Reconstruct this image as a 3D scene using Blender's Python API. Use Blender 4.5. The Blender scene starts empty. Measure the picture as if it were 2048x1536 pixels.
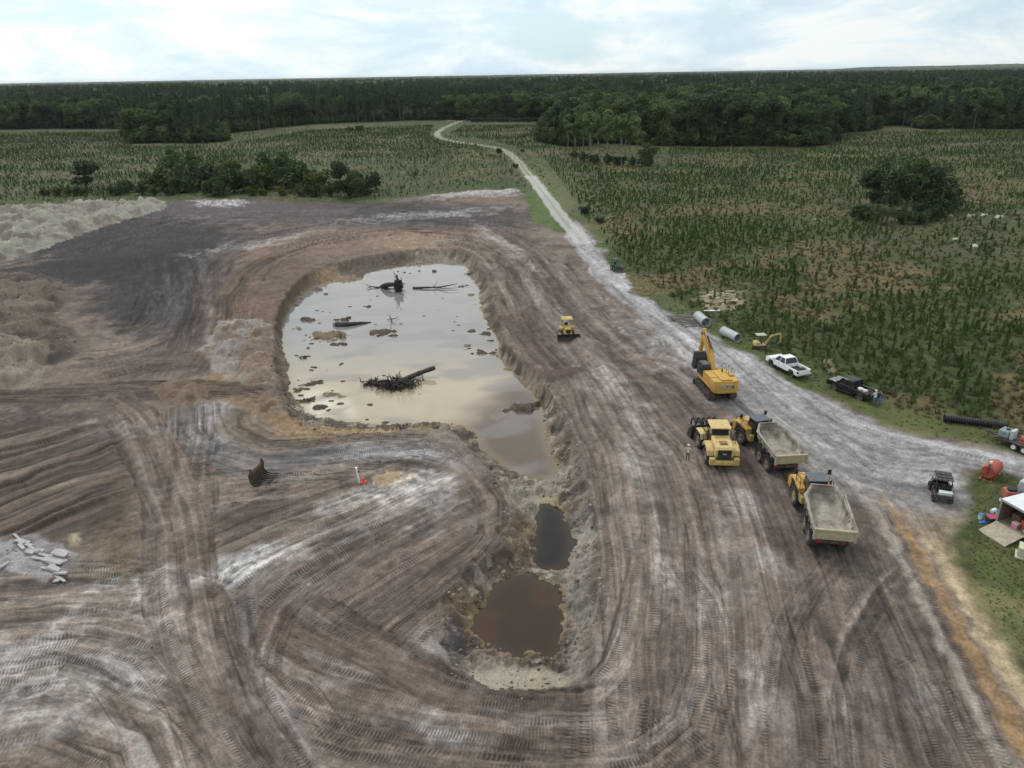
import bpy, bmesh, math, random
import numpy as np
from mathutils import Vector, Matrix, Euler
S = bpy.context.scene
C = S.collection
R_ = math.radians
rng = np.random.default_rng(11)
random.seed(5)

# ------------------------------------------------------------------ camera
FOC, CAMH, PITCH, ROLL = 1472.0, 34.0, R_(22.81), R_(0.98)
_r0 = np.array([1, 0, 0.]); _f = np.array([0, math.cos(PITCH), -math.sin(PITCH)]); _u0 = np.array([0, math.sin(PITCH), math.cos(PITCH)])
_r = math.cos(ROLL)*_r0 - math.sin(ROLL)*_u0
_u = math.sin(ROLL)*_r0 + math.cos(ROLL)*_u0
cam_data = bpy.data.cameras.new('camera')
cam = bpy.data.objects.new('camera', cam_data); C.objects.link(cam)
m = Matrix.Identity(4)
for i in range(3):
    m[i][0] = _r[i]; m[i][1] = _u[i]; m[i][2] = -_f[i]
m[2][3] = CAMH
cam.matrix_world = m
cam_data.sensor_width = 36; cam_data.lens = FOC/2048*36
cam_data.clip_start = 0.5; cam_data.clip_end = 60000
S.camera = cam

# ------------------------------------------------------------------ world, sun, exposure
SUN_EL, SUN_AZ = 50.0, -35.0          # azimuth from +Y towards +X
w = bpy.data.worlds.new("World"); S.world = w; w.use_nodes = True
nt = w.node_tree; nt.nodes.clear()
N = nt.nodes.new; L = nt.links.new
out = N('ShaderNodeOutputWorld'); bg = N('ShaderNodeBackground'); bg.inputs[1].default_value = 0.093
sky = N('ShaderNodeTexSky'); sky.sky_type = 'NISHITA'; sky.sun_disc = False
sky.sun_elevation = R_(SUN_EL); sky.sun_rotation = R_(SUN_AZ); sky.air_density = 1.0; sky.dust_density = 2.0; sky.ozone_density = 2.0
tc = N('ShaderNodeTexCoord'); sep = N('ShaderNodeSeparateXYZ'); L(tc.outputs['Generated'], sep.inputs[0])
def mth(op, a, b=None, c=None, clamp=False):
    n = N('ShaderNodeMath'); n.operation = op; n.use_clamp = clamp
    for i, x in enumerate((a, b, c)):
        if x is None: continue
        if isinstance(x, (int, float)): n.inputs[i].default_value = x
        else: L(x, n.inputs[i])
    return n.outputs[0]
za = mth('ABSOLUTE', sep.outputs[2])
den = mth('ADD', za, 0.10)
cx = mth('MULTIPLY', sep.outputs[0], 5.0); cy = mth('MULTIPLY', sep.outputs[1], 5.0)
cz = mth('MULTIPLY', za, 15.0)
cb = N('ShaderNodeCombineXYZ'); L(cx, cb.inputs[0]); L(cy, cb.inputs[1]); L(cz, cb.inputs[2])
n1 = N('ShaderNodeTexNoise'); n1.inputs['Scale'].default_value = 0.75; n1.inputs['Detail'].default_value = 8; n1.inputs['Roughness'].default_value = 0.55; n1.inputs['Distortion'].default_value = 0.4
L(cb.outputs[0], n1.inputs['Vector'])
n2 = N('ShaderNodeTexNoise'); n2.inputs['Scale'].default_value = 1.15; n2.inputs['Detail'].default_value = 9; n2.inputs['Roughness'].default_value = 0.6; n2.inputs['Distortion'].default_value = 0.5
L(cb.outputs[0], n2.inputs['Vector'])
hi = mth('MULTIPLY', mth('SUBTRACT', za, .09, None, True), 1.1)   # the layer closes overhead
cov = N('ShaderNodeMapRange'); cov.interpolation_type = 'SMOOTHSTEP'; L(mth('ADD', n1.outputs[0], hi), cov.inputs[0])
cov.inputs[1].default_value = 0.40; cov.inputs[2].default_value = 0.50
ccol = N('ShaderNodeValToRGB'); L(mth('ADD', n2.outputs[0], mth('MULTIPLY', hi, .35)), ccol.inputs[0])
e = ccol.color_ramp.elements
e[0].position = 0.37; e[0].color = (6.9, 8.3, 9.2, 1)
e[1].position = 0.56; e[1].color = (9.6, 10.1, 10.1, 1)
ex = e.new(0.47); ex.color = (8.0, 9.3, 9.9, 1)
clear = N('ShaderNodeMix'); clear.data_type = 'RGBA'; clear.inputs[0].default_value = 0.8
L(sky.outputs[0], clear.inputs[6]); clear.inputs[7].default_value = (7.3, 9.4, 10.2, 1)
mx = N('ShaderNodeMix'); mx.data_type = 'RGBA'
L(cov.outputs[0], mx.inputs[0]); L(clear.outputs[2], mx.inputs[6]); L(ccol.outputs[0], mx.inputs[7])
# the cloud layer is thinner, hence brighter, towards the veiled sun
sd = (math.sin(R_(SUN_AZ))*math.cos(R_(SUN_EL)), math.cos(R_(SUN_AZ))*math.cos(R_(SUN_EL)), math.sin(R_(SUN_EL)))
vd = N('ShaderNodeVectorMath'); vd.operation = 'DOT_PRODUCT'; L(tc.outputs['Generated'], vd.inputs[0]); vd.inputs[1].default_value = sd
glow = N('ShaderNodeMapRange'); glow.interpolation_type = 'SMOOTHSTEP'; L(vd.outputs['Value'], glow.inputs[0])
glow.inputs[1].default_value = 0.1; glow.inputs[2].default_value = 1.0; glow.inputs[3].default_value = 0.97; glow.inputs[4].default_value = 1.25
sc = N('ShaderNodeVectorMath'); sc.operation = 'SCALE'; L(mx.outputs[2], sc.inputs[0]); L(glow.outputs[0], sc.inputs['Scale'])
L(sc.outputs[0], bg.inputs[0]); L(bg.outputs[0], out.inputs[0])
sun = bpy.data.objects.new('sun', bpy.data.lights.new('sun', 'SUN')); C.objects.link(sun)
sun.data.energy = 1.5; sun.data.angle = R_(12); sun.data.color = (1, .96, .9)
sun.rotation_euler = (R_(90-SUN_EL), 0, R_(180-SUN_AZ))
sun.location = (0, 0, 300)
S.view_settings.view_transform = 'Standard'; S.view_settings.look = 'None'
S.view_settings.exposure = 0; S.view_settings.gamma = 1; S.view_settings.use_curve_mapping = False
S.cycles.max_bounces = 6; S.cycles.diffuse_bounces = 3; S.cycles.transparent_max_bounces = 8; S.cycles.volume_bounces = 0
S.cycles.use_denoising = True
try: S.cycles.denoiser = 'OPENIMAGEDENOISE'
except Exception: pass

# ------------------------------------------------------------------ helpers
def G(u, v, z=0.0):
    """point of the survey picture -> world x, y on the level z"""
    u = np.asarray(u, float); v = np.asarray(v, float)
    d = _f + ((u-1024)/FOC)[..., None]*_r + ((768-v)/FOC)[..., None]*_u
    t = (CAMH-z)/-d[..., 2]
    return np.stack([d[..., 0]*t, d[..., 1]*t], -1)
def gp(u, v, z=0.0):
    p = G(u, v, z); return float(p[0]), float(p[1])
def UV(X, Y):
    """world point on the ground -> survey coordinates"""
    dx = np.stack([X, Y, np.full_like(X, -CAMH)], -1)
    zc = np.maximum(dx @ _f, 1.0)
    return 1024+FOC*(dx @ _r)/zc, 768-FOC*(dx @ _u)/zc
def _h(ix, iy, s):
    h = (ix.astype(np.int64)*374761393 + iy.astype(np.int64)*668265263 + s*144665) & 0xffffffff
    h = ((h ^ (h >> 13))*1274126177) & 0xffffffff
    return ((h ^ (h >> 16)) & 0xffff)/65535.0
def vn(x, y, s=0):
    x0 = np.floor(x); y0 = np.floor(y); fx = x-x0; fy = y-y0
    fx = fx*fx*(3-2*fx); fy = fy*fy*(3-2*fy)
    a = _h(x0, y0, s); b = _h(x0+1, y0, s); c = _h(x0, y0+1, s); d = _h(x0+1, y0+1, s)
    return a+(b-a)*fx + (c-a+(a-b-c+d)*fx)*fy
def fbm(x, y, o=4, s=0):
    t = 0; a = .5; n = 0
    for i in range(o):
        t = t+a*vn(x, y, s+i*7); n += a; a *= .5; x, y = x*1.93+y*.31+3.1, y*1.93-x*.31+1.7
    return t/n
def ss(a, b, x):
    t = np.clip((x-a)/(b-a), 0, 1); return t*t*(3-2*t)
def lin(*c):
    c = np.array(c[:3], float)/255
    return np.where(c < .04045, c/12.92, ((c+.055)/1.055)**2.4)
def smooth(P, step):
    """Catmull-Rom through the points"""
    P = np.asarray(P, float); Q = np.vstack([2*P[0]-P[1], P, 2*P[-1]-P[-2]]); o = []
    for i in range(1, len(Q)-2):
        n = max(1, int(np.hypot(*(Q[i+1, :2]-Q[i, :2]))/step))
        for k in range(n):
            t = k/n
            o.append(.5*((2*Q[i])+(Q[i+1]-Q[i-1])*t+(2*Q[i-1]-5*Q[i]+4*Q[i+1]-Q[i+2])*t*t+(3*Q[i]-Q[i-1]-3*Q[i+1]+Q[i+2])*t**3))
    o.append(Q[-2]); return np.array(o)
def nearest(P, X, Y, closed=False):
    """distance, arc length, signed side and segment parameter of the nearest point of a polyline"""
    n = len(P); D = np.full(X.shape, 1e9); Sg = np.zeros(X.shape); T = np.zeros(X.shape); acc = 0.
    for i in range(n if closed else n-1):
        a = P[i]; b = P[(i+1) % n]; d = b-a; l = math.hypot(*d)
        if l < 1e-6: continue
        t = np.clip(((X-a[0])*d[0]+(Y-a[1])*d[1])/l/l, 0, 1)
        ex = X-a[0]-t*d[0]; ey = Y-a[1]-t*d[1]; q = ex*ex+ey*ey
        k = q < D
        D[k] = q[k]; Sg[k] = (acc+t*l)[k]; T[k] = np.sign(d[0]*ey-d[1]*ex)[k]
        acc += l
    D = np.sqrt(D); return D, Sg, D*T
def inside(P, X, Y):
    r = np.zeros(X.shape, bool); n = len(P)
    for i in range(n):
        a = P[i]; b = P[i-1]
        if a[1] == b[1]: continue
        r ^= ((a[1] > Y) != (b[1] > Y)) & (X < (b[0]-a[0])*(Y-a[1])/(b[1]-a[1])+a[0])
    return r
def sdf(P, X, Y):
    """positive inside"""
    D, s, _ = nearest(P, X, Y, True); return np.where(inside(P, X, Y), D, -D), s

def tag(o, label=None, cat=None, group=None, kind=None):
    if label: o['label'] = label
    if cat: o['category'] = cat
    if group: o['group'] = group
    if kind: o['kind'] = kind
    return o
def mesh_np(name, V, Fq, mat=None, parent=None, smooth_=False, n=None):
    """mesh from numpy arrays; Fq is (k, 3) or (k, 4)"""
    me = bpy.data.meshes.new(name); V = np.asarray(V, np.float32); Fq = np.asarray(Fq, np.int32); k, c = Fq.shape
    me.vertices.add(len(V)); me.vertices.foreach_set('co', V.ravel())
    me.loops.add(k*c); me.loops.foreach_set('vertex_index', Fq.ravel())
    me.polygons.add(k); me.polygons.foreach_set('loop_start', np.arange(0, k*c, c, dtype=np.int32))
    me.polygons.foreach_set('loop_total', np.full(k, c, np.int32))
    if smooth_: me.polygons.foreach_set('use_smooth', np.ones(k, bool))
    me.update(calc_edges=True)
    if mat: me.materials.append(mat)
    o = bpy.data.objects.new(name, me); C.objects.link(o)
    if parent: o.parent = parent
    return o
def fattr(me, name, arr, dom='POINT'):
    a = me.attributes.new(name, 'FLOAT', dom); a.data.foreach_set('value', np.asarray(arr, np.float32).ravel())
def cattr(me, name, arr):
    a = me.attributes.new(name, 'FLOAT_COLOR', 'POINT')
    q = np.ones((len(arr), 4), np.float32); q[:, :3] = arr; a.data.foreach_set('color', q.ravel())

class Mt:
    """small node helper"""
    def __init__(s, name):
        s.m = bpy.data.materials.new(name); s.m.use_nodes = True; s.t = s.m.node_tree
        s.b = s.t.nodes['Principled BSDF']
    def n(s, k, **kw):
        x = s.t.nodes.new(k)
        for a, b in kw.items(): setattr(x, a, b)
        return x
    def l(s, a, b): s.t.links.new(a, b)
    def math(s, op, a, b=None, clamp=False):
        n = s.n('ShaderNodeMath', operation=op); n.use_clamp = clamp
        for i, x in enumerate((a, b)):
            if x is None: continue
            if isinstance(x, (int, float)): n.inputs[i].default_value = x
            else: s.l(x, n.inputs[i])
        return n.outputs[0]
    def noise(s, scale, detail=4, rough=.6, vec=None):
        n = s.n('ShaderNodeTexNoise'); n.inputs['Scale'].default_value = scale; n.inputs['Detail'].default_value = detail; n.inputs['Roughness'].default_value = rough
        if vec is None:
            if not hasattr(s, 'tc'): s.tc = s.n('ShaderNodeTexCoord').outputs['Object']
            vec = s.tc
        s.l(vec, n.inputs['Vector']); return n.outputs[0]
    def rng(s, x, a, b, c, d, it='SMOOTHSTEP'):
        n = s.n('ShaderNodeMapRange', interpolation_type=it); s.l(x, n.inputs[0])
        for i, q in enumerate((a, b, c, d)): n.inputs[1+i].default_value = q
        return n.outputs[0]
    def mix(s, f, a, b, bt='MIX'):
        n = s.n('ShaderNodeMix', data_type='RGBA', blend_type=bt)
        for i, x in ((0, f), (6, a), (7, b)):
            if isinstance(x, (int, float)): n.inputs[i].default_value = x
            elif isinstance(x, (tuple, list, np.ndarray)): n.inputs[i].default_value = (*[float(q) for q in x[:3]], 1)
            else: s.l(x, n.inputs[i])
        return n.outputs[2]
    def bump(s, h, strength=.5, dist=.05):
        n = s.n('ShaderNodeBump'); n.inputs['Strength'].default_value = strength; n.inputs['Distance'].default_value = dist
        s.l(h, n.inputs['Height']); s.l(n.outputs[0], s.b.inputs['Normal']); return n
_M = {}
def mat(name, col, rough=.5, metal=0, dust=0., dustcol=(.24, .2, .16), var=.12, coat=0, scale=3., trans=0):
    if name in _M: return _M[name]
    q = Mt(name); b = q.b; b.inputs['Roughness'].default_value = rough; b.inputs['Metallic'].default_value = metal
    n1 = q.noise(scale, 5); v = q.rng(n1, .3, .7, 1-var, 1+var)
    c = q.mix(1.0, col, (1, 1, 1)); 
    hs = q.n('ShaderNodeVectorMath', operation='SCALE'); hs.inputs[0].default_value = tuple(float(x) for x in col[:3]); q.l(v, hs.inputs['Scale'])
    c = hs.outputs[0]
    if dust:
        n2 = q.noise(scale*.6, 7, .7); f = q.rng(n2, .62-dust*.45, .78-dust*.2, 0, min(1, .35+dust))
        c = q.mix(f, c, dustcol); r = q.rng(n2, .3, .7, rough, min(1, rough+.4)); q.l(r, b.inputs['Roughness'])
    q.l(c, b.inputs['Base Color'])
    if coat: b.inputs['Coat Weight'].default_value = coat
    _M[name] = q.m; return q.m
# ------------------------------------------------------------------ the ground: one fan-shaped sheet to the horizon
cP, sP = math.cos(PITCH), math.sin(PITCH)
vr = np.concatenate([np.linspace(1720, 372, 655), np.linspace(370, 205, 70)[1:]])
yr = CAMH/np.tan(PITCH+np.arctan((vr-768)/FOC))
yr = np.concatenate([[-60, -35, -15, 0, 10, 17], yr, np.geomspace(yr[-1]*1.06, 22000, 26)])
kc = np.linspace(-.78, .78, 1180)
kc = np.concatenate([-np.geomspace(3.2, .82, 9), kc, np.geomspace(.82, 3.2, 9)])
wy = np.maximum(yr*cP+CAMH*sP, 12)
X = (kc[None, :]*wy[:, None]).ravel(); Y = np.repeat(yr, len(kc)); NR, NC = len(yr), len(kc)
Up, Vp = UV(X, Y)
Vp = np.where(Y < 12, 2500, Vp)
WATER_Z = -1.7

SITE = [(-900, 640), (-250, 470), (-100, 440), (0, 425), (100, 415), (335, 402), (470, 398), (600, 402), (740, 405), (850, 394), (950, 380), (1040, 378), (1056, 410), (1070, 445), (1110, 462), (1140, 465),
        (1150, 440), (1172, 452), (1190, 480), (1215, 510), (1250, 560), (1310, 608), (1350, 632), (1395, 655), (1440, 685), (1500, 708), (1545, 742), (1600, 772), (1650, 795), (1700, 812), (1780, 845), (1860, 868), (1950, 885), (2048, 905), (2300, 955),
        (2300, 1012), (2048, 952), (1975, 932), (1942, 950), (1940, 1000), (1915, 1045), (1905, 1090), (1935, 1150), (1975, 1210), (2048, 1320), (2250, 1620), (2400, 1850), (-2500, 1850)]
RIM = [(600, 565), (640, 538), (740, 512), (860, 498), (935, 503), (955, 530), (985, 580), (1000, 640), (1012, 690), (1060, 730), (1095, 775), (1135, 850), (1165, 930), (1188, 1030), (1200, 1120), (1198, 1200), (1190, 1290), (1165, 1372), (1080, 1385), (980, 1375), (905, 1335), (880, 1290), (885, 1190), (930, 1130), (1000, 1085), (1010, 1040), (1000, 975), (965, 925), (930, 885), (890, 862), (830, 858), (720, 868), (620, 862), (565, 810), (545, 750), (548, 690), (552, 640), (575, 590)]
PONDS = [[(618, 572), (660, 566), (726, 560), (735, 546), (800, 534), (870, 527), (928, 527), (936, 548), (955, 575), (958, 610), (975, 650), (1000, 690), (990, 712), (1012, 728), (1045, 765), (1080, 802), (1086, 850), (1098, 890), (1108, 930), (1112, 958), (1070, 955), (1025, 940), (1000, 925), (968, 900), (952, 868), (925, 850), (880, 842), (800, 848), (720, 846), (660, 840), (612, 820), (588, 790), (578, 750), (566, 700), (562, 650), (575, 610), (600, 585)],
         [(1080, 1012), (1105, 1008), (1125, 1030), (1138, 1080), (1128, 1130), (1090, 1137), (1066, 1128), (1070, 1080), (1078, 1040)],
         [(1075, 1155), (1115, 1180), (1125, 1225), (1116, 1270), (1104, 1317), (1080, 1308), (1055, 1300), (1035, 1310), (1000, 1290), (972, 1292), (950, 1270), (946, 1238), (978, 1198), (1010, 1165), (1050, 1150)]]
def pxpoly(P, z=0., step=None):
    q = G([a for a, b in P], [b for a, b in P], z)
    if step: q = smooth(np.vstack([q, q[:1]]), step)[:-1]
    return q
RIMw = pxpoly(RIM, 0, 2.5); PONDw = [pxpoly(p, WATER_Z, 2.0) for p in PONDS]

warp = (fbm(X/4, Y/4, 4, 3)-.5)
SITEw = pxpoly(SITE)
Dsite = np.full(X.shape, -60.); nearm = (Y < 420) & (np.abs(X) < 500)
Dsite[nearm] = sdf(SITEw, X[nearm], Y[nearm])[0]
Msite = ss(-.5, .9, Dsite+warp*4.0*ss(20, 120, Y)+warp*1.5)

# -- base colours
def zone(col, u, v, ru, rv, c, k=1., ang=0., nz=.5, s=1, soft=.35):
    a = R_(ang); du = Up-u; dv = Vp-v
    p = (du*math.cos(a)+dv*math.sin(a))/ru; q = (-du*math.sin(a)+dv*math.cos(a))/rv
    idx = np.nonzero(p*p+q*q < 3.2)[0]
    if not len(idx): return
    p = p[idx]; q = q[idx]; x = X[idx]; y = Y[idx]
    e = np.sqrt(p*p+q*q)+(fbm(x/2.2, y/2.2, 5, s*13)-.5)*2.2*nz
    gr_ = ss(.36, .56, fbm(x/.5, y/.5, 3, s+5)); m_ = (1-ss(1-soft, 1+soft, e))*k*((.85+.15*gr_) if s in (31, 33, 35, 36, 38) else (.45+.55*gr_))
    col[idx] += (np.array(c)-col[idx])*m_[:, None]
n0 = fbm(X/14, Y/14, 4, 1)[:, None]; n1 = fbm(X/3.1, Y/3.1, 5, 2)[:, None]; n2 = fbm(X/.8, Y/.8, 3, 4)[:, None]
B_BROWN = lin(117, 103, 94); B_DARK = lin(78, 69, 63); B_GREY = lin(140, 137, 139); B_WHITE = lin(180, 176, 175); B_TAN = lin(150, 134, 115); B_BLACK = lin(52, 49, 54); B_OCHRE = lin(166, 136, 88); B_CLAY = lin(134, 125, 115); B_SAND = lin(163, 157, 142)
dirt = B_BROWN*(1-n0)+lin(128, 117, 108)*n0
dirt = dirt+(B_DARK-dirt)*ss(.5, .75, n1)*.6
Z = (fbm(X/26, Y/26, 3, 9)-.5)*.8
# dark peaty soil over the upper left
for a in [(280, 490, 300, 70, 4), (330, 590, 160, 90, 0), (120, 545, 170, 25, -6), (620, 425, 330, 28, 2), (900, 430, 200, 26, 3), (1040, 500, 70, 20, 30)]:
    zone(dirt, *a[:4], B_BLACK, .93 if a[0] < 500 else .6, a[4], .35, 31)
zone(dirt, 480, 420, 260, 20, lin(98, 90, 94), .6, 2, .6, 33)
zone(dirt, 520, 560, 120, 80, lin(106, 90, 78), .8, -35, .4, 35)
zone(dirt, 700, 490, 260, 24, lin(124, 106, 92), .8, -4, .4, 36)
zone(dirt, 900, 490, 160, 20, B_TAN, .6, 4, .5, 37)
zone(dirt, 1080, 600, 60, 130, lin(100, 88, 82), .7, -25, .4, 38)
zone(dirt, 1000, 690, 40, 120, lin(128, 112, 96), .6, -15, .5, 39)
for a in [(437, 700, 26, 16, 0, 1), (215, 862, 120, 18, -8, .8), (60, 900, 80, 18, -14, .5), (440, 1140, 190, 26, -12, .9), (250, 1165, 60, 12, -4, .8), (860, 985, 60, 70, 0, .65), (720, 1000, 120, 24, -18, .6), (800, 900, 150, 14, -3, .8), (1215, 760, 42, 26, 40, .8), (1285, 880, 34, 90, -14, .7),
          (1325, 1150, 18, 110, -4, .7), (1400, 1190, 14, 60, 0, .5), (90, 1360, 190, 90, -8, .55), (900, 1460, 90, 24, 14, .7), (680, 1335, 60, 18, 25, .6), (1510, 1360, 40, 90, -4, .5), (1860, 1405, 50, 18, 50, .5), (1490, 1010, 50, 26, 20, .7), (1540, 1120, 50, 18, 40, .6),
          (955, 384, 110, 9, -3, .7), (1010, 492, 70, 9, 36, .8), (445, 404, 50, 7, 0, .8), (490, 490, 90, 9, -10, .6), (850, 430, 140, 8, -4, .5), (1130, 420, 40, 20, 0, .4), (960, 1350, 100, 30, 0, .3), (1530, 770, 200, 30, 28, .5), (420, 830, 50, 40, 10, .5), (330, 1230, 60, 40, 60, .3), (650, 1200, 60, 60, 0, .25), (1080, 1440, 200, 20, 0, .3), (1700, 1430, 60, 70, -20, .35), (850, 1270, 40, 40, -30, .5)]:
    zone(dirt, *a[:4], B_WHITE, a[5], a[4], 1.0, int(a[0])+3, .5)
zone(dirt, 640, 850, 110, 26, B_OCHRE, .55, 0, .8, 51); zone(dirt, 440, 770, 90, 22, B_OCHRE*.8, .6, 0, .8, 52); zone(dirt, 240, 1080, 40, 80, lin(110, 96, 72), .7, 0, .7, 53)
zone(dirt, 780, 960, 40, 14, B_OCHRE, .4, -6, .7, 54); zone(dirt, 500, 640, 90, 40, lin(112, 92, 78), .7, 0, .5, 55)
zone(dirt, 110, 1000, 200, 130, lin(88, 76, 68), .7, -18, .4, 56); zone(dirt, 60, 850, 120, 50, lin(76, 68, 66), .8, 0, .5, 57)
# grey trafficked yard and road
for a in [(1560, 800, 330, 60, 27, .75), (1760, 930, 260, 60, 14, .8), (2050, 925, 260, 22, 10, .8), (1280, 590, 130, 22, 44, .7), (1420, 690, 110, 30, 32, .7), (1620, 880, 150, 60, 30, .5), (1860, 980, 90, 50, 0, .6)]:
    zone(dirt, *a[:4], lin(148, 146, 146), a[5], a[4], .6, int(a[1])+2)

# -- wheel and track bands ---------------------------------------------------------------------------------
TS = np.zeros(X.shape); TM = np.zeros(X.shape)
def band(pts, hw, c=None, k=.35, rut=.07, white=.3, dark=.35, tread=.85, cell=.8, seed=1, soft=.25, streak=1., pitch=1.):
    global TS, TM
    P = smooth(np.column_stack([G([a[0] for a in pts], [a[1] for a in pts])]), 3.0)
    lo = P.min(0)-hw*1.3; hi = P.max(0)+hw*1.3
    idx = np.nonzero((X > lo[0]) & (X < hi[0]) & (Y > lo[1]) & (Y < hi[1]) & (Y > 14))[0]
    if not len(idx): return
    x = X[idx]; y = Y[idx]
    D, s, t = nearest(P, x, y)
    kk = D < hw*1.35; idx = idx[kk]; D = D[kk]; s = s[kk]; t = t[kk]
    tot = np.sum(np.hypot(*np.diff(P, axis=0).T))
    edge = D/hw+(vn(s/5, t*0+seed, seed)-.5)*.5+(vn(s/1.5+9, t*0+seed, seed+1)-.5)*.12
    wgt = (1-ss(1-soft, 1.0, edge))*ss(0, 4, s)*(1-ss(tot-4, tot, s))
    tt = t+(vn(s/9, t*0+.5, seed+2)-.5)*1.2
    a = vn(tt/1.3, s/22+tt*.05, seed+3); b = vn(tt/.42, s/9, seed+4); d = vn(tt/.16, s/5, seed+5)
    d2 = vn(tt/.085, s/3.5, seed+6); g = .34*a+.30*b+.22*d+.14*d2
    cc = dirt[idx]
    if c is not None: cc = cc+(np.array(c)-cc)*(k*wgt)[:, None]
    f = 1+(g-.5)*1.35*streak*wgt
    cc = cc*f[:, None]
    wm = ss(.56, .85, a*.5+.28*vn(tt/.5, s/4, seed+8)+.22*fbm(s/3, tt/1.2, 3, seed+15))*white*.75*wgt
    cc = cc+(B_WHITE-cc)*wm[:, None]
    dm = ss(.62, .8, b)*ss(.4, .7, vn(s/6+tt, tt/1.2, seed+9))*dark*wgt
    dl = (1-ss(.0, .05, np.abs(vn(tt/.95, s/24, seed+21)-.5)))*ss(.35, .6, vn(s/6, tt, seed+22))*wgt+(1-ss(.0, .07, np.abs(vn(tt/.5, s/14, seed+23)-.52)))*.6*ss(.5, .7, vn(s/5, tt, seed+24))*wgt  # rut creases, darkened in the colour for damp and shade together
    cc = cc*(1-dm*.6)[:, None]*(1-np.clip(dl, 0, 1)*.38)[:, None]
    dirt[idx] = cc
    Z[idx] += ((a-.5)*1.6+(b-.5)*1.3-ss(.7, .9, d)*.3)*rut*1.4*wgt-dl*.05
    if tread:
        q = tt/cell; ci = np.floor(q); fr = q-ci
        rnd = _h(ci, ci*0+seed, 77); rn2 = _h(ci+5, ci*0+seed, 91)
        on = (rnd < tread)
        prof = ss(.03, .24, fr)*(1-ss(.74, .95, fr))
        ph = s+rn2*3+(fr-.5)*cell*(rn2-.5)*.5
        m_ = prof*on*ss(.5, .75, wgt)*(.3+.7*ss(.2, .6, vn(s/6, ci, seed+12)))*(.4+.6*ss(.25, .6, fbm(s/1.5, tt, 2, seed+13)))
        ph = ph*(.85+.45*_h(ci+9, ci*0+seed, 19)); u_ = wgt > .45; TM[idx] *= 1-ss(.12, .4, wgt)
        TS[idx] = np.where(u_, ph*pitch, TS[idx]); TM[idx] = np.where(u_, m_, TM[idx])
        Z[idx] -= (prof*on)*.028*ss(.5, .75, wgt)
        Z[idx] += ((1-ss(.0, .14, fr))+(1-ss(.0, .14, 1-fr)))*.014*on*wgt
BR = B_BROWN
# general working surface, oldest first
band([(-300, 1250), (100, 1230), (300, 1260), (420, 1330), (520, 1440), (600, 1600)], 6, seed=61, rut=.05)
band([(-300, 1400), (0, 1330), (150, 1300), (260, 1330), (330, 1420), (400, 1600)], 5, seed=62, white=.6)
band([(-100, 1480), (100, 1450), (240, 1500), (300, 1650)], 5, seed=63, white=.7)
band([(-300, 1130), (-50, 1200), (200, 1190), (400, 1160)], 4, seed=64, white=.1, tread=.5)
band([(200, 1170), (400, 1120), (560, 1050), (720, 990), (860, 940)], 7, seed=65, white=.5, tread=.5, rut=.09)
band([(230, 1010), (400, 960), (560, 940), (760, 930), (900, 960)], 6, seed=66, tread=.35, white=.3)
band([(420, 1250), (540, 1160), (700, 1080), (850, 1000), (960, 940)], 5, seed=67, white=.4, rut=.1, tread=.6)
band([(540, 1300), (650, 1180), (780, 1100), (920, 1040), (1000, 990)], 5, seed=68, c=lin(108, 98, 92), k=.5, white=.25, rut=.06)
band([(620, 1330), (720, 1230), (830, 1160), (940, 1090), (1005, 1050)], 4.5, seed=69, c=lin(114, 100, 92), k=.6, white=.05, dark=.2, rut=.05, streak=.7)
band([(395, 800), (405, 850), (440, 890), (520, 915), (640, 912), (760, 895), (860, 885), (950, 905), (1000, 950)], 3.6, seed=70, c=B_GREY, k=.5, white=.6, rut=.1, tread=.7)
band([(470, 810), (480, 850), (540, 880), (640, 880), (760, 868), (860, 862), (930, 890), (975, 930)], 2.0, seed=71, c=lin(126, 112, 98), k=.6, white=.3, rut=.07)
band([(380, 790), (375, 900), (372, 1000), (380, 1080)], 3, seed=72, white=.4, tread=.4)
band([(960, 930), (1005, 1000), (1000, 1070), (950, 1120), (880, 1180), (800, 1250), (740, 1320)], 3, seed=73, white=.1, dark=.6, rut=.08, c=lin(110, 98, 90), k=.5)
# loops at the foot of the small ponds
band([(470, 1230), (560, 1290), (680, 1330), (800, 1360), (900, 1400), (1060, 1425), (1200, 1420), (1330, 1400)], 2.6, seed=74, rut=.1, tread=.95, cell=.75, c=lin(112, 98, 88), k=.5, white=.15)
band([(440, 1290), (560, 1370), (700, 1420), (860, 1460), (1050, 1475), (1250, 1460), (1400, 1420)], 2.4, seed=75, rut=.1, tread=.95, cell=.75, white=.4)
band([(420, 1360), (540, 1450), (700, 1510), (900, 1545), (1100, 1550), (1350, 1510)], 2.4, seed=76, rut=.1, tread=.95, cell=.75, white=.3)
band([(560, 1180), (660, 1250), (780, 1310), (880, 1370), (1000, 1410)], 1.8, seed=77, rut=.11, tread=1, cell=.75, c=lin(112, 98, 88), k=.5, white=.2)
band([(480, 1160), (470, 1280), (490, 1400), (560, 1500), (640, 1620)], 1.8, seed=78, rut=.1, tread=1, cell=.75, c=lin(128, 124, 124), k=.5)
band([(620, 1170), (560, 1220), (530, 1300), (520, 1400)], 1.4, seed=79, rut=.1, tread=1, cell=.75, c=lin(105, 90, 82), k=.4)
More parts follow.
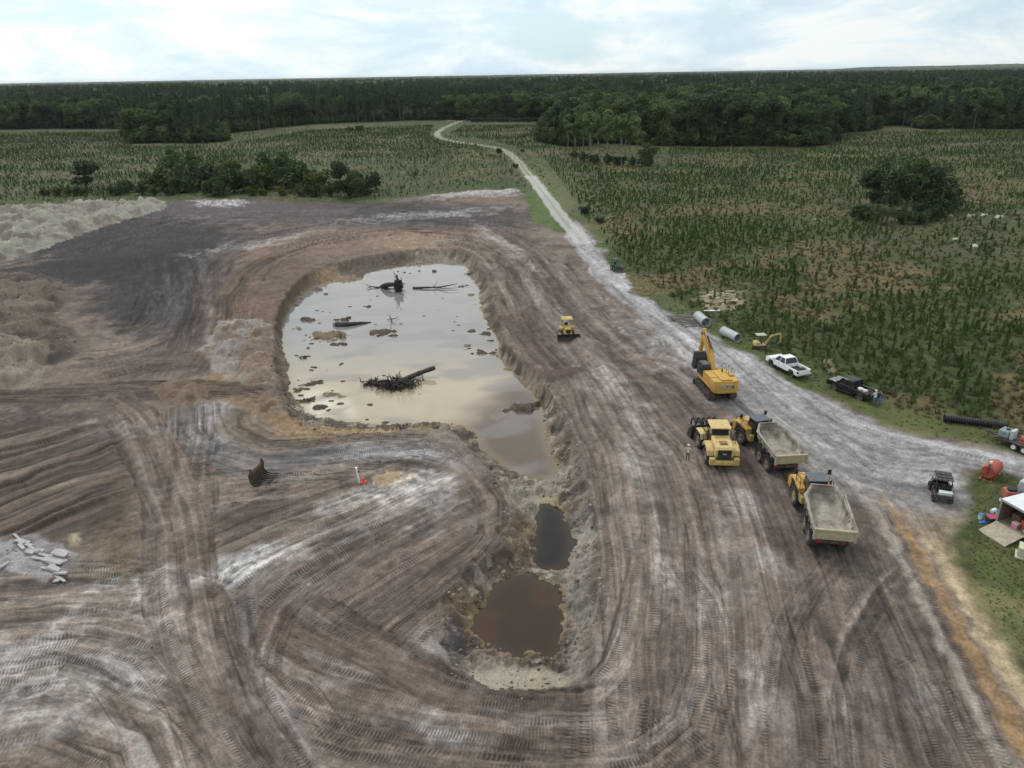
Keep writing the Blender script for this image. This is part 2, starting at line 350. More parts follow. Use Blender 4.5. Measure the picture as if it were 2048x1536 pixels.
# left: ramp and the pair of haul tracks
band([(-300, 800), (0, 790), (150, 782), (320, 776), (480, 778), (570, 770)], 3.4, seed=80, c=lin(92, 80, 72), k=.7, white=.1, dark=.5, tread=.4, rut=.08)
band([(190, 785), (260, 870), (300, 960), (320, 1060), (330, 1170), (350, 1280), (420, 1420), (520, 1600)], 1.7, seed=81, c=lin(118, 106, 98), k=.6, rut=.12, tread=1, cell=.8, white=.1, dark=.4)
band([(230, 775), (300, 840), (350, 920), (380, 1020), (400, 1130), (430, 1270), (480, 1400), (560, 1520), (620, 1640)], 1.5, seed=82, c=lin(122, 108, 98), k=.6, rut=.12, tread=1, cell=.8, white=.1, dark=.4)
# upper left sweep
band([(360, 760), (420, 690), (440, 620), (470, 560), (540, 510), (640, 480), (780, 462), (900, 462), (980, 480)], 6, seed=83, c=lin(108, 92, 80), k=.4, tread=.2, white=.15, rut=.08)
band([(330, 760), (380, 680), (390, 600), (410, 540), (470, 490), (600, 455), (760, 440), (920, 440), (1050, 465)], 5, seed=84, tread=.2, white=.15, rut=.06, c=lin(86, 78, 78), k=.4)
band([(-200, 560), (60, 520), (250, 470), (420, 435), (620, 425), (840, 425)], 8, seed=85, tread=.1, white=.12, rut=.05)
band([(150, 700), (260, 690), (340, 640), (350, 560), (330, 500)], 8, seed=86, tread=.1, white=.12, rut=.05)
band([(160, 750), (300, 720), (430, 720), (520, 700)], 5, seed=87, tread=.1, white=.25, dark=.5, c=lin(104, 92, 84), k=.6, rut=.1)
# haul road east of the pond
band([(900, 478), (975, 505), (1030, 560), (1075, 650), (1150, 740), (1215, 840), (1255, 950), (1280, 1060), (1290, 1180), (1290, 1300), (1300, 1420), (1320, 1600)], 6.5, seed=88, rut=.07, tread=.75, white=.25, c=lin(120, 108, 100), k=.3)
band([(960, 460), (1060, 520), (1120, 600), (1200, 690), (1290, 790), (1370, 900), (1420, 1010), (1450, 1130), (1470, 1260), (1480, 1420), (1480, 1620)], 7, seed=89, rut=.07, tread=.7, white=.3, c=lin(116, 104, 97), k=.3)
band([(1250, 700), (1380, 760), (1480, 860), (1540, 960), (1590, 1080), (1640, 1220), (1690, 1380), (1740, 1620)], 6.5, seed=90, rut=.06, tread=.6, white=.2, c=lin(110, 98, 92), k=.3)
band([(1500, 760), (1620, 860), (1720, 980), (1790, 1120), (1850, 1260), (1930, 1420), (2040, 1640)], 5, seed=91, rut=.04, tread=.3, white=.15, c=lin(122, 114, 108), k=.35)
band([(1190, 1380), (1215, 1300), (1205, 1180), (1195, 1050), (1165, 940), (1130, 850), (1090, 770)], 1.5, seed=92, rut=.05, tread=.6, cell=.8, white=.1, dark=.3)
band([(1150, 1420), (1230, 1330), (1270, 1200), (1290, 1080)], 1.0, seed=93, rut=.12, tread=1, cell=.8, white=.2)
band([(1340, 1090), (1400, 1200), (1420, 1330), (1390, 1450), (1300, 1520), (1150, 1560)], 2, seed=94, rut=.09, tread=1, cell=.8, white=.2)
band([(1700, 1090), (1620, 1180), (1560, 1300), (1540, 1450)], 1.2, seed=95, rut=.08, tread=.8, white=.1, dark=.5)
band([(1840, 1110), (1760, 1190), (1710, 1280), (1690, 1400), (1700, 1560)], 1.2, seed=96, rut=.06, tread=.4, white=.1, dark=.5)
band([(1730, 1270), (1800, 1330), (1870, 1430), (1930, 1560), (1980, 1700)], 1.7, seed=97, rut=.1, tread=1, cell=.9, white=.15)
band([(1780, 1300), (1860, 1370), (1930, 1470), (2000, 1600)], 1.2, seed=98, rut=.1, tread=1, cell=.9, white=.05)
band([(1010, 620), (1060, 680), (1110, 740), (1160, 770)], 3, seed=99, rut=.1, tread=.3, white=.1, c=lin(104, 88, 80), k=.5)
band([(1180, 660), (1260, 650), (1340, 680), (1330, 720), (1240, 730)], 3.5, seed=100, rut=.07, tread=.2, white=.3, dark=.3)
band([(1200, 560), (1280, 620), (1360, 670), (1420, 730)], 4, seed=101, rut=.05, tread=.2, white=.2)
# the road itself, pale sand
RD = [(930, 239), (905, 248), (880, 261), (874, 268), (884, 277), (920, 285), (975, 292), (1010, 302), (1035, 322), (1060, 352), (1090, 390), (1115, 425), (1140, 455), (1165, 485)]
band(RD[9:]+[(1200, 525), (1245, 575), (1310, 620), (1390, 670), (1480, 725), (1590, 795), (1700, 850), (1830, 890), (1960, 915), (2100, 945)], 3.2, seed=102, c=lin(160, 160, 164), k=.6, rut=.04, tread=0, white=.45, dark=.15)
band([(1250, 570), (1370, 660), (1500, 770), (1650, 880), (1780, 930), (1950, 930)], 4.5, seed=103, c=lin(150, 150, 152), k=.4, rut=.04, tread=.1, white=.3, dark=.15)
band([(1300, 620), (1420, 720), (1560, 850), (1700, 960), (1850, 1000)], 4, seed=104, c=lin(142, 138, 136), k=.35, rut=.04, tread=.2, white=.2, dark=.2)

# orange and tan strip along the eastern edge
ORG = smooth(G([1740, 1800, 1850, 1895, 1950, 2010, 2080, 2200], [960, 1040, 1120, 1210, 1310, 1410, 1530, 1700]), 3)
idx = np.nonzero((X > 14) & (Y > 14) & (Y < 62))[0]
D, s, t = nearest(ORG, X[idx], Y[idx]); t = -t; t = t+(fbm(X[idx]/1.5, Y[idx]/1.5, 4, 71)-.5)*1.3
mo = (1-ss(.2, .85, np.abs(t)))*ss(0, 9, s); st = vn(t/.3, s/5, 72)
c_ = lin(158, 130, 92)*(.75+.45*st)[:, None]
dirt[idx] += (c_-dirt[idx])*(mo*(.45+.5*fbm(X[idx]/1.2, Y[idx]/2, 4, 74)))[:, None]
mw = ss(-3.2, -2.0, -t)*0
mw = ss(.9, 1.3, t)*(1-ss(1.6, 2.2, t))*ss(2, 8, s)
dirt[idx] += (lin(176, 168, 156)-dirt[idx])*(mw*.45)[:, None]
mt = ss(.6, 1.2, -t)*(1-ss(7, 12, -t))*ss(3, 12, s); sp = fbm(X[idx]/.5, Y[idx]/.9, 3, 73)
tanc = lin(165, 150, 122)*(.8+.4*sp)[:, None]
dirt[idx] += (tanc-dirt[idx])*(mt*.85)[:, None]

# -- vegetation covered soil
fg = fbm(X/22, Y/14, 5, 21); fg2 = fbm(X/5, Y/5, 4, 22); fg3 = fbm(X/.9, Y/.9, 3, 23)
GREEN = lin(74, 84, 50); GREEN2 = lin(56, 68, 42); BROWNV = lin(104, 92, 68)
veg = GREEN2+(GREEN-GREEN2)*fg2[:, None]
MB_ = ss(.52, .68, fg+.25*(fg2-.5))*(.55+.45*ss(260, 120, Y))
veg = veg+(BROWNV-veg)*(MB_*.8)[:, None]
veg *= (.45+1.1*fg3)[:, None]*(.75+.5*fbm(X/.35, Y/.35, 3, 24))[:, None]
# mown verge left of the road, and the island at the right
def vz(u, v, ru, rv, c, k, ang=0):
    zone(veg, u, v, ru, rv, c, k, ang, .6, int(u))
vz(1000, 400, 110, 18, lin(84, 108, 62), .7, -3); vz(1095, 430, 40, 40, lin(88, 112, 60), .8, 50); vz(860, 402, 120, 10, lin(78, 104, 58), .7, -3); vz(1190, 480, 40, 24, lin(78, 98, 56), .7, 50)
vz(1100, 380, 30, 60, lin(104, 112, 80), .6, -35); vz(1160, 410, 30, 60, lin(98, 104, 76), .6, -35); vz(1620, 770, 240, 34, lin(84, 96, 58), .85, 25); vz(1850, 850, 220, 36, lin(88, 98, 60), .85, 12); vz(1640, 800, 200, 7, lin(124, 122, 94), .6, 25); vz(1850, 870, 160, 8, lin(128, 122, 92), .6, 12); vz(1400, 640, 120, 14, lin(92, 104, 70), .5, 30)
vz(2010, 1020, 90, 60, lin(88, 96, 62), .8, 0); vz(2020, 1160, 90, 90, lin(84, 98, 58), .8, 0); vz(2000, 1250, 60, 90, lin(140, 134, 104), .5, -40); vz(1440, 600, 60, 14, lin(140, 128, 108), .7, -5); vz(1350, 655, 50, 10, lin(120, 112, 108), .9, 5)
vz(1900, 480, 200, 50, lin(84, 82, 66), .6, 0); vz(1620, 460, 120, 25, lin(72, 84, 56), .5)
for a in [(1940, 432), (1965, 430), (1998, 434), (1905, 430), (1948, 492), (1912, 480), (1635, 440)]:
    vz(a[0], a[1], 8, 2.5, lin(205, 205, 200), .9)
# far two-track lane and the lane along the forest
dirt = dirt*(.62+.58*fbm(X/.45, Y/.45, 3, 15))[:, None]*(.8+.4*fbm(X/1.9, Y/1.9, 3, 16))[:, None]*.86; dirt = np.maximum(dirt/.12, 1e-3)**1.22*.12; dirt += (dirt.mean(1)[:, None]-dirt)*.14; veg = veg*.80*np.array([1.04, 1.0, .88])
col = veg+(dirt-veg)*Msite[:, None]
def lane(pts, hw, c, two=0., k=.9, step=6, mid=None):
    P = smooth(G([a[0] for a in pts], [a[1] for a in pts]), step)
    lo = P.min(0)-12; hi = P.max(0)+12
    idx = np.nonzero((X > lo[0]) & (X < hi[0]) & (Y > lo[1]) & (Y < hi[1]))[0]
    D, s, t = nearest(P, X[idx], Y[idx])
    q = D+(vn(s/4, t*0, 5)-.5)*.6
    if mid is not None:
        mm = (1-ss(hw*1.2, hw*2.2, q)); col[idx] += (mid-col[idx])*(mm*.7)[:, None]
    mm = 1-ss(hw*.8, hw, q)
    if two: mm *= 1-two*(1-ss(.25, .55, D))
    col[idx] += (c-col[idx])*(mm*k)[:, None]
    return idx, mm
lane([(500, 246), (700, 245), (860, 243), (950, 238), (1100, 240)], 2.5, lin(165, 160, 140), step=20, k=.6)
lane(RD[:11], 1.45, lin(158, 155, 143), .8, .85, 5, lin(96, 104, 72))
lane(RD[9:], 2.2, lin(170, 170, 168), .35, .75, 5, None)

# -- excavation ------------------------------------------------------------------------------------------
lo = RIMw.min(0)-8; hi = RIMw.max(0)+8
idx = np.nonzero((X > lo[0]) & (X < hi[0]) & (Y > lo[1]) & (Y < hi[1]))[0]
x = X[idx]; y = Y[idx]
jx = (fbm(x/1.6, y/1.6, 4, 81)-.5)*1.3; jy = (fbm(x/1.6+40, y/1.6, 4, 82)-.5)*1.3
dr, sr = sdf(RIMw, x+jx, y+jy)
dw = np.full(x.shape, -1e3)
for p in PONDw: dw = np.maximum(dw, sdf(p, x+jx*.8, y+jy*.8)[0])
inn = dr > 0; wet = dw > 0
T = np.clip(dr/(dr+np.maximum(-dw, 0)+1e-3), 0, 1)
prof = np.where(T < .45, (T/.45)**1.15*.62, .62+.38*(T-.45)/.55)
tooth = np.abs(vn(sr/.55, dr/2.6, 83)-.5)*2; clod = fbm(x/.55, y/.55, 4, 84); clod2 = fbm(x/1.7, y/1.7, 3, 85)
bank = WATER_Z*prof
rough = (4*T*(1-T))**.6
gz = bank+rough*((tooth-.5)*.5+(clod-.5)*1.3+(clod2-.5)*1.1)-.04*ss(.9, 1, T)
bed = WATER_Z-.05-np.minimum(dw*.16, 1.2)+(clod2-.5)*.25
gz = np.where(dw < -.35, np.maximum(gz, WATER_Z+.04+.1*clod), gz); newz = np.where(wet, bed, gz)
zi = Z[idx]*.3; k_ = ss(-.2, .3, dr)
lip = np.exp(-((dr+.7)/.7)**2)*.16*(clod*1.6)
Z[idx] = Z[idx]*(1-k_)+newz*k_+lip*(1-k_)
# bank colours: real soil layers, dark peat on top, pale clay and sand under it
side = x-np.interp(y, [32, 60, 95, 150], [-1, 1, -4, -15])
bc = B_CLAY*(.25+1.0*clod)[:, None]
bc = bc+(lin(120, 106, 92)-bc)*(ss(.35, .6, clod2)*.7)[:, None]
bc = bc+(lin(62, 54, 50)-bc)*(ss(.42, .62, fbm(x/2.3, y/2.3, 4, 86))*.75)[:, None]
bc = bc+(lin(168, 160, 146)-bc)*(ss(.62, .75, fbm(x/1.1, y/1.1, 4, 87))*.6)[:, None]
top = (1-ss(.05, .3, T))[:, None]; bc = bc+(lin(92, 82, 78)-bc)*top*.45
wl = ss(.82, 1, T)[:, None]; bc = bc+(lin(128, 112, 78)-bc)*wl*.6
ub, vb = Up[idx], Vp[idx]
def bz(u, v, ru, rv, c, k):
    global bc
    e = np.sqrt(((ub-u)/ru)**2+((vb-v)/rv)**2)+(clod2-.5)*.9
    bc = bc+(np.array(c)-bc)*((1-ss(.6, 1.2, e))*k)[:, None]
bz(1050, 975, 60, 35, lin(142, 136, 124), .8); bz(1000, 1010, 60, 20, lin(126, 118, 108), .6); bz(1045, 1050, 30, 50, lin(104, 84, 62), .6); bz(1100, 975, 25, 14, lin(156, 144, 118), .6)
bz(930, 1200, 40, 45, lin(124, 106, 80), .5); bz(905, 1270, 30, 60, lin(78, 75, 80), .6); bz(720, 515, 150, 26, lin(84, 75, 67), .85); bz(880, 512, 60, 14, lin(128, 124, 110), .6); bz(650, 550, 50, 20, lin(132, 112, 90), .7)
bz(560, 700, 28, 120, lin(96, 84, 73), .75); bz(720, 856, 180, 20, lin(160, 138, 100), .7); bz(1160, 1150, 26, 170, lin(140, 136, 132), .5); bz(1020, 1110, 30, 30, lin(78, 64, 58), .6); bz(1015, 1340, 110, 46, lin(150, 141, 128), .95); bz(1090, 1345, 40, 40, lin(142, 132, 116), .9)
sand = 1-ss(.7, 1.2, np.sqrt(((ub-1030)/110)**2+((vb-1335)/42)**2)+(clod2-.5)*.3)
Z[idx] = np.where(inn & ~wet, Z[idx]*(1-sand*.8)+(-1.45+.9*ss(1310, 1375, vb))*sand*.8, Z[idx])
kc_ = ss(-.05, .2, dr)[:, None]
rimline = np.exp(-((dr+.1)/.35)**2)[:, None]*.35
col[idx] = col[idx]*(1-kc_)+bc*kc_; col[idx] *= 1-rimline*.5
TM[idx] *= (dr < -.3)
# mud islets standing out of the pond
ISL = [(655, 672, 3.2, .8), (682, 688, 1.4, .5), (768, 665, 2.6, .5), (783, 672, 1.2, .5), (613, 640, 1.6, .6), (598, 658, 1.2, .5), (640, 580, 1.0, .4), (652, 588, .9, .4), (815, 546, 1.2, .5), (838, 543, 1.0, .4), (752, 592, 1.4, .3), (740, 613, 1.0, .3), (905, 662, .9, .3), (1055, 818, 2.2, .7), (1022, 820, 1.2, .4), (600, 716, .8, .5), (618, 696, .8, .3), (700, 612, .7, .3), (688, 640, 1.3, .5),
       (625, 768, 1.2, .4), (665, 790, 1.2, .4), (612, 800, 1.4, .4), (640, 815, 1.0, .4), (1000, 708, 2.4, .6), (960, 705, 1.4, .5), (930, 548, 1.2, .3), (740, 810, .5, .2), (890, 598, .7, .2), (770, 846, .7, .2), (970, 668, 1.2, .4), (945, 590, 1.3, .4), (925, 573, 1.4, .4), (605, 625, 1.2, .5), (590, 612, 1.3, .5), (735, 840, .5, .2), (1012, 738, 1, .3), (770, 752, .5, .2), (660, 820, .8, .3), (675, 808, .9, .3), (600, 780, 1.1, .3)]
rsi = np.random.default_rng(3)
ISL = [(a, b, c*.72, d) for a, b, c, d in ISL]+[(rsi.uniform(580, 690), rsi.uniform(600, 830), rsi.uniform(.25, .6), .2) for k in range(46)]+[(rsi.uniform(600, 960), rsi.uniform(545, 700), rsi.uniform(.2, .45), .15) for k in range(26)]+[(rsi.uniform(935, 1000), rsi.uniform(570, 720), rsi.uniform(.3, .8), .25) for k in range(16)]
for i, (u, v, r_, h_) in enumerate(ISL):
    cx_, cy_ = gp(u, v, WATER_Z)
    j = np.nonzero((np.abs(X-cx_) < r_*3.2) & (np.abs(Y-cy_) < r_*3.2))[0]
    if not len(j): continue
    jx_ = X[j]-cx_; jy_ = Y[j]-cy_
    e_ = np.sqrt((jx_/1.25)**2+(jy_/.85)**2)/r_+(fbm(X[j]/1.0, Y[j]/.7, 4, 200+i)-.5)*2.6
    hh = (1-ss(.1, 1.0, e_))*(h_*.7+.12)+(WATER_Z-.12)+(fbm(X[j]/.3, Y[j]/.3, 2, 201)-.5)*.15
    up_ = (hh > Z[j]) & (e_ < 1.1)
    Z[j] = np.where(up_, hh, Z[j])
    cc_ = (lin(86, 76, 66) if i % 5 else lin(122, 108, 86))*(.4+fbm(X[j]/.5, Y[j]/.5, 3, 5))[:, None]
    col[j] = np.where(up_[:, None], cc_, col[j])

# -- heaps ------------------------------------------------------------------------------------------------
def heap(poly, h, c=None, k=.9, lump=1.5, amp=.7, seed=1, edge=2.5, base=.5, c2=None):
    Pw = pxpoly(poly); lo = Pw.min(0)-3; hi = Pw.max(0)+3
    j = np.nonzero((X > lo[0]) & (X < hi[0]) & (Y > lo[1]) & (Y < hi[1]))[0]
    if not len(j): return
    x_, y_ = X[j], Y[j]
    d_, _ = sdf(Pw, x_+(fbm(x_/lump, y_/lump, 3, seed)-.5)*lump*1.2, y_+(fbm(x_/lump+9, y_/lump, 3, seed)-.5)*lump*1.2)
    l_ = fbm(x_/lump, y_/lump, 4, seed+1); l2 = np.abs(fbm(x_/(lump*2.2), y_/(lump*2.2), 3, seed+2)-.5)*2
    w_ = ss(0, edge, d_)
    Z[j] += w_*(h*(base+(1-base)*(1-l2*1.6))+amp*(l_-.5)*2+ (fbm(x_/.6, y_/.6, 4, seed+3)-.5)*.75*amp)
    m_ = ss(-.1, .35, d_)*k
    if c is not None:
        cc = np.array(c)*(.6+.75*l_)[:, None]
        if c2 is not None: cc = cc+(np.array(c2)-cc)*(ss(.45, .65, fbm(x_/(lump*1.6), y_/(lump*1.6), 3, seed+5)))[:, None]
        col[j] += (cc-col[j])*m_[:, None]
    TM[j] *= (d_ < 0)
heap([(-300, 430), (0, 418), (60, 413), (150, 408), (250, 402), (335, 404), (325, 420), (255, 440), (180, 462), (100, 492), (0, 524), (-150, 560), (-350, 600)], 1.6, lin(146, 142, 131)*.85, .95, 2.2, 1.5, 301, 4, .45, lin(104, 97, 88))  # darker clumps in the colour stand in for the ridge's weak crevice shade
heap([(-60, 560), (20, 556), (60, 552), (120, 556), (152, 580), (150, 600), (110, 625), (130, 640), (165, 668), (175, 700), (120, 725), (40, 745), (-60, 750)], 1.5, lin(98, 87, 78), .9, 1.9, 1.0, 311, 3.0, .45, lin(72, 65, 62))
heap([(-60, 700), (40, 690), (110, 715), (90, 745), (60, 772), (-60, 782)], 1.2, lin(130, 120, 108), .9, 1.5, 1.1, 321, 2, .4)
heap([(300, 770), (340, 758), (400, 760), (425, 780), (400, 800), (320, 800)], .7, lin(118, 102, 84), .6, 1.2, .5, 331, 1.5, .4)
heap([(440, 640), (520, 640), (556, 660), (556, 770), (500, 770), (430, 745), (400, 700)], .6, lin(118, 102, 88), .7, 1.6, 1.0, 341, 2.5, .4, lin(150, 144, 140))
heap([(420, 790), (560, 790), (600, 868), (560, 860), (480, 812)], .4, lin(124, 104, 84), .6, 1.3, .9, 351, 1.5, .4)
heap([(1150, 665), (1180, 672), (1215, 690), (1180, 695), (1145, 690)], .45, lin(120, 112, 108), .7, .7, .35, 361, .8, .4)
heap([(1085, 742), (1170, 732), (1178, 742), (1100, 768), (1085, 758)], .3, lin(84, 72, 66), .9, .8, .25, 371, .8, .4)
heap([(1640, 722), (1660, 716), (1682, 738), (1655, 745)], .7, lin(128, 116, 100), .8, .8, .3, 375, 1.0, .4)
heap([(560, 540), (620, 520), (650, 560), (590, 590)], .3, lin(104, 88, 76), .6, 1.2, .5, 377, 1.5, .4)
heap([(-40, 1085), (60, 1068), (110, 1085), (165, 1110), (160, 1135), (90, 1165), (40, 1150), (-40, 1140)], .25, lin(150, 147, 150), .85, .9, .25, 381, 1.0, .4, lin(120, 114, 116))
heap([(140, 1072), (160, 1070), (166, 1090), (146, 1098), (136, 1090)], .4, lin(168, 158, 134), .9, .5, .15, 385, .5, .5)
heap([(1400, 592), (1440, 584), (1475, 590), (1492, 605), (1470, 622), (1410, 620)], .35, lin(150, 136, 116), .75, .9, .4, 387, 1.2, .4)
heap([(740, 952), (800, 945), (806, 962), (750, 975)], .12, lin(150, 134, 104), .7, .5, .12, 389, .5, .4)
# stripped rows on the far left: parallel ridges
j = np.nonzero((Up > -400) & (Up < 330) & (Vp > 800) & (Vp < 1120) & (Y > 20))[0]
a0 = G(0, 960); a1 = G(250, 870); dd = (a1-a0)/np.hypot(*(a1-a0)); s_ = (X[j]-a0[0])*dd[0]+(Y[j]-a0[1])*dd[1]; t_ = -(X[j]-a0[0])*dd[1]+(Y[j]-a0[1])*dd[0]
t_ = t_+(fbm(s_/7, t_/7, 3, 391)-.5)*4
m_ = ss(830, 870, Vp[j])*(1-ss(1060, 1110, Vp[j]+.12*Up[j]))*(1-ss(200, 280, Up[j]+(fbm(s_, t_, 3, 393)-.5)*60))
rg = .55*vn(t_/1.7, s_/30, 392)+.45*vn(t_/.75, s_/18, 395); rg2 = vn(t_/.35, s_/8, 394)
cr = (1-ss(0, .05, np.abs(rg-.5)))*m_; Z[j] += m_*(ss(.44, .56, rg)*.4+(rg2-.5)*.2)-cr*.1
cc = lin(98, 86, 78)+(lin(62, 54, 50)-lin(98, 86, 78))*(1-ss(.32, .55, rg*.7+rg2*.3))[:, None]; cc = cc+(lin(150, 138, 126)-cc)*(ss(.62, .75, rg)*ss(.4, .7, fbm(s_/5, t_, 3, 396))*.6)[:, None]
cc *= (.7+.6*fbm(X[j]/.6, Y[j]/.6, 3, 397))[:, None]; col[j] += (cc-col[j])*(m_*.85)[:, None]; col[j] *= (1-cr*.5)[:, None]; TM[j] *= (m_ < .2)
# level far ground; low dunes of the field; fine roughness of soil
veg_m = 1-Msite
Z += veg_m*(fbm(X/1.3, Y/1.3, 2, 401)-.5)*.25*ss(420, 200, Y)
Z += Msite*(fbm(X/.35, Y/.35, 2, 402)-.5)*.04
Z[np.abs(Y) > 700] = 0
Z[Y < 14] = 0
# a long low rise at the right horizon
Z += 38*ss(3500, 6500, Y)*np.exp(-((X/np.maximum(Y, 1)-.50)/.20)**2)*.0

V3 = np.column_stack([X, Y, Z])
ii = (np.arange(NR-1)[:, None]*NC+np.arange(NC-1)[None, :]).ravel()
Fq = np.column_stack([ii, ii+1, ii+NC+1, ii+NC])

q = Mt('soil_and_turf'); b = q.b
at = q.n('ShaderNodeAttribute', attribute_name='albedo'); ts = q.n('ShaderNodeAttribute', attribute_name='tread_s').outputs['Fac']; tm = q.n('ShaderNodeAttribute', attribute_name='tread_m').outputs['Fac']
geo = q.n('ShaderNodeNewGeometry').outputs['Position']
na = q.noise(5.5, 6, .65, geo); nb = q.noise(.9, 5, .6, geo)
f1 = q.rng(na, .25, .75, .6, 1.4, 'LINEAR'); f2 = q.rng(nb, .3, .7, .86, 1.14, 'LINEAR')
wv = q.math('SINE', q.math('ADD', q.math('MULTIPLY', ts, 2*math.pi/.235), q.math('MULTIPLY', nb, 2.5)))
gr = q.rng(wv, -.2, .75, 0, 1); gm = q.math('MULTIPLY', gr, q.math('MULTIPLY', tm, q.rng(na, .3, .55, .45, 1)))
f3 = q.math('SUBTRACT', 1.0, q.math('MULTIPLY', gm, .44))  # shade inside the tread grooves, painted into the base colour
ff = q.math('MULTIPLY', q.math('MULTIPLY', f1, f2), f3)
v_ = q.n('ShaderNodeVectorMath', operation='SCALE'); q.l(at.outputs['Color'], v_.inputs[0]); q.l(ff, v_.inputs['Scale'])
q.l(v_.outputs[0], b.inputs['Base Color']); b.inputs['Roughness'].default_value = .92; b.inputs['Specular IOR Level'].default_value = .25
hh = q.math('SUBTRACT', q.math('MULTIPLY', na, .05), q.math('MULTIPLY', gm, .07))
q.bump(hh, 1.0, 1.0)
M_SOIL = q.m
ground = mesh_np('ground', V3, Fq, M_SOIL, smooth_=True)
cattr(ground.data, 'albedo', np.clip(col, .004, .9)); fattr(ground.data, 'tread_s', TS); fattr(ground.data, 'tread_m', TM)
tag(ground, kind='structure')
ZG = Z.reshape(NR, NC)
def ground_z(x, y):
    """height of the ground sheet"""
    x = np.asarray(x, float); y = np.asarray(y, float)
    i = np.clip(np.searchsorted(yr, y)-1, 0, NR-2); fy = np.clip((y-yr[i])/(yr[i+1]-yr[i]), 0, 1)
    def row(r):
        k = x/wy[r]; j = np.clip(np.searchsorted(kc, k)-1, 0, NC-2); fx = np.clip((k-kc[j])/(kc[j+1]-kc[j]), 0, 1)
        return ZG[r, j]*(1-fx)+ZG[r, j+1]*fx
    return row(i)*(1-fy)+row(i+1)*fy
def gz1(x, y): return float(ground_z(np.array([x]), np.array([y]))[0])

# ------------------------------------------------------------------ water
def water(P, name, cf, mat_, dz=0.):
    lo = P.min(0)-2.5; hi = P.max(0)+2.5; st = .5
    xs = np.arange(lo[0], hi[0], st); ys = np.arange(lo[1], hi[1], st)
    xx, yy = np.meshgrid(xs, ys); d_, _ = sdf(P, xx.ravel(), yy.ravel()); keep = (d_ > -1.6).reshape(xx.shape)
    nx = len(xs); i2 = np.arange(len(ys)-1)[:, None]*nx+np.arange(nx-1)[None, :]
    kk = keep[:-1, :-1] & keep[1:, 1:] & keep[1:, :-1] & keep[:-1, 1:]
    i2 = i2[kk]; F_ = np.column_stack([i2, i2+1, i2+nx+1, i2+nx])
    us = np.unique(F_); re = np.full(xx.size, -1); re[us] = np.arange(len(us))
    V_ = np.column_stack([xx.ravel()[us], yy.ravel()[us], np.full(len(us), WATER_Z+dz)])
    o = mesh_np(name, V_, re[F_], mat_, smooth_=True); tag(o, kind='structure')
    cattr(o.data, 'tint', cf(V_[:, 0], V_[:, 1], d_[us])); return o
q = Mt('pond_water'); b = q.b
at = q.n('ShaderNodeAttribute', attribute_name='tint'); q.l(at.outputs['Color'], b.inputs['Base Color'])
b.inputs['Roughness'].default_value = .05; b.inputs['IOR'].default_value = 1.52; b.inputs['Specular IOR Level'].default_value = .5
geo = q.n('ShaderNodeNewGeometry').outputs['Position']; q.bump(q.math('MULTIPLY', q.noise(2.2, 3, .5, geo), .004), 1, 1)
M_WATER = q.m
M_WATER2 = M_WATER.copy(); M_WATER2.node_tree.nodes['Principled BSDF'].inputs['IOR'].default_value = 1.3
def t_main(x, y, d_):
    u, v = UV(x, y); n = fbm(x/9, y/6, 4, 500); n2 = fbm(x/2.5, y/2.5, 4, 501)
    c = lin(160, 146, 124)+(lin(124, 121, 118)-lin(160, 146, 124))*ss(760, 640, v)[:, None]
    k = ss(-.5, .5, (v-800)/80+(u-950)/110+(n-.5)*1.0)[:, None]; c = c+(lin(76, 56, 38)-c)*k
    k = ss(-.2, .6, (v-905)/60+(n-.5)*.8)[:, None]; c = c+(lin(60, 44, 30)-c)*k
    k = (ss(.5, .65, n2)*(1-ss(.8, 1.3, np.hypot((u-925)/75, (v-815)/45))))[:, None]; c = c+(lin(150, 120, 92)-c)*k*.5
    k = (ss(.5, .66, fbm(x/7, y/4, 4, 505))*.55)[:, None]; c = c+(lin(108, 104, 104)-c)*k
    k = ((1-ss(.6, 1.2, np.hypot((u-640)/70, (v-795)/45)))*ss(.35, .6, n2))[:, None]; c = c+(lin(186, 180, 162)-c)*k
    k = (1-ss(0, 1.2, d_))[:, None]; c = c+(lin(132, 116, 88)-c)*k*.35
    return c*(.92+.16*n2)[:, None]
def t_small(base, c2, sd):
    def f(x, y, d_):
        n = fbm(x/2.2, y/2.2, 4, sd)
        c = np.array(base)+(np.array(c2)-np.array(base))*ss(.45, .7, n)[:, None]
        k = (1-ss(-.2, .7, d_))[:, None]; return c+(lin(62, 52, 40)-c)*k*.6
    return f
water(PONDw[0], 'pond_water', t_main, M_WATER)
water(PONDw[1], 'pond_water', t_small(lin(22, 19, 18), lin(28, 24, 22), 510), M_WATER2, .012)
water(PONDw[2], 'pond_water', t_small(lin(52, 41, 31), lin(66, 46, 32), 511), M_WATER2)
# ------------------------------------------------------------------ vegetation
def leafmat(name, a, b2, trans=.25):
    q = Mt(name); oi = q.n('ShaderNodeObjectInfo').outputs['Random']; ti = q.n('ShaderNodeAttribute', attribute_name='tint').outputs['Fac']
    f = q.math('ADD', q.math('MULTIPLY', oi, .55), q.math('MULTIPLY', ti, .45))
    c = q.mix(f, a, b2); q.l(c, q.b.inputs['Base Color']); q.b.inputs['Roughness'].default_value = .75; q.b.inputs['Specular IOR Level'].default_value = .2
    d = q.n('ShaderNodeBsdfTranslucent'); q.l(c, d.inputs[0]); mx_ = q.n('ShaderNodeMixShader'); mx_.inputs[0].default_value = trans
    q.l(q.b.outputs[0], mx_.inputs[1]); q.l(d.outputs[0], mx_.inputs[2]); q.l(mx_.outputs[0], q.t.nodes['Material Output'].inputs[0]); return q.m
LM_OAK = leafmat('oak_leaves', (.030, .052, .022), (.105, .150, .052))
LM_OAKD = leafmat('dark_leaves', (.024, .042, .022), (.070, .100, .042))
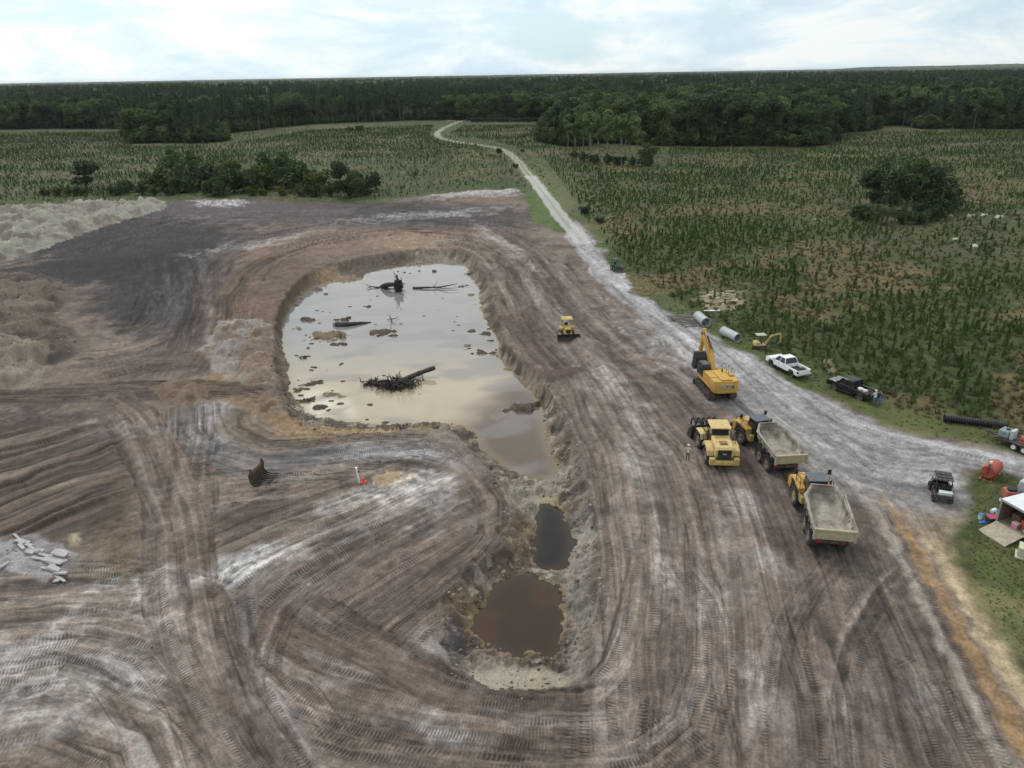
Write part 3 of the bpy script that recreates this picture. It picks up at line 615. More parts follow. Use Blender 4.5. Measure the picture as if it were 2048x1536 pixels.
LM_LIGHT = leafmat('light_leaves', (.055, .088, .034), (.135, .180, .064))
LM_PINE = leafmat('pine_needles', (.030, .054, .030), (.080, .118, .056))
LM_SAP = leafmat('sapling_needles', (.046, .080, .025), (.132, .184, .056))
LM_SHR = leafmat('shrub_leaves', (.032, .056, .022), (.090, .125, .044))
LM_YEL = leafmat('yellow_green_leaves', (.055, .080, .020), (.110, .135, .035))
LM_GRS = leafmat('grass_blades', (.078, .104, .036), (.170, .200, .072))
LM_DRY = leafmat('dry_grass', (.090, .070, .046), (.180, .145, .096))
LM_GROVE = leafmat('grove_leaves', (.070, .110, .040), (.170, .225, .080))
BARK = mat('bark', (.11, .095, .08), .9, var=.3, scale=2)
BARKP = mat('pale_bark', (.20, .185, .165), .9, var=.3, scale=2)

def card_cloud(P, Nn, size, rs, quad=True, tilt=.9, asp=1.4):
    """leaf clusters as small bent quads at the points P, facing roughly along Nn"""
    n = len(P); d = Nn+rs.normal(0, tilt, (n, 3)); d /= np.linalg.norm(d, axis=1)[:, None]+1e-9
    a = np.cross(d, rs.normal(0, 1, (n, 3))); a /= np.linalg.norm(a, axis=1)[:, None]+1e-9; b = np.cross(d, a)
    s = (size*rs.uniform(.6, 1.3, n))[:, None]
    V = np.stack([P-a*s*asp*.5, P-b*s*.5+d*s*.12, P+a*s*asp*.5, P+b*s*.5-d*s*.1], 1).reshape(-1, 3)
    F_ = np.arange(4*n).reshape(n, 4); return V, F_
def lobes_points(lobes, n, rs, shell=.55):
    vol = np.array([l[3]*l[4]*l[5] for l in lobes])**.66; k = rs.choice(len(lobes), n, p=vol/vol.sum()); Lb = np.array(lobes)[k]
    d = rs.normal(0, 1, (n, 3)); d[:, 2] += .25; d /= np.linalg.norm(d, axis=1)[:, None]
    r = rs.uniform(shell**2, 1, n)**.5*(1+rs.normal(0, .06, n))
    return Lb[:, :3]+d*Lb[:, 3:6]*r[:, None], d
def tube_np(pts, rad, n=6):
    pts = np.asarray(pts, float); V = []; F_ = []
    for i, p in enumerate(pts):
        t = pts[min(i+1, len(pts)-1)]-pts[max(i-1, 0)]; t = t/(np.linalg.norm(t)+1e-9)
        a = np.cross(t, [0, 0, 1] if abs(t[2]) < .9 else [1, 0, 0]); a /= np.linalg.norm(a); b = np.cross(t, a)
        for k in range(n):
            an = 2*math.pi*k/n; V.append(p+rad[i]*(math.cos(an)*a+math.sin(an)*b))
    for i in range(len(pts)-1):
        for k in range(n):
            F_.append((i*n+k, i*n+(k+1) % n, (i+1)*n+(k+1) % n, (i+1)*n+k))
    return np.array(V), np.array(F_)
def joinVF(L_):
    V = []; F_ = []; o = 0
    for v, f in L_: V.append(v); F_.append(f+o); o += len(v)
    return np.vstack(V), np.vstack(F_)
def mesh_only(name, V, F_, m_, tint=None, sm=False):
    o = mesh_np(name, V, F_, m_, smooth_=sm); me = o.data; bpy.data.objects.remove(o)
    if tint is not None: fattr(me, 'tint', tint, 'FACE')
    return me
def broadleaf(seed, H, Rw, lm, n=1500, base=.25, leaf=.75, trunk_r=.28, nl=9, bark=BARK):
    rs = np.random.default_rng(seed); lobes = []
    for i in range(nl):
        a = rs.uniform(0, 6.28); rr = Rw*rs.uniform(.15, .62)*(1 if i else 0); z = H*(base+.12+(1-base)*.78*rs.uniform(.1, 1)**.8*(1-.35*rr/Rw))
        s = Rw*rs.uniform(.36, .58); lobes.append((rr*math.cos(a), rr*math.sin(a), min(z, H-s*.7), s, s, s*.75))
    P, d = lobes_points(lobes, n, rs); V, F_ = card_cloud(P, d, leaf, rs)
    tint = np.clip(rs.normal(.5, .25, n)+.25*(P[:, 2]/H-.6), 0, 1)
    crown = mesh_only('crown', V, F_, lm, tint)
    parts = [tube_np([(0, 0, -.5), (rs.normal(0, .1), 0, H*.3), (rs.normal(0, .3), rs.normal(0, .3), H*.75)], [trunk_r*1.2, trunk_r, trunk_r*.35])]
    for l in lobes[:5]:
        parts.append(tube_np([(0, 0, H*rs.uniform(.2, .4)), (l[0]*.5, l[1]*.5, l[2]*.7), (l[0], l[1], l[2])], [trunk_r*.5, trunk_r*.35, .05], 5))
    v, f = joinVF(parts); return crown, mesh_only('trunk', v, f, bark)
def pine(seed, H, Rw, lm, n=700, base=.5, leaf=.7, tr=.2, bark=BARKP, cone=True):
    rs = np.random.default_rng(seed); z = base+(1-base)*rs.uniform(0, 1, n)**.9
    rmax = Rw*(1-((z-base)/(1-base))**(1.2 if cone else 3))*(.4+.6*ss(0, .15, (z-base)/(1-base)))+.25
    k = rs.integers(0, 7, n); a = k*.9+np.floor(z*16)*1.3+rs.normal(0, .35, n); r = rmax*rs.uniform(.15, 1, n)**.7
    P = np.column_stack([r*np.cos(a), r*np.sin(a), z*H+rs.normal(0, .15, n)-r*.1]); d = np.column_stack([np.cos(a), np.sin(a), np.full(n, .8)])
    V, F_ = card_cloud(P, d, leaf, rs, tilt=.7); crown = mesh_only('crown', V, F_, lm, np.clip(rs.normal(.5, .25, n), 0, 1))
    v, f = tube_np([(0, 0, -.5), (rs.normal(0, .1), rs.normal(0, .1), H*.5), (0, 0, H*.97)], [tr*1.15, tr*.8, .05]); return crown, mesh_only('trunk', v, f, bark)
def bush(seed, H, Rw, lm, n=500, leaf=.4, nl=5):
    rs = np.random.default_rng(seed); lobes = []
    for i in range(nl):
        a = rs.uniform(0, 6.28); rr = Rw*rs.uniform(.1, .8); s = rs.uniform(.28, .55); lobes.append((rr*math.cos(a), rr*math.sin(a), H*rs.uniform(.2, .8), Rw*s, Rw*s, H*rs.uniform(.2, .38)))
    P, d = lobes_points(lobes, n, rs, .4); P[:, 2] = np.maximum(P[:, 2], .05); V, F_ = card_cloud(P, d, leaf, rs)
    crown = mesh_only('foliage', V, F_, lm, np.clip(rs.normal(.5, .25, n), 0, 1))
    v, f = joinVF([tube_np([(0, 0, -.2), (math.cos(k*1.6)*Rw*.25, math.sin(k*1.6)*Rw*.25, H*.6)], [.07, .03], 4) for k in range(4)]); return crown, mesh_only('stem', v, f, BARK)
def palmetto(seed, H, lm):
    rs = np.random.default_rng(seed); L_ = []
    for k in range(16):
        a = rs.uniform(0, 6.28); e = rs.uniform(.1, 1.3); t = np.array([math.cos(a)*math.cos(e), math.sin(a)*math.cos(e), math.sin(e)]); p = t*H*.35+np.array([0, 0, H*.5])
        s_ = np.cross(t, [0, 0, 1]); s_ /= np.linalg.norm(s_)
        for w_ in np.linspace(-1.2, 1.2, 7):
            dr_ = t*math.cos(w_)+s_*math.sin(w_); q_ = np.cross(dr_, t+.01)*.05; L_.append((np.array([p-q_-[0, 0, .03], p+q_, p+dr_*H*.4+q_*.3-[0, 0, H*.06], p+dr_*H*.4-q_*.3-[0, 0, H*.06]]), np.array([[0, 1, 2, 3]])))
    v, f = joinVF(L_); crown = mesh_only('fronds', v, f, lm, np.random.default_rng(seed).uniform(0, 1, len(f)))
    v, f = tube_np([(0, 0, -.3), (0, 0, H*.55)], [.2, .16]); return crown, mesh_only('trunk', v, f, BARK)

OAK = [broadleaf(10+i, 19+i*.8, 6.2+.4*(i % 3), [LM_OAK, LM_OAKD, LM_OAK, LM_LIGHT, LM_OAKD][i], 1900, .04, .8, .2, 12) for i in range(5)]
OAKS = [broadleaf(30+i, 14, 4.6, [LM_OAK, LM_OAKD, LM_LIGHT][i], 1300, .0, .6) for i in range(3)]
TALL = [broadleaf(40+i, 20, 3.6, LM_GROVE, 1300, .30, .6, .12, 9, BARKP) for i in range(4)]
PINE = [pine(50+i, 20+i, 2.6, LM_PINE, 650, .42) for i in range(4)]
SHR = [bush(60+i, 3.2, 2.2, [LM_SHR, LM_OAKD, LM_YEL, LM_OAK][i], 800, .34, 9) for i in range(4)]
PALM = [palmetto(70+i, 3.0, LM_SHR) for i in range(2)]

def pair(name, pr, x, y, s, rz, label, cat, group, sz=None):
    e_ = bpy.data.objects.new(name, None); e_.empty_display_size = .3; C.objects.link(e_); e_.location = (x, y, gz1(x, y) if y < 400 else 0.); e_.rotation_euler = (0, 0, rz); e_.scale = (s, s, sz or s)
    for me in pr:
        c = bpy.data.objects.new(me.name.split('.')[0], me); C.objects.link(c); c.parent = e_
    return tag(e_, label, cat, group)
def poly_pts(px, spacing, seed, jit=.45, rows=None, ang=0.):
    """jittered grid of world points inside a survey polygon"""
    Pw = G([a for a, b in px], [b for a, b in px]); lo = Pw.min(0); hi = Pw.max(0); rs = np.random.default_rng(seed)
    c0 = (lo+hi)/2; R0 = np.hypot(*(hi-lo))/2; sx, sy = (spacing, spacing) if rows is None else (rows, spacing)
    gx, gy = np.meshgrid(np.arange(-R0, R0, sx), np.arange(-R0, R0, sy)); gx = gx.ravel(); gy = gy.ravel()
    gx = gx+rs.uniform(-jit, jit, gx.size)*sx; gy = gy+rs.uniform(-jit, jit, gy.size)*sy
    ca, sa = math.cos(ang), math.sin(ang); x = c0[0]+gx*ca-gy*sa; y = c0[1]+gx*sa+gy*ca
    k = inside(Pw, x, y) & (y > 15); return np.column_stack([x[k], y[k]])
PROTO = bpy.data.collections.new('plant_library')
def scatter(name, protos, P, sc, rz, idx, label, z=None, cat='undergrowth', tilt=None):
    """one stuff object: geometry nodes put a plant at each point"""
    sub = bpy.data.collections.new(name+'_set'); 
    for i, me_ in enumerate(protos):
        o = bpy.data.objects.new(f'plant_{i:02d}_{name}', me_); sub.objects.link(o)
    me = bpy.data.meshes.new(name); zz = ground_z(P[:, 0], P[:, 1]) if z is None else z
    V = np.column_stack([P, zz]).astype(np.float32); me.vertices.add(len(V)); me.vertices.foreach_set('co', V.ravel())
    fattr(me, 'sc', sc); fattr(me, 'rz', rz); a = me.attributes.new('ix', 'INT', 'POINT'); a.data.foreach_set('value', idx.astype(np.int32))
    o = bpy.data.objects.new(name, me); C.objects.link(o)
    ng = bpy.data.node_groups.new(name, 'GeometryNodeTree'); ng.interface.new_socket('Geometry', in_out='INPUT', socket_type='NodeSocketGeometry'); ng.interface.new_socket('Geometry', in_out='OUTPUT', socket_type='NodeSocketGeometry')
    n_ = ng.nodes.new; l_ = ng.links.new; gi = n_('NodeGroupInput'); go = n_('NodeGroupOutput'); ip = n_('GeometryNodeInstanceOnPoints'); ci = n_('GeometryNodeCollectionInfo')
    ci.inputs['Collection'].default_value = sub; ci.inputs['Separate Children'].default_value = True; ci.inputs['Reset Children'].default_value = True
    def na_(nm, ty):
        x = n_('GeometryNodeInputNamedAttribute'); x.data_type = ty; x.inputs['Name'].default_value = nm; return x.outputs['Attribute']
    l_(gi.outputs[0], ip.inputs['Points']); l_(ci.outputs[0], ip.inputs['Instance']); ip.inputs['Pick Instance'].default_value = True
    l_(na_('ix', 'INT'), ip.inputs['Instance Index']); l_(na_('sc', 'FLOAT'), ip.inputs['Scale'])
    cx_ = n_('ShaderNodeCombineXYZ'); l_(na_('rz', 'FLOAT'), cx_.inputs[2]); l_(cx_.outputs[0], ip.inputs['Rotation']); l_(ip.outputs[0], go.inputs[0])
    md = o.modifiers.new('scatter', 'NODES'); md.node_group = ng
    return tag(o, label, cat, kind='stuff')
def merged(pr):
    """crown and trunk of a library tree in one mesh for the far wood"""
    bm = bmesh.new(); 
    for i, me in enumerate(pr):
        n0_ = len(bm.faces); bm.from_mesh(me); bm.faces.ensure_lookup_table()
        for f in bm.faces[n0_:]: f.material_index = i
    me = bpy.data.meshes.new('far_tree'); bm.to_mesh(me); bm.free()
    for p in pr: me.materials.append(p.materials[0])
    return me

# -- the wood: front edge as drawn, depth to about a kilometre, then a canopy sheet
EDGE = [(-260, 262), (0, 258), (250, 258), (262, 284), (330, 286), (430, 284), (440, 268), (620, 249), (860, 240), (1000, 241), (1098, 240), (1100, 262), (1112, 290), (1170, 292), (1200, 286), (1330, 292), (1500, 292), (1640, 292), (1660, 268), (1740, 262), (1742, 252), (1850, 252), (1852, 258), (2048, 258), (2330, 262)]
WOOD = EDGE+[(2330, 186), (2048, 180), (1024, 196), (0, 214), (-260, 218)]
wp = poly_pts(WOOD, 7.6, 5); rs = np.random.default_rng(8)
EW = G([a for a, b in EDGE], [b for a, b in EDGE])
de, _, _ = nearest(EW, wp[:, 0], wp[:, 1])
uu, vv = UV(wp[:, 0], wp[:, 1])
ispine = (fbm(wp[:, 0]/60, wp[:, 1]/90, 3, 77) > .52) | ((uu > 620) & (uu < 900) & (rs.random(len(uu)) < .8))
bigr = (uu > 1090) & (uu < 1700) & (vv > 235)
order = np.argsort(de+rs.uniform(0, 3, len(de))+(uu < -20)*500+(uu > 2070)*500+.02*wp[:, 1])
nb_, np_ = 0, 0; taken = np.zeros(len(de), bool)
for k in order:
    if uu[k] < -30 or uu[k] > 2080 or de[k] > 40: continue
    pn = ispine[k] and not bigr[k]
    if pn and np_ >= 120: continue
    if not pn and nb_ >= 230: continue
    side_ = 'left' if uu[k] < 640 else ('middle' if uu[k] < 1090 else 'right')
    s_ = rs.uniform(.85, 1.15)*(1.0 if bigr[k] else .95)
    if pn:
        np_ += 1; pair('pine_tree', PINE[int(rs.integers(4))], wp[k, 0], wp[k, 1], s_, rs.uniform(0, 6), {'left': 'tall pine in the edge of the wood, left of the planted field', 'middle': 'tall slim pine in the wood behind the winding lane', 'right': 'tall pine in the edge of the wood at the right'}[side_], 'tree', 'pines along the %s edge of the wood' % side_)
    else:
        nb_ += 1; pair('broadleaf_tree', OAK[int(rs.integers(5))], wp[k, 0], wp[k, 1], s_, rs.uniform(0, 6), {'left': 'dark green broadleaf tree in the edge of the wood at the left', 'middle': 'dark broadleaf tree in the wood behind the winding lane', 'right': 'dense dark broadleaf tree in the edge of the wood at the right'}[side_], 'tree', 'broadleaf trees along the %s edge of the wood' % side_)
    taken[k] = True
far = wp[~taken]; isp = ispine[~taken]; fb = [merged(p) for p in OAK]+[merged(p) for p in PINE]
ix = np.where(isp & ~bigr[~taken], 5+rs.integers(0, 4, len(far)), rs.integers(0, 5, len(far)))
scatter('wood', fb, far, rs.uniform(.8, 1.2, len(far)), rs.uniform(0, 6.28, len(far)), ix, 'dark green mixed wood stretching behind the planted field', z=np.zeros(len(far)), cat='wood')
# beyond: canopy sheet with its own crowns, rising over the sheet
yc = np.geomspace(1000, 21000, 190); kx = np.linspace(-.85, .85, 620)
xx = (kx[None, :]*yc[:, None]).ravel(); yy = np.repeat(yc, len(kx))
zz = 12+9*fbm(xx/9, yy/16, 2, 601)+6*fbm(xx/90, yy/160, 3, 602)+ss(1000, 1060, yy)*0
zz += 9*ss(.45, .75, fbm(xx/900, yy/1600, 3, 603))*ss(1500, 3500, yy)
zz += 55*ss(5200, 7600, yy)*ss(1e9, 0, yy)*np.exp(-(np.maximum(np.abs(xx/yy-.62)-.17, 0)/.035)**2)*.42
i2 = (np.arange(len(yc)-1)[:, None]*len(kx)+np.arange(len(kx)-1)[None, :]).ravel()
q = Mt('canopy'); geo = q.n('ShaderNodeNewGeometry').outputs['Position']
nA = q.noise(.09, 5, .7, geo); nB = q.noise(.004, 3, .5, geo); f = q.rng(q.math('ADD', q.math('MULTIPLY', nA, .7), q.math('MULTIPLY', nB, .3)), .35, .65, 0, 1)
q.l(q.mix(f, (.018, .031, .017), (.052, .076, .034)), q.b.inputs['Base Color']); q.b.inputs['Roughness'].default_value = .9; q.b.inputs['Specular IOR Level'].default_value = .1
cano = mesh_np('forest_canopy', np.column_stack([xx, yy, zz]), np.column_stack([i2, i2+1, i2+len(kx)+1, i2+len(kx)]), q.m); tag(cano, 'far forest canopy running to the horizon', 'wood', kind='stuff')
rs = np.random.default_rng(19); ny_ = 26000; ty = 1000*(4.2)**rs.random(ny_); tx = rs.uniform(-.82, .82, ny_)*ty; tp = np.column_stack([tx, ty])
ix = np.where(fbm(tx/150, ty/250, 3, 611) > .5, 5+rs.integers(0, 4, ny_), rs.integers(0, 5, ny_))
scatter('distant_wood', fb, tp, rs.uniform(.8, 1.25, ny_)*(1+.0*ty), rs.uniform(0, 6.28, ny_), ix, 'distant treetops fading towards the horizon', z=np.full(ny_, 1.5), cat='wood')

# thicket along the foot of the wood
ed_ = smooth(EW, 4.0); ed_ = ed_[(ed_[:, 0] > -600)]; up_ = []
for k in range(4): up_.append(ed_+np.column_stack([rs.normal(0, 2.5, len(ed_)), rs.uniform(0, 9, len(ed_))]))
up_ = np.vstack(up_); th = [merged(p) for p in OAKS]+[merged(p) for p in SHR]
ix = rs.integers(0, 7, len(up_)); scatter('thicket', th, up_, np.where(ix < 3, rs.uniform(.4, .8, len(up_)), rs.uniform(1.0, 2.2, len(up_))), rs.uniform(0, 6.28, len(up_)), ix, 'dark undergrowth closing the foot of the wood', z=np.zeros(len(up_)), cat='undergrowth')
# -- single trees and clumps in the field
def T_(name, pr, u, v, s, label, cat='tree', group=None, sz=None): 
    x, y = gp(u, v); return pair(name, pr, x, y, s, random.uniform(0, 6.28), label, cat, group, sz)
for i, (u, v, s) in enumerate([(268, 284, .75), (300, 284, .8), (330, 286, .7), (372, 284, .85), (405, 286, .75)]):
    T_('broadleaf_tree', OAKS[i % 3 if i else 2], u, v, s*1.15, ['rounded light green tree at the left tip of the projecting copse', 'dark tree inside the copse projecting into the left field', 'leaning pale tree of the copse projecting into the left field', 'tall green tree in the middle of the projecting copse', 'rounded tree where the projecting copse meets the wood'][i])
for i, (u, v, s) in enumerate([(1150, 296, .9), (1166, 305, .95), (1180, 310, 1.0), (1195, 312, 1.0), (1212, 314, .95), (1228, 316, 1.0), (1242, 318, .92), (1258, 318, .98), (1272, 320, .9), (1180, 296, 1), (1215, 298, 1), (1250, 300, .95), (1136, 292, .85), (1240, 296, .9)]):
    T_('slender_tree', TALL[i % 4], u, v+14, s*1.0, 'tall thin tree with bare pale trunk and light crown in the grove beside the lane', 'tree', 'slender trees of the grove right of the lane')
T_('broadleaf_tree', OAKS[2], 1300, 330, .75, 'bushy green tree at the right end of the slender grove'); T_('broadleaf_tree', OAKS[0], 1288, 326, .6, 'low dark tree beside the bushy green one at the grove end')
for i, (u, v, s) in enumerate([(1165, 322, .9), (1190, 326, 1), (1215, 328, 1), (1240, 330, 1), (1265, 332, .9), (1290, 332, 1.0), (1150, 316, .8)]):
    T_('shrub', SHR[i % 2], u, v, s*1.2, 'low dark shrub at the foot of the slender grove', 'shrub', 'shrubs under the slender grove')
T_('broadleaf_tree', OAKS[1], 175, 380, 1.3, 'dark rounded oak standing alone in the left field', sz=.85)
lbl = ['dark bushy tree in the hedge behind the black soil', 'broad grey green shrub in the hedge behind the black soil']
for i, (u, v, s, k) in enumerate([(305, 372, 1.2, 1), (330, 380, 1.5, 0), (352, 350, 1.6, 3), (385, 345, 1.7, 0), (365, 385, 1.3, 1), (400, 380, 1.7, 1), (415, 360, 1.5, 2), (445, 372, 1.3, 0), (430, 392, 1.2, 1), (470, 385, 1.4, 0), (455, 350, 1.1, 2), (498, 382, 1.4, 1), (522, 378, 1.5, 2), (250, 385, .9, 1), (285, 390, .8, 0), (232, 392, .8, 1), (545, 362, 1.6, 3), (575, 362, 1.7, 3), (590, 375, 1.4, 1), (610, 382, 1.6, 0), (640, 385, 1.2, 2), (560, 392, .8, 2), (600, 398, .8, 0), (630, 398, .9, 1), (660, 396, 1.0, 0), (500, 395, .7, 2), (525, 396, .6, 2), (700, 392, 1.2, 0), (725, 382, 1.2, 1), (340, 395, .7, 1), (310, 393, .7, 0), (120, 392, .8, 2), (140, 396, .8, 0), (160, 398, .7, 1), (712, 398, .8, 3), (470, 342, .9, 2), (735, 394, .6, 1), (90, 400, .6, 1)]):
    T_('shrub', SHR[k], u, min(v, 391), s*rng.uniform(1.4, 1.9)*(.8 if v > 391 else 1), ['broad green shrub in the hedge behind the black soil', 'dark rounded shrub in the hedge behind the black soil', 'bright yellow green shrub in the hedge behind the black soil', 'mid green shrub in the hedge behind the black soil'][k], 'shrub', ['green', 'dark', 'yellow green', 'mid green'][k]+' shrubs of the hedge')
T_('broadleaf_tree', OAKS[1], 682, 394, .85, 'tallest dark tree of the hedge behind the black soil', sz=.95); T_('broadleaf_tree', OAKS[0], 716, 392, .62, 'round green tree at the right end of the hedge'); T_('broadleaf_tree', OAKS[1], 575, 378, .62, 'dark tree in the middle of the hedge, behind two shrubs'); T_('broadleaf_tree', OAKS[1], 392, 366, .6, 'dark tree in the left half of the hedge')
for i, (u, v, s, k) in enumerate([(1745, 420, .9, 1), (1780, 430, 1.0, 1), (1810, 425, 1.05, 0), (1845, 425, .95, 1), (1870, 415, .85, 0), (1795, 405, 1.0, 0), (1830, 400, 1.0, 1), (1760, 400, .85, 0)]):
    T_('broadleaf_tree', OAKS[k], u, v, s*1.05, 'dark broadleaf tree of the large clump in the right field', 'tree', 'trees of the clump in the right field', s*1.0)
for i, (u, v, s, k) in enumerate([(1722, 438, .8, 1), (1750, 446, .8, 0), (1850, 440, 1.0, 1), (1880, 428, 1.0, 1), (1895, 415, .9, 0), (1835, 448, .7, 1), (1800, 448, .8, 0), (1905, 400, .8, 3)]):
    T_('shrub', SHR[k], u, v, s*1.5, 'shrub at the foot of the large clump in the right field', 'shrub', 'shrubs of the clump in the right field')
for i, (u, v) in enumerate([(1758, 452), (1772, 450), (1788, 452), (1744, 440)]):
    T_('palmetto', PALM[i % 2], u, v, 1.3, 'small palm with dry fronds before the large field clump', 'palm', 'palms of the field clump')
for (u, v, s, l_) in [(997, 307, .8, 'small dark bush left of the winding lane, the upper one'), (1044, 305, .5, 'small bush at the right verge of the winding lane'), (1168, 428, .75, 'dark round bush right of the lane, nearest the yard'), (1198, 445, .5, 'small bush between the lane and the saplings'), (640, 246, 1.6, 'dark shrub in front of the pines at the far lane'), (720, 262, 1.3, 'dark shrub standing in the far left field'), (700, 262, 1.0, 'low shrub beside the one in the far left field'), (830, 350, .5, 'small green bush in the brown patch left of the lane'), (1030, 335, .55, 'small bush close to the left side of the lane'), (1888, 240, .8, 'pale shrub in the far gap of the right wood'), (1772, 252, 1.4, 'grey green shrub in the clearing of the right wood')]:
    T_('shrub', SHR[0 if 'green' in l_ else 1], u, v, s, l_, 'shrub')
for i in range(14):
    T_('shrub', SHR[1], 945+i*10, 244, 1.0+.3*random.random(), 'dark shrub of the low hedge at the far end of the lane', 'shrub', 'hedge shrubs at the far end of the lane')

# -- planted pine saplings
def sapling(seed, H=2.1):
    rs = np.random.default_rng(seed); n = 84; z = rs.uniform(.06, 1, n); a = rs.uniform(0, 6.28, n); L__ = H*(.20*(1-z)+.09)*rs.uniform(.7, 1.2, n); V = []; F_ = []
    for k in range(n):
        p = np.array([0, 0, z[k]*H]); t = np.array([math.cos(a[k]), math.sin(a[k]), 1.1+z[k]*1.3]); t /= np.linalg.norm(t); w_ = np.cross(t, rs.normal(0, 1, 3)); w_ /= np.linalg.norm(w_); w_ = w_*(.038+.03*rs.random())
        e_ = p+t*L__[k]*1.5; o = len(V); V += [p-w_*.6, p+t*L__[k]-w_*1.5, e_, p+t*L__[k]+w_*1.5]; F_.append((o, o+1, o+2, o+3))
    return mesh_only('foliage', V, F_, LM_SAP, np.clip(rs.normal(.5, .25, n), 0, 1)), None
SAP = [sapling(90+i, 1.7+.25*i)[0] for i in range(4)]
F_RIGHT = [(1195, 470), (1165, 430), (1130, 375), (1090, 320), (1050, 300), (985, 282), (930, 276), (900, 268), (930, 252), (1090, 250), (1112, 296), (1170, 300), (1200, 334), (1330, 336), (1340, 298), (1650, 298), (1665, 272), (1850, 262), (2300, 264), (2400, 1000), (2048, 870), (1850, 830), (1700, 770), (1560, 700), (1480, 668), (1400, 620), (1310, 585), (1250, 530)]
F_LEFT = [(-250, 268), (240, 266), (262, 292), (440, 292), (620, 262), (870, 250), (860, 270), (960, 296), (1010, 318), (1040, 352), (1048, 372), (940, 372), (860, 388), (750, 402), (740, 370), (690, 330), (560, 335), (470, 330), (350, 330), (290, 380), (210, 398), (60, 404), (-250, 430)]
pr_ = poly_pts(F_RIGHT, 1.45, 31, .46, 2.0, R_(-24)); pl_ = poly_pts(F_LEFT, 1.45, 32, .42, 2.2, R_(14))
Pn = np.vstack([pr_, pl_]); u_, v_ = UV(Pn[:, 0], Pn[:, 1])
def ng(x, y): return fbm(x/22, y/14, 5, 21)+.25*(fbm(x/5, y/5, 4, 22)-.5)
brown = ng(Pn[:, 0], Pn[:, 1]); rs = np.random.default_rng(41)
keep = rs.random(len(Pn)) < np.clip(1.15-ss(.44, .62, brown)*.8, 0, 1)*.97
thin = np.ones(len(Pn)); thin[(u_ > 1780) & (v_ > 430) & (v_ < 560)] = .25; thin[(v_ > 640) & (v_ > 655+(u_-1400)*.32)] = .35; thin[(u_ > 1350) & (u_ < 1520) & (v_ > 575) & (v_ < 640)] = .1
thin[(u_ > 640) & (u_ < 1040) & (v_ > 318)] = .25; thin[(u_ < 200) & (v_ > 385)] = .6
clump = np.hypot((u_-1810)/95, (v_-420)/34) < 1
keep &= (rs.random(len(Pn)) < thin) & ~clump & (ground_z(Pn[:, 0], Pn[:, 1]) < .8)
lnD = np.minimum(nearest(smooth(G([a for a, b in RD], [b for a, b in RD]), 6), Pn[:, 0], Pn[:, 1])[0], 99); keep &= lnD > 4.5
keep &= sdf(SITEw, Pn[:, 0], Pn[:, 1])[0] < -1.5
Pn = Pn[keep]; u_, v_ = UV(Pn[:, 0], Pn[:, 1]); d_ = np.hypot(Pn[:, 0], Pn[:, 1])+(u_ > 2044)*900+(u_ < 0)*900
o_ = np.argsort(d_); print('saplings', len(Pn)); rs = np.random.default_rng(43)
scl = rs.uniform(.35, .95, len(Pn))*(.6+.65*fbm(Pn[:, 0]/12, Pn[:, 1]/12, 2, 61))
gz_ = ground_z(Pn[:, 0], Pn[:, 1]); ck = fbm(Pn[:, 0]/12, Pn[:, 1]/12, 2, 61)
for k in o_[:300]:
    o = bpy.data.objects.new('pine_sapling', SAP[k % 4]); C.objects.link(o); o.location = (Pn[k, 0], Pn[k, 1], gz_[k]-.05); o.scale = (scl[k]*.95, scl[k]*.95, scl[k]*1.05); o.rotation_euler = (rs.normal(0, .05), rs.normal(0, .05), rs.uniform(0, 6.28))
    near_ = Pn[k, 1] < 75
    tag(o, 'young pine sapling standing in the weeds nearest the parked vehicles' if near_ else 'young pine sapling in the right field beyond the parked vehicles', 'sapling', 'planted pine saplings nearest the yard' if near_ else 'planted pine saplings of the right field')
rest = o_[300:]
scatter('planted_saplings', SAP, Pn[rest], scl[rest]*np.where(Pn[rest, 1] > 170, .82, .95), rs.uniform(0, 6.28, len(rest)), rs.integers(0, 4, len(rest)), 'rows of young pine saplings filling the fields', cat='saplings')
# -- grasses and weeds
def tuft(seed, H, n, lm, W=.35):
    rs = np.random.default_rng(seed); V = []; F_ = []
    for k in range(n):
        a = rs.uniform(0, 6.28); r = rs.uniform(0, W); p = np.array([r*math.cos(a), r*math.sin(a), -.03]); h = H*rs.uniform(.5, 1.1); ln = rs.normal(0, .28*H, 2); b = rs.uniform(0, 6.28); w_ = np.array([math.cos(b), math.sin(b), 0])*rs.uniform(.03, .06)
        o = len(V); V += [p-w_, p+w_, p+[ln[0]*.4, ln[1]*.4, h*.6]+w_*.8, p+[ln[0], ln[1], h]]; F_.append((o, o+1, o+2, o+3))
    return mesh_only('tuft', V, F_, lm, rs.uniform(0, 1, n))
TUF = [tuft(1, .38, 22, LM_GRS), tuft(2, .5, 22, LM_GRS), tuft(3, .6, 20, LM_DRY), tuft(4, .4, 20, LM_DRY), tuft(5, .7, 24, LM_SHR, .45), tuft(6, .3, 20, LM_YEL, .4)]
g1 = poly_pts([(1130, 270), (2300, 270), (2350, 470), (2400, 1010), (2048, 903), (1860, 866), (1780, 842), (1650, 790), (1545, 738), (1440, 680), (1350, 628), (1250, 556), (1180, 470)], .72, 51, .5)
g1 = g1[rng.random(len(g1)) < np.clip((85/np.hypot(g1[:, 0], g1[:, 1]))**1.6, .05, 1)]
g3 = poly_pts([(-250, 268), (860, 256), (1050, 300), (1090, 345), (1130, 440), (1056, 440), (1040, 376), (850, 392), (740, 402), (335, 400), (-250, 430)], 2.6, 53, .5)
g4 = poly_pts([(1945, 945), (1975, 932), (2048, 955), (2300, 1015), (2350, 1600), (2200, 1560), (2048, 1350), (1960, 1200), (1915, 1100), (1940, 1010)], .34, 54, .5)
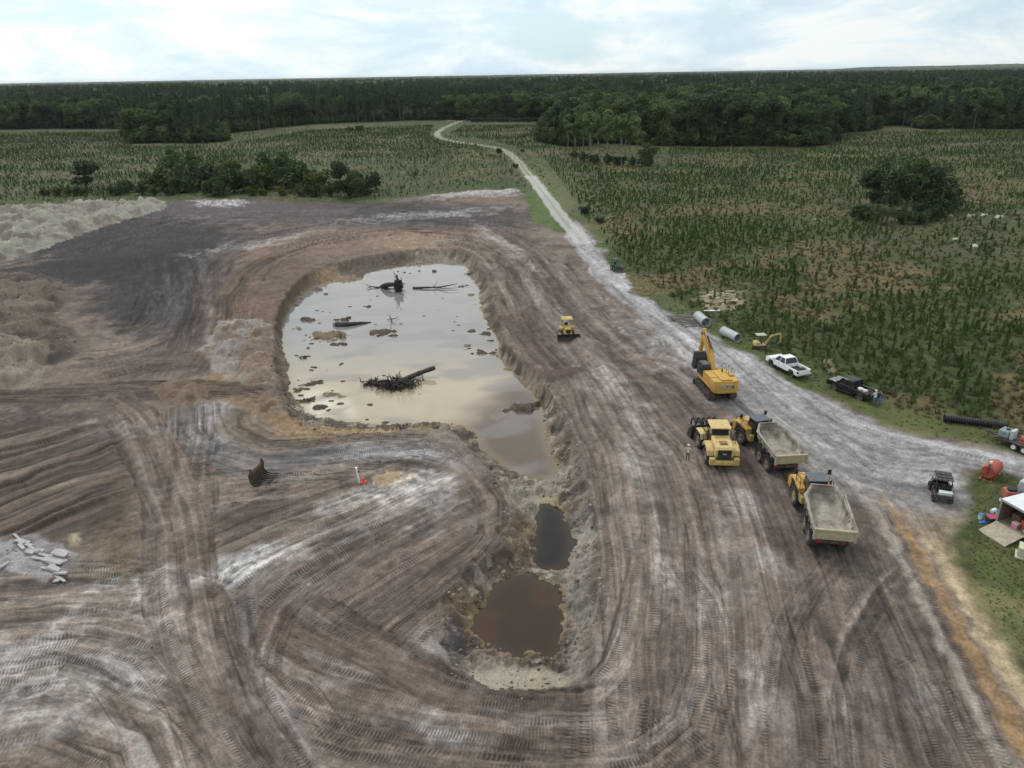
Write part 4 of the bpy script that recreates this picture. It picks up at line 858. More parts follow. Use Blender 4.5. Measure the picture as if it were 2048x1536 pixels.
gA = np.vstack([g1, g3, g4]); isl4 = np.zeros(len(gA), bool); isl4[-len(g4):] = True
gd = sdf(SITEw, gA[:, 0], gA[:, 1])[0]; rs = np.random.default_rng(61)
ld_ = nearest(smooth(G([a for a, b in RD], [b for a, b in RD]), 6), gA[:, 0], gA[:, 1])[0]
kk = (gd < rs.normal(-.6, .7, len(gA))) & (ld_ > 2.4) & (rs.random(len(gA)) < .35+.7*fbm(gA[:, 0]/2.5, gA[:, 1]/2.5, 3, 71))
gA = gA[kk]; isl4 = isl4[kk]; gd = gd[kk]; bn = ng(gA[:, 0], gA[:, 1])+rs.normal(0, .05, len(gA))
ix = np.where(bn > np.where(gA[:, 1] > 220, .60, .56), 2+rs.integers(0, 2, len(gA)), np.where(rs.random(len(gA)) < .25, 4, rs.integers(0, 2, len(gA))))
ix = np.where((gd > -6) & (rs.random(len(gA)) < .4), 5, ix); ix = np.where(isl4, np.where(rs.random(len(gA)) < .3, 3, 0), ix)
sc_ = rs.uniform(.6, 1.2, len(gA)); sc_ = np.where(isl4, sc_*.3, np.where(gd > -4, sc_*.42, sc_)); print('tufts', len(gA))
scatter('grass', TUF, gA, sc_, rs.uniform(0, 6.28, len(gA)), ix, 'rough grass and weeds covering the fields and verges', cat='grass')
# -- clods on banks and heaps
def clod_mesh(seed):
    bm = bmesh.new(); bmesh.ops.create_icosphere(bm, subdivisions=1, radius=.5); rs = np.random.default_rng(seed)
    for v in bm.verts: v.co *= rs.uniform(.6, 1.15); v.co.z *= .65
    me = bpy.data.meshes.new('clod'); bm.to_mesh(me); bm.free(); me.materials.append([M_CL1, M_CL2, M_CL3][seed % 3]); return me
M_CL1 = mat('clay_clod', lin(112, 102, 90), .95, var=.3); M_CL2 = mat('dark_clod', lin(82, 70, 62), .95, var=.3); M_CL3 = mat('pale_clod', lin(128, 120, 110), .95, var=.2)
RIMg = G([a for a, b in RIM], [b for a, b in RIM]); cp = []
rs = np.random.default_rng(77)
lo_, hi_ = RIMw.min(0), RIMw.max(0); q_ = rs.uniform(lo_-1.5, hi_+1.5, (60000, 2)); dr_, _ = sdf(RIMw, q_[:, 0], q_[:, 1]); dwm = np.full(len(q_), -1e3)
for p in PONDw: dwm = np.maximum(dwm, sdf(p, q_[:, 0], q_[:, 1])[0])
kk = (dr_ > -.4) & (dwm < .2) & (rs.random(len(q_)) < .9*ss(.4, .7, fbm(q_[:, 0]/1.8, q_[:, 1]/1.8, 3, 8))); cp.append(q_[kk])
for pl in [[(-60, 560), (120, 556), (152, 580), (110, 625), (175, 700), (40, 745), (-60, 750)], [(440, 640), (556, 660), (556, 770), (430, 745)], [(300, 760), (425, 770), (400, 800), (300, 800)], [(1150, 680), (1220, 690), (1150, 695)], [(1400, 590), (1470, 590), (1490, 625), (1400, 620)], [(-20, 1085), (110, 1085), (165, 1110), (90, 1165), (-20, 1140)]]:
    cp.append(poly_pts(pl, .9, len(pl)+3, .5))
cp = np.vstack(cp); print('clods', len(cp))
scatter('soil_clods', [clod_mesh(i) for i in range(6)], cp, np.minimum(np.exp(rs.normal(-1.8, .5, len(cp))), .42), rs.uniform(0, 6.28, len(cp)), rs.integers(0, 6, len(cp)), 'loose clods of clay on the banks and heaps', cat='soil')
# ------------------------------------------------------------------ machine building kit
class MB:
    def __init__(s): s.v = []; s.f = []
    def add(s, V, F_):
        o = len(s.v); s.v += [tuple(map(float, p)) for p in V]; s.f += [tuple(i+o for i in f) for f in F_]; return s
    def box(s, x0, x1, y0, y1, z0, z1, rot=None, piv=None):
        V = [(x, y, z) for x in (x0, x1) for y in (y0, y1) for z in (z0, z1)]
        if rot is not None:
            M = Euler(rot).to_matrix(); c = Vector(piv if piv is not None else ((x0+x1)/2, (y0+y1)/2, (z0+z1)/2)); V = [tuple(M@(Vector(p)-c)+c) for p in V]
        return s.add(V, [(0, 1, 3, 2), (4, 6, 7, 5), (0, 4, 5, 1), (2, 3, 7, 6), (0, 2, 6, 4), (1, 5, 7, 3)])
    def prism(s, prof, y0, y1, ax='y', top=None):
        """extrude an (x, z) outline along y (or (x, y) along z, (y, z) along x); top: outline at the far end"""
        n = len(prof); P2 = top or prof
        f = {'y': lambda a, b, c: (a, c, b), 'z': lambda a, b, c: (a, b, c), 'x': lambda a, b, c: (c, a, b)}[ax]
        V = [f(a, b, y0) for a, b in prof]+[f(a, b, y1) for a, b in P2]
        F_ = [tuple(range(n))[::-1], tuple(range(n, 2*n))]+[(i, (i+1) % n, n+(i+1) % n, n+i) for i in range(n)]
        return s.add(V, F_)
    def cyl(s, p0, p1, r, n=12, r2=None, cap=True):
        p0 = np.array(p0, float); p1 = np.array(p1, float); r2 = r if r2 is None else r2; t = (p1-p0)/np.linalg.norm(p1-p0)
        a = np.cross(t, [0, 0, 1] if abs(t[2]) < .9 else [1, 0, 0]); a /= np.linalg.norm(a); b = np.cross(t, a); V = []
        for p, q in ((p0, r), (p1, r2)):
            V += [p+q*(math.cos(2*math.pi*k/n)*a+math.sin(2*math.pi*k/n)*b) for k in range(n)]
        F_ = [(k, (k+1) % n, n+(k+1) % n, n+k) for k in range(n)]
        if cap: F_ += [tuple(range(n))[::-1], tuple(range(n, 2*n))]
        return s.add(V, F_)
    def pipe(s, pts, r, n=6):
        for a, b in zip(pts[:-1], pts[1:]): s.cyl(a, b, r, n)
        return s
    def lathe(s, prof, c=(0, 0, 0), ax='y', n=24):
        """closed (radius, offset) profile turned round an axis"""
        V = []; m_ = len(prof)
        for k in range(n):
            a = 2*math.pi*k/n
            for r, o in prof:
                p = (r*math.cos(a), o, r*math.sin(a)) if ax == 'y' else ((o, r*math.cos(a), r*math.sin(a)) if ax == 'x' else (r*math.cos(a), r*math.sin(a), o))
                V.append((p[0]+c[0], p[1]+c[1], p[2]+c[2]))
        return s.add(V, [(k*m_+i, k*m_+(i+1) % m_, ((k+1) % n)*m_+(i+1) % m_, ((k+1) % n)*m_+i) for k in range(n) for i in range(m_)])
    def loft(s, loops, caps=True):
        n = len(loops[0]); V = [p for l in loops for p in l]
        F_ = [(k*n+i, k*n+(i+1) % n, (k+1)*n+(i+1) % n, (k+1)*n+i) for k in range(len(loops)-1) for i in range(n)]
        if caps: F_ += [tuple(range(n))[::-1], tuple(range((len(loops)-1)*n, len(loops)*n))]
        return s.add(V, F_)
    def low(s, z0=1.9, k=.74, zb=3.3, shift=.72):
        s.v = [(x, y, z0+(z-z0)*k if z > zb else z-shift+max(0, (z-2.4)/.9)*.36 if z > 2.4 and x > 4.2 else (z-shift if x > 4.2 else z0+(z-z0)*k)) for x, y, z in s.v]; return s
    def build(s, name, m_, parent=None, bev=0, sm=False, label=None, loc=None):
        me = bpy.data.meshes.new(name); me.from_pydata(s.v, [], s.f); me.materials.append(m_)
        bm = bmesh.new(); bm.from_mesh(me); bmesh.ops.recalc_face_normals(bm, faces=bm.faces); bm.to_mesh(me); bm.free()
        if sm or bev: me.shade_smooth(); me.set_sharp_from_angle(angle=R_(35))
        o = bpy.data.objects.new(name, me); C.objects.link(o)
        if parent: o.parent = parent
        if loc: o.location = loc
        if bev: b_ = o.modifiers.new('bevel', 'BEVEL'); b_.width = bev; b_.segments = 2; b_.limit_method = 'ANGLE'; b_.angle_limit = R_(35)
        if label: o['label'] = label
        return o
def thing(name, label, cat, x, y, head=0., group=None, dz=0., s=1.):
    o = bpy.data.objects.new(name, None); o.empty_display_size = .5; C.objects.link(o); o.location = (x, y, gz1(x, y)+dz); o.rotation_euler = (0, 0, head); o.scale = (s, s, s); return tag(o, label, cat, group)
def copytree(o, parent=None):
    c = o.copy(); C.objects.link(c); c.parent = parent
    for k in list(o.children): copytree(k, c)
    return c
def heading(a, b):
    (x0, y0), (x1, y1) = gp(*a), gp(*b); return math.atan2(y1-y0, x1-x0)
YEL = mat('machine_yellow', (.50, .28, .045), .45, dust=.42, var=.1, dustcol=(.34, .27, .17))
YELP = mat('faded_yellow', (.55, .40, .15), .5, dust=.5, var=.12, dustcol=(.42, .34, .2))
YELD = mat('dull_yellow', (.46, .33, .08), .5, dust=.5, var=.15, dustcol=(.3, .24, .15))
BLK = mat('black_steel', (.018, .018, .020), .5, dust=.3, var=.2, dustcol=(.09, .08, .07))
DARK = mat('dark_frame', (.035, .034, .034), .6, dust=.5, var=.2, dustcol=(.14, .12, .10))
GLS = mat('tinted_glass', (.012, .016, .02), .08, var=.05)
ROOFG = mat('slate_roof', (.075, .095, .12), .45, dust=.3, var=.15)
RUB = mat('tyre_rubber', (.022, .021, .021), .85, dust=.55, var=.2, dustcol=(.13, .11, .10))
RIMY = mat('wheel_yellow', (.42, .28, .08), .5, dust=.6, var=.15)
RIMD = mat('dusty_rim', (.20, .16, .12), .7, dust=.5, var=.2)
STEEL = mat('bright_steel', (.42, .43, .44), .35, .8, var=.1)
GALV = mat('galvanised_steel', (.40, .42, .43), .55, .35, var=.15, dust=.2)
BEDM = mat('worn_body', (.36, .34, .29), .65, dust=.7, var=.22, dustcol=(.17, .145, .115), scale=1.3)
WHT = mat('white_paint', (.78, .80, .82), .22, var=.03, coat=.4)
BLKP = mat('black_paint', (.012, .012, .014), .2, var=.05, coat=.5)
TRACKM = mat('track_steel', (.085, .07, .062), .7, .3, dust=.6, var=.3, dustcol=(.15, .12, .10))
SKIN = mat('skin', (.42, .24, .16), .6, var=.05)
def cloth(n, c): return mat(n, c, .9, var=.12, scale=6)

def wheel(par, x, y, r, w_, rimm, lugs=0, name='wheel', tread=.04, side=1, rr=.55):
    """tyre about the local y axis at (x, y); the rim is its child"""
    b = MB(); h = w_/2; ri = r*rr
    b.lathe([(ri, -h*.75), (r*.86, -h), (r*.97, -h*.8), (r, -h*.3), (r, h*.3), (r*.97, h*.8), (r*.86, h), (ri, h*.75)], ax='y', n=28)
    for k in range(lugs):
        a = 2*math.pi*k/lugs
        for sg in (-1, 1):
            aa = a+(.5*2*math.pi/lugs if sg > 0 else 0); M = Matrix.Rotation(-aa, 3, 'Y'); V = []
            for zz in (r*.965, r+tread):
                for yy, sh in ((0., .12), (sg*h*.96, -.02)):
                    for xx in (-.5, .5): V.append(tuple(M@Vector((xx*r*.14+sh*r, yy, zz))))
            b.add(V, [(0, 1, 3, 2), (4, 6, 7, 5), (0, 4, 5, 1), (2, 3, 7, 6), (0, 2, 6, 4), (1, 5, 7, 3)])
    o = b.build(name, RUB, par, sm=True, loc=(x, y, r+ (tread if lugs else 0)*.6))
    b = MB(); b.lathe([(ri*1.03, -h*.72), (ri*.96, -h*.72), (ri*.9, 0), (ri*.96, h*.72), (ri*1.03, h*.72)], ax='y', n=24)
    d = side*h*.45; b.lathe([(0.001, d-.02), (ri*.94, d-.05), (ri*.94, d+.05), (ri*.4, d+.02), (0.001, d+.02)], ax='y', n=24)
    b.lathe([(0.001, d), (ri*.3, d), (ri*.27, d+side*h*.3), (0.001, d+side*h*.34)], ax='y', n=14)
    for k in range(8):
        a = k*math.pi/4; b.cyl((ri*.45*math.cos(a), d, ri*.45*math.sin(a)), (ri*.45*math.cos(a), d+side*.05, ri*.45*math.sin(a)), ri*.04, 6)
    b.build('rim', rimm, o, sm=True); return o
def rails(par, segs, r=.025, m_=None, name='handrail'):
    b = MB()
    for s_ in segs: b.pipe(s_, r, 6)
    return b.build(name, m_ or BLK, par, sm=True)
def crawler(par, L_, r, w_, y, z=None, nshoe=44, name='track'):
    """one crawler track: belt of shoes, idler, sprocket, rollers and frame"""
    z = r if z is None else z; st = L_-2*r; per = 2*st+2*math.pi*r; b = MB()
    def pos(s_):
        s_ %= per
        if s_ < st: return (-st/2+s_, z+r, 0.)
        s_ -= st
        if s_ < math.pi*r: a = s_/r; return (st/2+r*math.sin(a), z+r*math.cos(a), a)
        s_ -= math.pi*r
        if s_ < st: return (st/2-s_, z-r, math.pi)
        s_ -= st; a = s_/r; return (-st/2-r*math.sin(a), z-r*math.cos(a), math.pi+a)
    for k in range(nshoe):
        x_, z_, a = pos(k*per/nshoe); l_ = per/nshoe*.46; ca, sa = math.cos(a), math.sin(a)
        V = []
        for dx in (-l_, l_):
            for dz in (-.05, .012): V += [(x_+dx*ca+dz*sa, yy, z_-dx*sa+dz*ca) for yy in (y-w_/2, y+w_/2)]
        b.add(V, [(0, 1, 3, 2), (4, 6, 7, 5), (0, 4, 5, 1), (2, 3, 7, 6), (0, 2, 6, 4), (1, 5, 7, 3)])
        V = []
        for dx in (-l_*.25, l_*.05):
            for dz in (.012, .06): V += [(x_+dx*ca+dz*sa, yy, z_-dx*sa+dz*ca) for yy in (y-w_/2, y+w_/2)]
        b.add(V, [(0, 1, 3, 2), (4, 6, 7, 5), (0, 4, 5, 1), (2, 3, 7, 6), (0, 2, 6, 4), (1, 5, 7, 3)])
    o = b.build(name, TRACKM, par); b = MB()
    b.box(-st/2, st/2, y-w_*.22, y+w_*.22, z-r*.45, z+r*.4)
    for x_ in (-st/2, st/2): b.cyl((x_, y-w_*.28, z), (x_, y+w_*.28, z), r*.8, 18)
    for k in range(7): x_ = -st/2+st*(k+.5)/7; b.cyl((x_, y-w_*.25, z-r*.6), (x_, y+w_*.25, z-r*.6), r*.28, 10)
    b.build('track_frame', DARK, o, sm=True); return o
def lettering(par, txt, size, loc, rot, m_, name='lettering', ext=.01, off=0., sx=1.):
    cu = bpy.data.curves.new(name, 'FONT'); cu.body = txt; cu.size = size; cu.extrude = ext; cu.align_x = 'CENTER'; cu.align_y = 'CENTER'; cu.offset = off; cu.resolution_u = 2
    t = bpy.data.objects.new(name, cu); C.objects.link(t); dg = bpy.context.evaluated_depsgraph_get(); me = bpy.data.meshes.new_from_object(t.evaluated_get(dg)); bpy.data.objects.remove(t)
    me.materials.clear(); me.materials.append(m_); o = bpy.data.objects.new(name, me); C.objects.link(o); o.parent = par; o.location = loc; o.rotation_euler = rot; o.scale = (sx, 1, 1); return o

# ------------------------------------------------------------------ big excavator
h_ = heading((1415, 802), (1384, 768))
ex, ey = gp(1428, 781)
E1 = thing('excavator', 'large yellow crawler excavator with raised arm and black bucket beside the haul road', 'excavator', ex, ey, h_)
for y in (-1.3, 1.3): crawler(E1, 4.9, .48, .75, y, nshoe=46)
MB().box(-1.1, 1.1, -1.0, 1.0, .55, 1.05).cyl((0, 0, 1.0), (0, 0, 1.3), .75, 24).build('undercarriage', DARK, E1, .03)
hb = heading((1425, 797), (1390, 735))+R_(8)
UP = bpy.data.objects.new('upper_body', None)
def rotp(o, a): o.rotation_euler = (0, 0, a)
ub = MB().prism([(-3.2, 1.32), (2.0, 1.32), (2.0, 1.75), (-3.2, 1.75)], -1.4, 1.4); 
ub.prism([(-2.1, 1.75), (.55, 1.75), (.45, 2.55), (-.1, 2.72), (-2.1, 2.72)], -1.42, 1.42); ub.prism([(.6, 1.75), (1.9, 1.75), (1.8, 2.25), (.6, 2.4)], -1.42, -.55)
UB = ub.build('upper_body', YEL, E1, .06); UB.rotation_euler = (0, 0, hb-h_); 
cw = MB(); n_ = 9; lo_ = []; 
for z, g_ in ((1.25, .93), (1.5, 1), (2.5, 1), (2.68, .96)):
    lp = [(-2.15, -1.48*g_, z), (-2.15, 1.48*g_, z)]
    for k in range(n_): a = math.pi/2-math.pi*k/(n_-1); lp.append((-2.9-(.62*g_)*abs(math.cos(a))**.55, 1.48*g_*math.sin(a), z))
    lo_.append(lp)
cw.loft(lo_).build('counterweight', YEL, UB, .04, sm=True)
MB().box(-3.3, -.6, -.62, .62, 2.70, 2.84).box(-2.0, -1.0, -1.2, -.7, 2.7, 2.86).build('engine_hood', YEL, UB, .04)
CB = MB().prism([(.25, 1.75), (2.1, 1.75), (2.25, 2.4), (1.95, 3.18), (.35, 3.22), (.2, 2.5)], .5, 1.45).build('cab', BLK, UB, .06)
g_ = MB().prism([(.45, 2.3), (1.95, 2.35), (1.8, 3.02), (.5, 3.06)], 1.452, 1.462).prism([(.45, 2.3), (1.95, 2.35), (1.8, 3.02), (.5, 3.06)], .488, .498)
g_.add([(2.275, .6, 2.4), (2.275, 1.35, 2.4), (2.0, 1.35, 3.1), (2.0, .6, 3.1)], [(0, 1, 2, 3)]).add([(.205, .6, 2.55), (.205, 1.35, 2.55), (.315, 1.35, 3.12), (.315, .6, 3.12)], [(0, 1, 2, 3)]); g_.build('window', GLS, CB)
MB().box(.5, 1.8, .62, 1.33, 3.225, 3.26).build('roof_hatch', ROOFG, CB, .02)
rails(UB, [[(-1.9, -1.35, 2.7), (-1.9, -1.35, 3.3), (-1.2, -1.35, 3.3), (-1.2, -1.35, 2.7)], [(-1.0, -1.35, 2.7), (-1.0, -1.35, 3.3), (-.2, -1.35, 3.3), (-.2, -1.35, 2.7)], [(.5, -1.35, 2.3), (.5, -1.35, 3.1), (1.2, -1.35, 3.1), (1.6, -1.35, 2.3)], [(-1.9, -1.35, 3.0), (-1.2, -1.35, 3.0)], [(-1.9, -.7, 2.8), (-1.9, -.7, 3.25), (-1.2, -.7, 3.25), (-1.2, -.7, 2.8)]])
MB().cyl((-.9, -.35, 2.8), (-.9, -.35, 3.15), .09, 10).build('exhaust', BLK, UB, sm=True)
bo = [(.6, 1.9), (1.2, 2.2), (3.2, 5.4), (5.6, 6.95), (5.7, 7.1), (5.45, 7.25), (3.0, 6.2), (2.5, 5.7), (.9, 2.9), (.45, 2.2)]
bo = [(.5, 1.85), (1.0, 1.9), (2.45, 4.3), (4.6, 6.55), (4.68, 6.9), (4.4, 7.0), (2.1, 5.45), (1.65, 4.9), (.42, 2.3)]
BM = MB().prism(bo, -.28, .28).low().build('boom', YEL, UB, .03)
MB().box(4.3, 4.75, -.3, .3, 6.65, 7.1).low().build('pin_boss', DARK, BM, .03)
b = MB()
for y in (-.45, .45): b.cyl((1.5, y, 1.8), (1.95, y, 3.3), .11, 10); b.cyl((1.95, y, 3.3), (2.2, y, 4.6), .06, 8)
b.low().build('lift_cylinder', BLK, UB, sm=True)
MB().cyl((1.9, 0, 5.55), (3.5, 0, 6.95), .1, 10).low().build('arm_cylinder', BLK, BM, sm=True); MB().cyl((3.5, 0, 6.95), (4.5, 0, 7.55), .055, 8).low().build('piston_rod', STEEL, BM, sm=True)
b = MB(); 
for y in (-.2, .2): b.pipe([(.8, y, 2.9), (1.9, y, 5.4), (2.5, y, 6.0), (4.2, y, 7.05)], .025, 5)
b.low().build('hydraulic_hose', BLK, BM)
ST = MB().prism([(4.35, 7.75), (4.7, 7.7), (4.95, 6.9), (4.9, 6.3), (5.25, 3.35), (5.05, 3.25), (4.35, 6.4), (4.15, 7.2)], -.2, .2).low().build('stick', YEL, UB, .03)
MB().cyl((4.85, 0, 7.3), (5.35, 0, 5.4), .085, 10).cyl((5.35, 0, 5.4), (5.45, 0, 4.1), .05, 8).low().build('bucket_cylinder', BLK, ST, sm=True)
MB().prism([(5.4, 4.15), (5.52, 4.1), (5.3, 3.4), (5.15, 3.45)], -.14, .14).low().build('linkage', DARK, ST, .02)
bk = MB(); pr = [(5.35, 3.45), (4.95, 3.4), (4.55, 3.0), (4.4, 2.4), (4.6, 1.9), (5.1, 1.65), (5.7, 1.75)]
for i in range(len(pr)-1):
    (x0, z0), (x1, z1) = pr[i], pr[i+1]; dx, dz = x1-x0, z1-z0; l = math.hypot(dx, dz); nx, nz = -dz/l*.06, dx/l*.06
    bk.prism([(x0, z0), (x1, z1), (x1-nx, z1-nz), (x0-nx, z0-nz)], -.72, .72)
for y in (-.75, .7): bk.prism(pr, y, y+.05)
for k in range(5): y = -.6+k*.3; bk.prism([(5.6, 1.72), (5.98, 1.84), (5.6, 1.82)], y-.06, y+.06)
bk.low().build('bucket', BLK, ST, .01)
RED = mat('dark_red_mark', (.16, .03, .02), .5); LW = mat('letter_white', (.75, .75, .75), .5); LB = mat('letter_black', (.01, .01, .012), .5)
lettering(UB, 'CAT', .62, (-3.545, .1, 2.1), (math.pi/2, 0, -math.pi/2), LW, 'lettering_outline', .02, .03, 1.1); lettering(UB, 'CAT', .62, (-3.57, .1, 2.1), (math.pi/2, 0, -math.pi/2), LB, 'lettering', .02, 0, 1.1)
MB().prism([(-.85, 1.88), (-.55, 1.88), (-.7, 2.2)], -3.50, -3.56, 'x').build('emblem', RED, UB)

# ------------------------------------------------------------------ articulated dump trucks
def dump_truck(x, y, hd, bend, label, s, rim_front, beacon):
    T = thing('articulated_dump_truck', label, 'dump truck', x, y, hd, 'articulated dump trucks parked on the yard', s=s)
    # rear unit, origin between the rear axles
    MB().box(-2.2, 3.2, -.45, .45, 1.0, 1.5).cyl((-.95, -1.0, .95), (-.95, 1.0, .95), .22, 10).cyl((.95, -1.0, .95), (.95, 1.0, .95), .22, 10).box(-2.3, -2.1, -1.2, 1.2, .95, 1.25).build('rear_frame', DARK, T, .03)
    for xx in (-.97, .97):
        for sg in (-1, 1): wheel(T, xx, sg*1.22, .88, .74, RIMD, 22, side=sg)
    o1 = [(-3.0, 2.9, .02), (-2.7, 2.95, .0)]
    def sec(xx, zt, wt, zb, wb): return [(xx, -wt, zt), (xx, -wt, zt-.5*(zt-zb)), (xx, -wb, zb), (xx, wb, zb), (xx, wt, zt-.5*(zt-zb)), (xx, wt, zt)]
    st_ = [(-3.15, 2.95, 1.66, 2.02, 1.15), (-1.0, 3.1, 1.64, 1.95, 1.1), (1.6, 3.3, 1.58, 1.9, 1.05), (2.9, 3.5, .98, 2.6, .8)]
    inn = [(-3.15, 2.95, 1.54, 2.14, 1.04), (-1.0, 3.1, 1.52, 2.07, .98), (1.52, 3.3, 1.46, 2.02, .92), (2.68, 3.5, .90, 2.72, .7)]
    b = MB(); lo_ = []
    for a_, c_ in zip(st_, inn):
        o_ = sec(*a_); i_ = sec(*c_)
        lo_.append(o_+i_[::-1])
    b.loft(lo_)
    of, fi = sec(*st_[-1]), sec(*inn[-1]); b.add(of+fi+[(2.62, -.88, 3.45), (2.62, .88, 3.45)], [(0, 1, 2, 3, 4, 5)]); b.add(fi, [(0, 1, 2, 3, 4, 5)])
    for sg in (-1, 1):
        b.prism([(-3.25, 2.86), (1.6, 3.24), (1.6, 3.38), (-3.25, 3.0)], sg*1.62, sg*1.74)
        b.add([(1.6, sg*1.7, 3.22), (1.6, sg*1.52, 3.38), (2.95, sg*.9, 3.6), (3.0, sg*1.0, 3.44), (1.6, sg*1.5, 3.2), (2.9, sg*.9, 3.44)], [(0, 1, 2, 3), (0, 3, 5, 4), (4, 5, 2, 1)])
        for xx in (-2.2, -1.2, -.2, .8): b.prism([(xx-.06, 2.25), (xx+.06, 2.25), (xx+.06, 2.9+.08*xx), (xx-.06, 2.9+.08*xx)], sg*1.42, sg*1.70)
    b.box(2.86, 3.02, -.98, .98, 3.38, 3.58)
    b.build('dump_body', BEDM, T, .015)
    MB().box(-3.32, -3.18, -1.5, 1.5, 2.0, 2.84).box(-3.40, -3.14, -1.68, 1.68, 2.8, 2.98).box(-3.36, -3.1, -1.66, -1.5, 1.9, 2.85).box(-3.36, -3.1, 1.5, 1.66, 1.9, 2.85).box(-3.36, -3.30, -.7, .7, 2.15, 2.7).build('tailgate', mat('tailgate_paint', (.40, .34, .20), .6, dust=.6, var=.15, dustcol=(.3, .26, .2)), T, .02)
    b = MB()
    for sg in (-1, 1): b.cyl((.3, sg*.62, 1.1), (1.9, sg*.62, 2.0), .1, 10)
    b.build('hoist_cylinder', BLK, T, sm=True); MB().box(-2.36, -2.3, -1.1, -.75, 1.0, 1.2).box(-2.36, -2.3, .75, 1.1, 1.0, 1.2).build('tail_light', mat('tail_red', (.3, .02, .02), .3), T)
    # front unit turns about the hitch
    F = MB().box(3.2, 7.1, -.5, .5, .85, 1.35).cyl((3.2, 0, .8), (3.2, 0, 1.6), .3, 12).build('front_frame', DARK, T, .03)
    F.location = (3.2, 0, 0); F.rotation_euler = (0, 0, bend)
    me = F.data; me.transform(Matrix.Translation((-3.2, 0, 0)))
    for sg in (-1, 1): wheel(F, 2.3, sg*1.22, .93, .76, rim_front, 22, side=sg)
    b = MB().prism([(2.15, 1.7), (4.35, 1.25), (4.4, 1.9), (4.2, 2.3), (3.4, 2.62), (2.15, 2.72)], -.85, .85)
    for sg in (-1, 1):
        y0, y1 = (.85, 1.5) if sg > 0 else (-1.5, -.85)
        b.prism([(1.15, 1.75), (1.5, 2.05), (3.05, 2.05), (3.5, 1.5), (3.6, .95), (4.3, 1.0), (4.35, 1.8), (3.9, 2.25), (2.15, 2.5), (1.15, 2.3)], y0, y1)
    H_ = b.build('hood', YEL, F, .06)
    MB().box(4.36, 4.44, -.7, .7, 1.3, 2.0).build('grille', BLK, H_, .02); b = MB()
    for sg in (-1, 1): b.box(4.3, 4.38, sg*1.15-.18, sg*1.15+.18, 1.35, 1.65)
    b.build('headlight', mat('lamp_glass', (.6, .62, .62), .1), H_, .02)
    b = MB()
    for k in range(6): b.box(2.35+k*.18, 2.45+k*.18, 1.501, 1.52, 1.85, 2.3)
    b.build('vent', BLK, H_); MB().box(2.6, 3.6, -.5, .5, 2.62, 2.66, (0, R_(6), 0)).build('hood_top', mat('hood_pale', (.5, .36, .24), .5, dust=.4), H_, .02)
    CB = MB().prism([(.55, 1.5), (2.1, 1.5), (2.25, 2.3), (1.95, 3.35), (.7, 3.35), (.55, 2.4)], -.82, .82).build('cab', BLK, F, .05)
    MB().box(.5, 2.1, -.88, .88, 3.36, 3.48).build('cab_roof', ROOFG, CB, .05)
    g_ = MB()
    for y in (-.835, .825): g_.prism([(.75, 2.3), (2.05, 2.3), (1.85, 3.2), (.82, 3.2)], y, y+.01)
    g_.add([(.535, -.7, 2.45), (.535, .7, 2.45), (.68, .7, 3.25), (.68, -.7, 3.25)], [(0, 1, 2, 3)]).add([(2.27, -.7, 2.35), (2.27, .7, 2.35), (2.0, .7, 3.25), (2.0, -.7, 3.25)], [(0, 1, 2, 3)])
    g_.build('window', GLS, CB)
    b = MB()
    for k in range(9): b.box(.50, .53, -.72+k*.18-.02, -.72+k*.18+.02, 2.42, 3.28)
    b.build('rear_guard', DARK, CB)
    if beacon: MB().cyl((.7, .5, 3.48), (.7, .5, 3.62), .07, 10).build('beacon', mat('beacon_red', (.7, .06, .03), .3), CB, sm=True)
    rails(F, [[(1.1, 1.45, 2.3), (1.1, 1.45, 3.25), (2.2, 1.45, 3.25), (2.2, 1.45, 2.4)], [(1.1, 1.45, 2.8), (2.2, 1.45, 2.8)], [(2.4, 1.45, 2.4), (2.4, 1.45, 3.1), (3.4, 1.45, 2.9), (3.6, 1.45, 2.2)], [(1.2, 1.5, .8), (1.2, 1.5, 2.2)], [(1.6, 1.5, .8), (1.6, 1.5, 2.0)], [(1.2, 1.5, 1.2), (1.6, 1.5, 1.2)], [(1.2, 1.5, 1.6), (1.6, 1.5, 1.6)], [(1.1, -1.45, 2.3), (1.1, -1.45, 3.1), (2.2, -1.45, 3.1), (2.2, -1.45, 2.4)]])
    b = MB()
    for sg in (-1, 1): b.pipe([(2.1, sg*.8, 3.2), (2.5, sg*1.45, 3.25)], .025); b.box(2.45, 2.52, sg*1.5-.16, sg*1.5+.16, 3.05, 3.55)
    b.build('mirror', BLK, F); MB().cyl((.75, -1.05, 1.6), (.75, -1.05, 3.3), .1, 12).cyl((.75, -1.05, 3.3), (.6, -1.05, 3.45), .08, 10).build('exhaust', DARK, F, sm=True)
    MB().box(.6, 2.0, .85, 1.35, 1.0, 1.7).box(.6, 2.0, -1.35, -.85, 1.0, 1.7).build('tank', YELD, F, .05)
    return T
ax, ay = gp(1557, 934); hd = heading((1566, 935), (1512, 873))
ax, ay = ax+.75*math.cos(hd), ay+.75*math.sin(hd)
dump_truck(ax, ay, hd, R_(10), 'articulated dump truck with dusty grey body standing beside the wheel loader', .89, RIMD, False)
bx, by = gp(1650, 1088); hd2 = heading((1650, 1092), (1626, 1020))
bx, by = bx+.85*math.cos(hd2), by+.85*math.sin(hd2)
dump_truck(bx, by, hd2, R_(7), 'nearest articulated dump truck with empty pale body and red roof beacon', .91, RIMY, True)

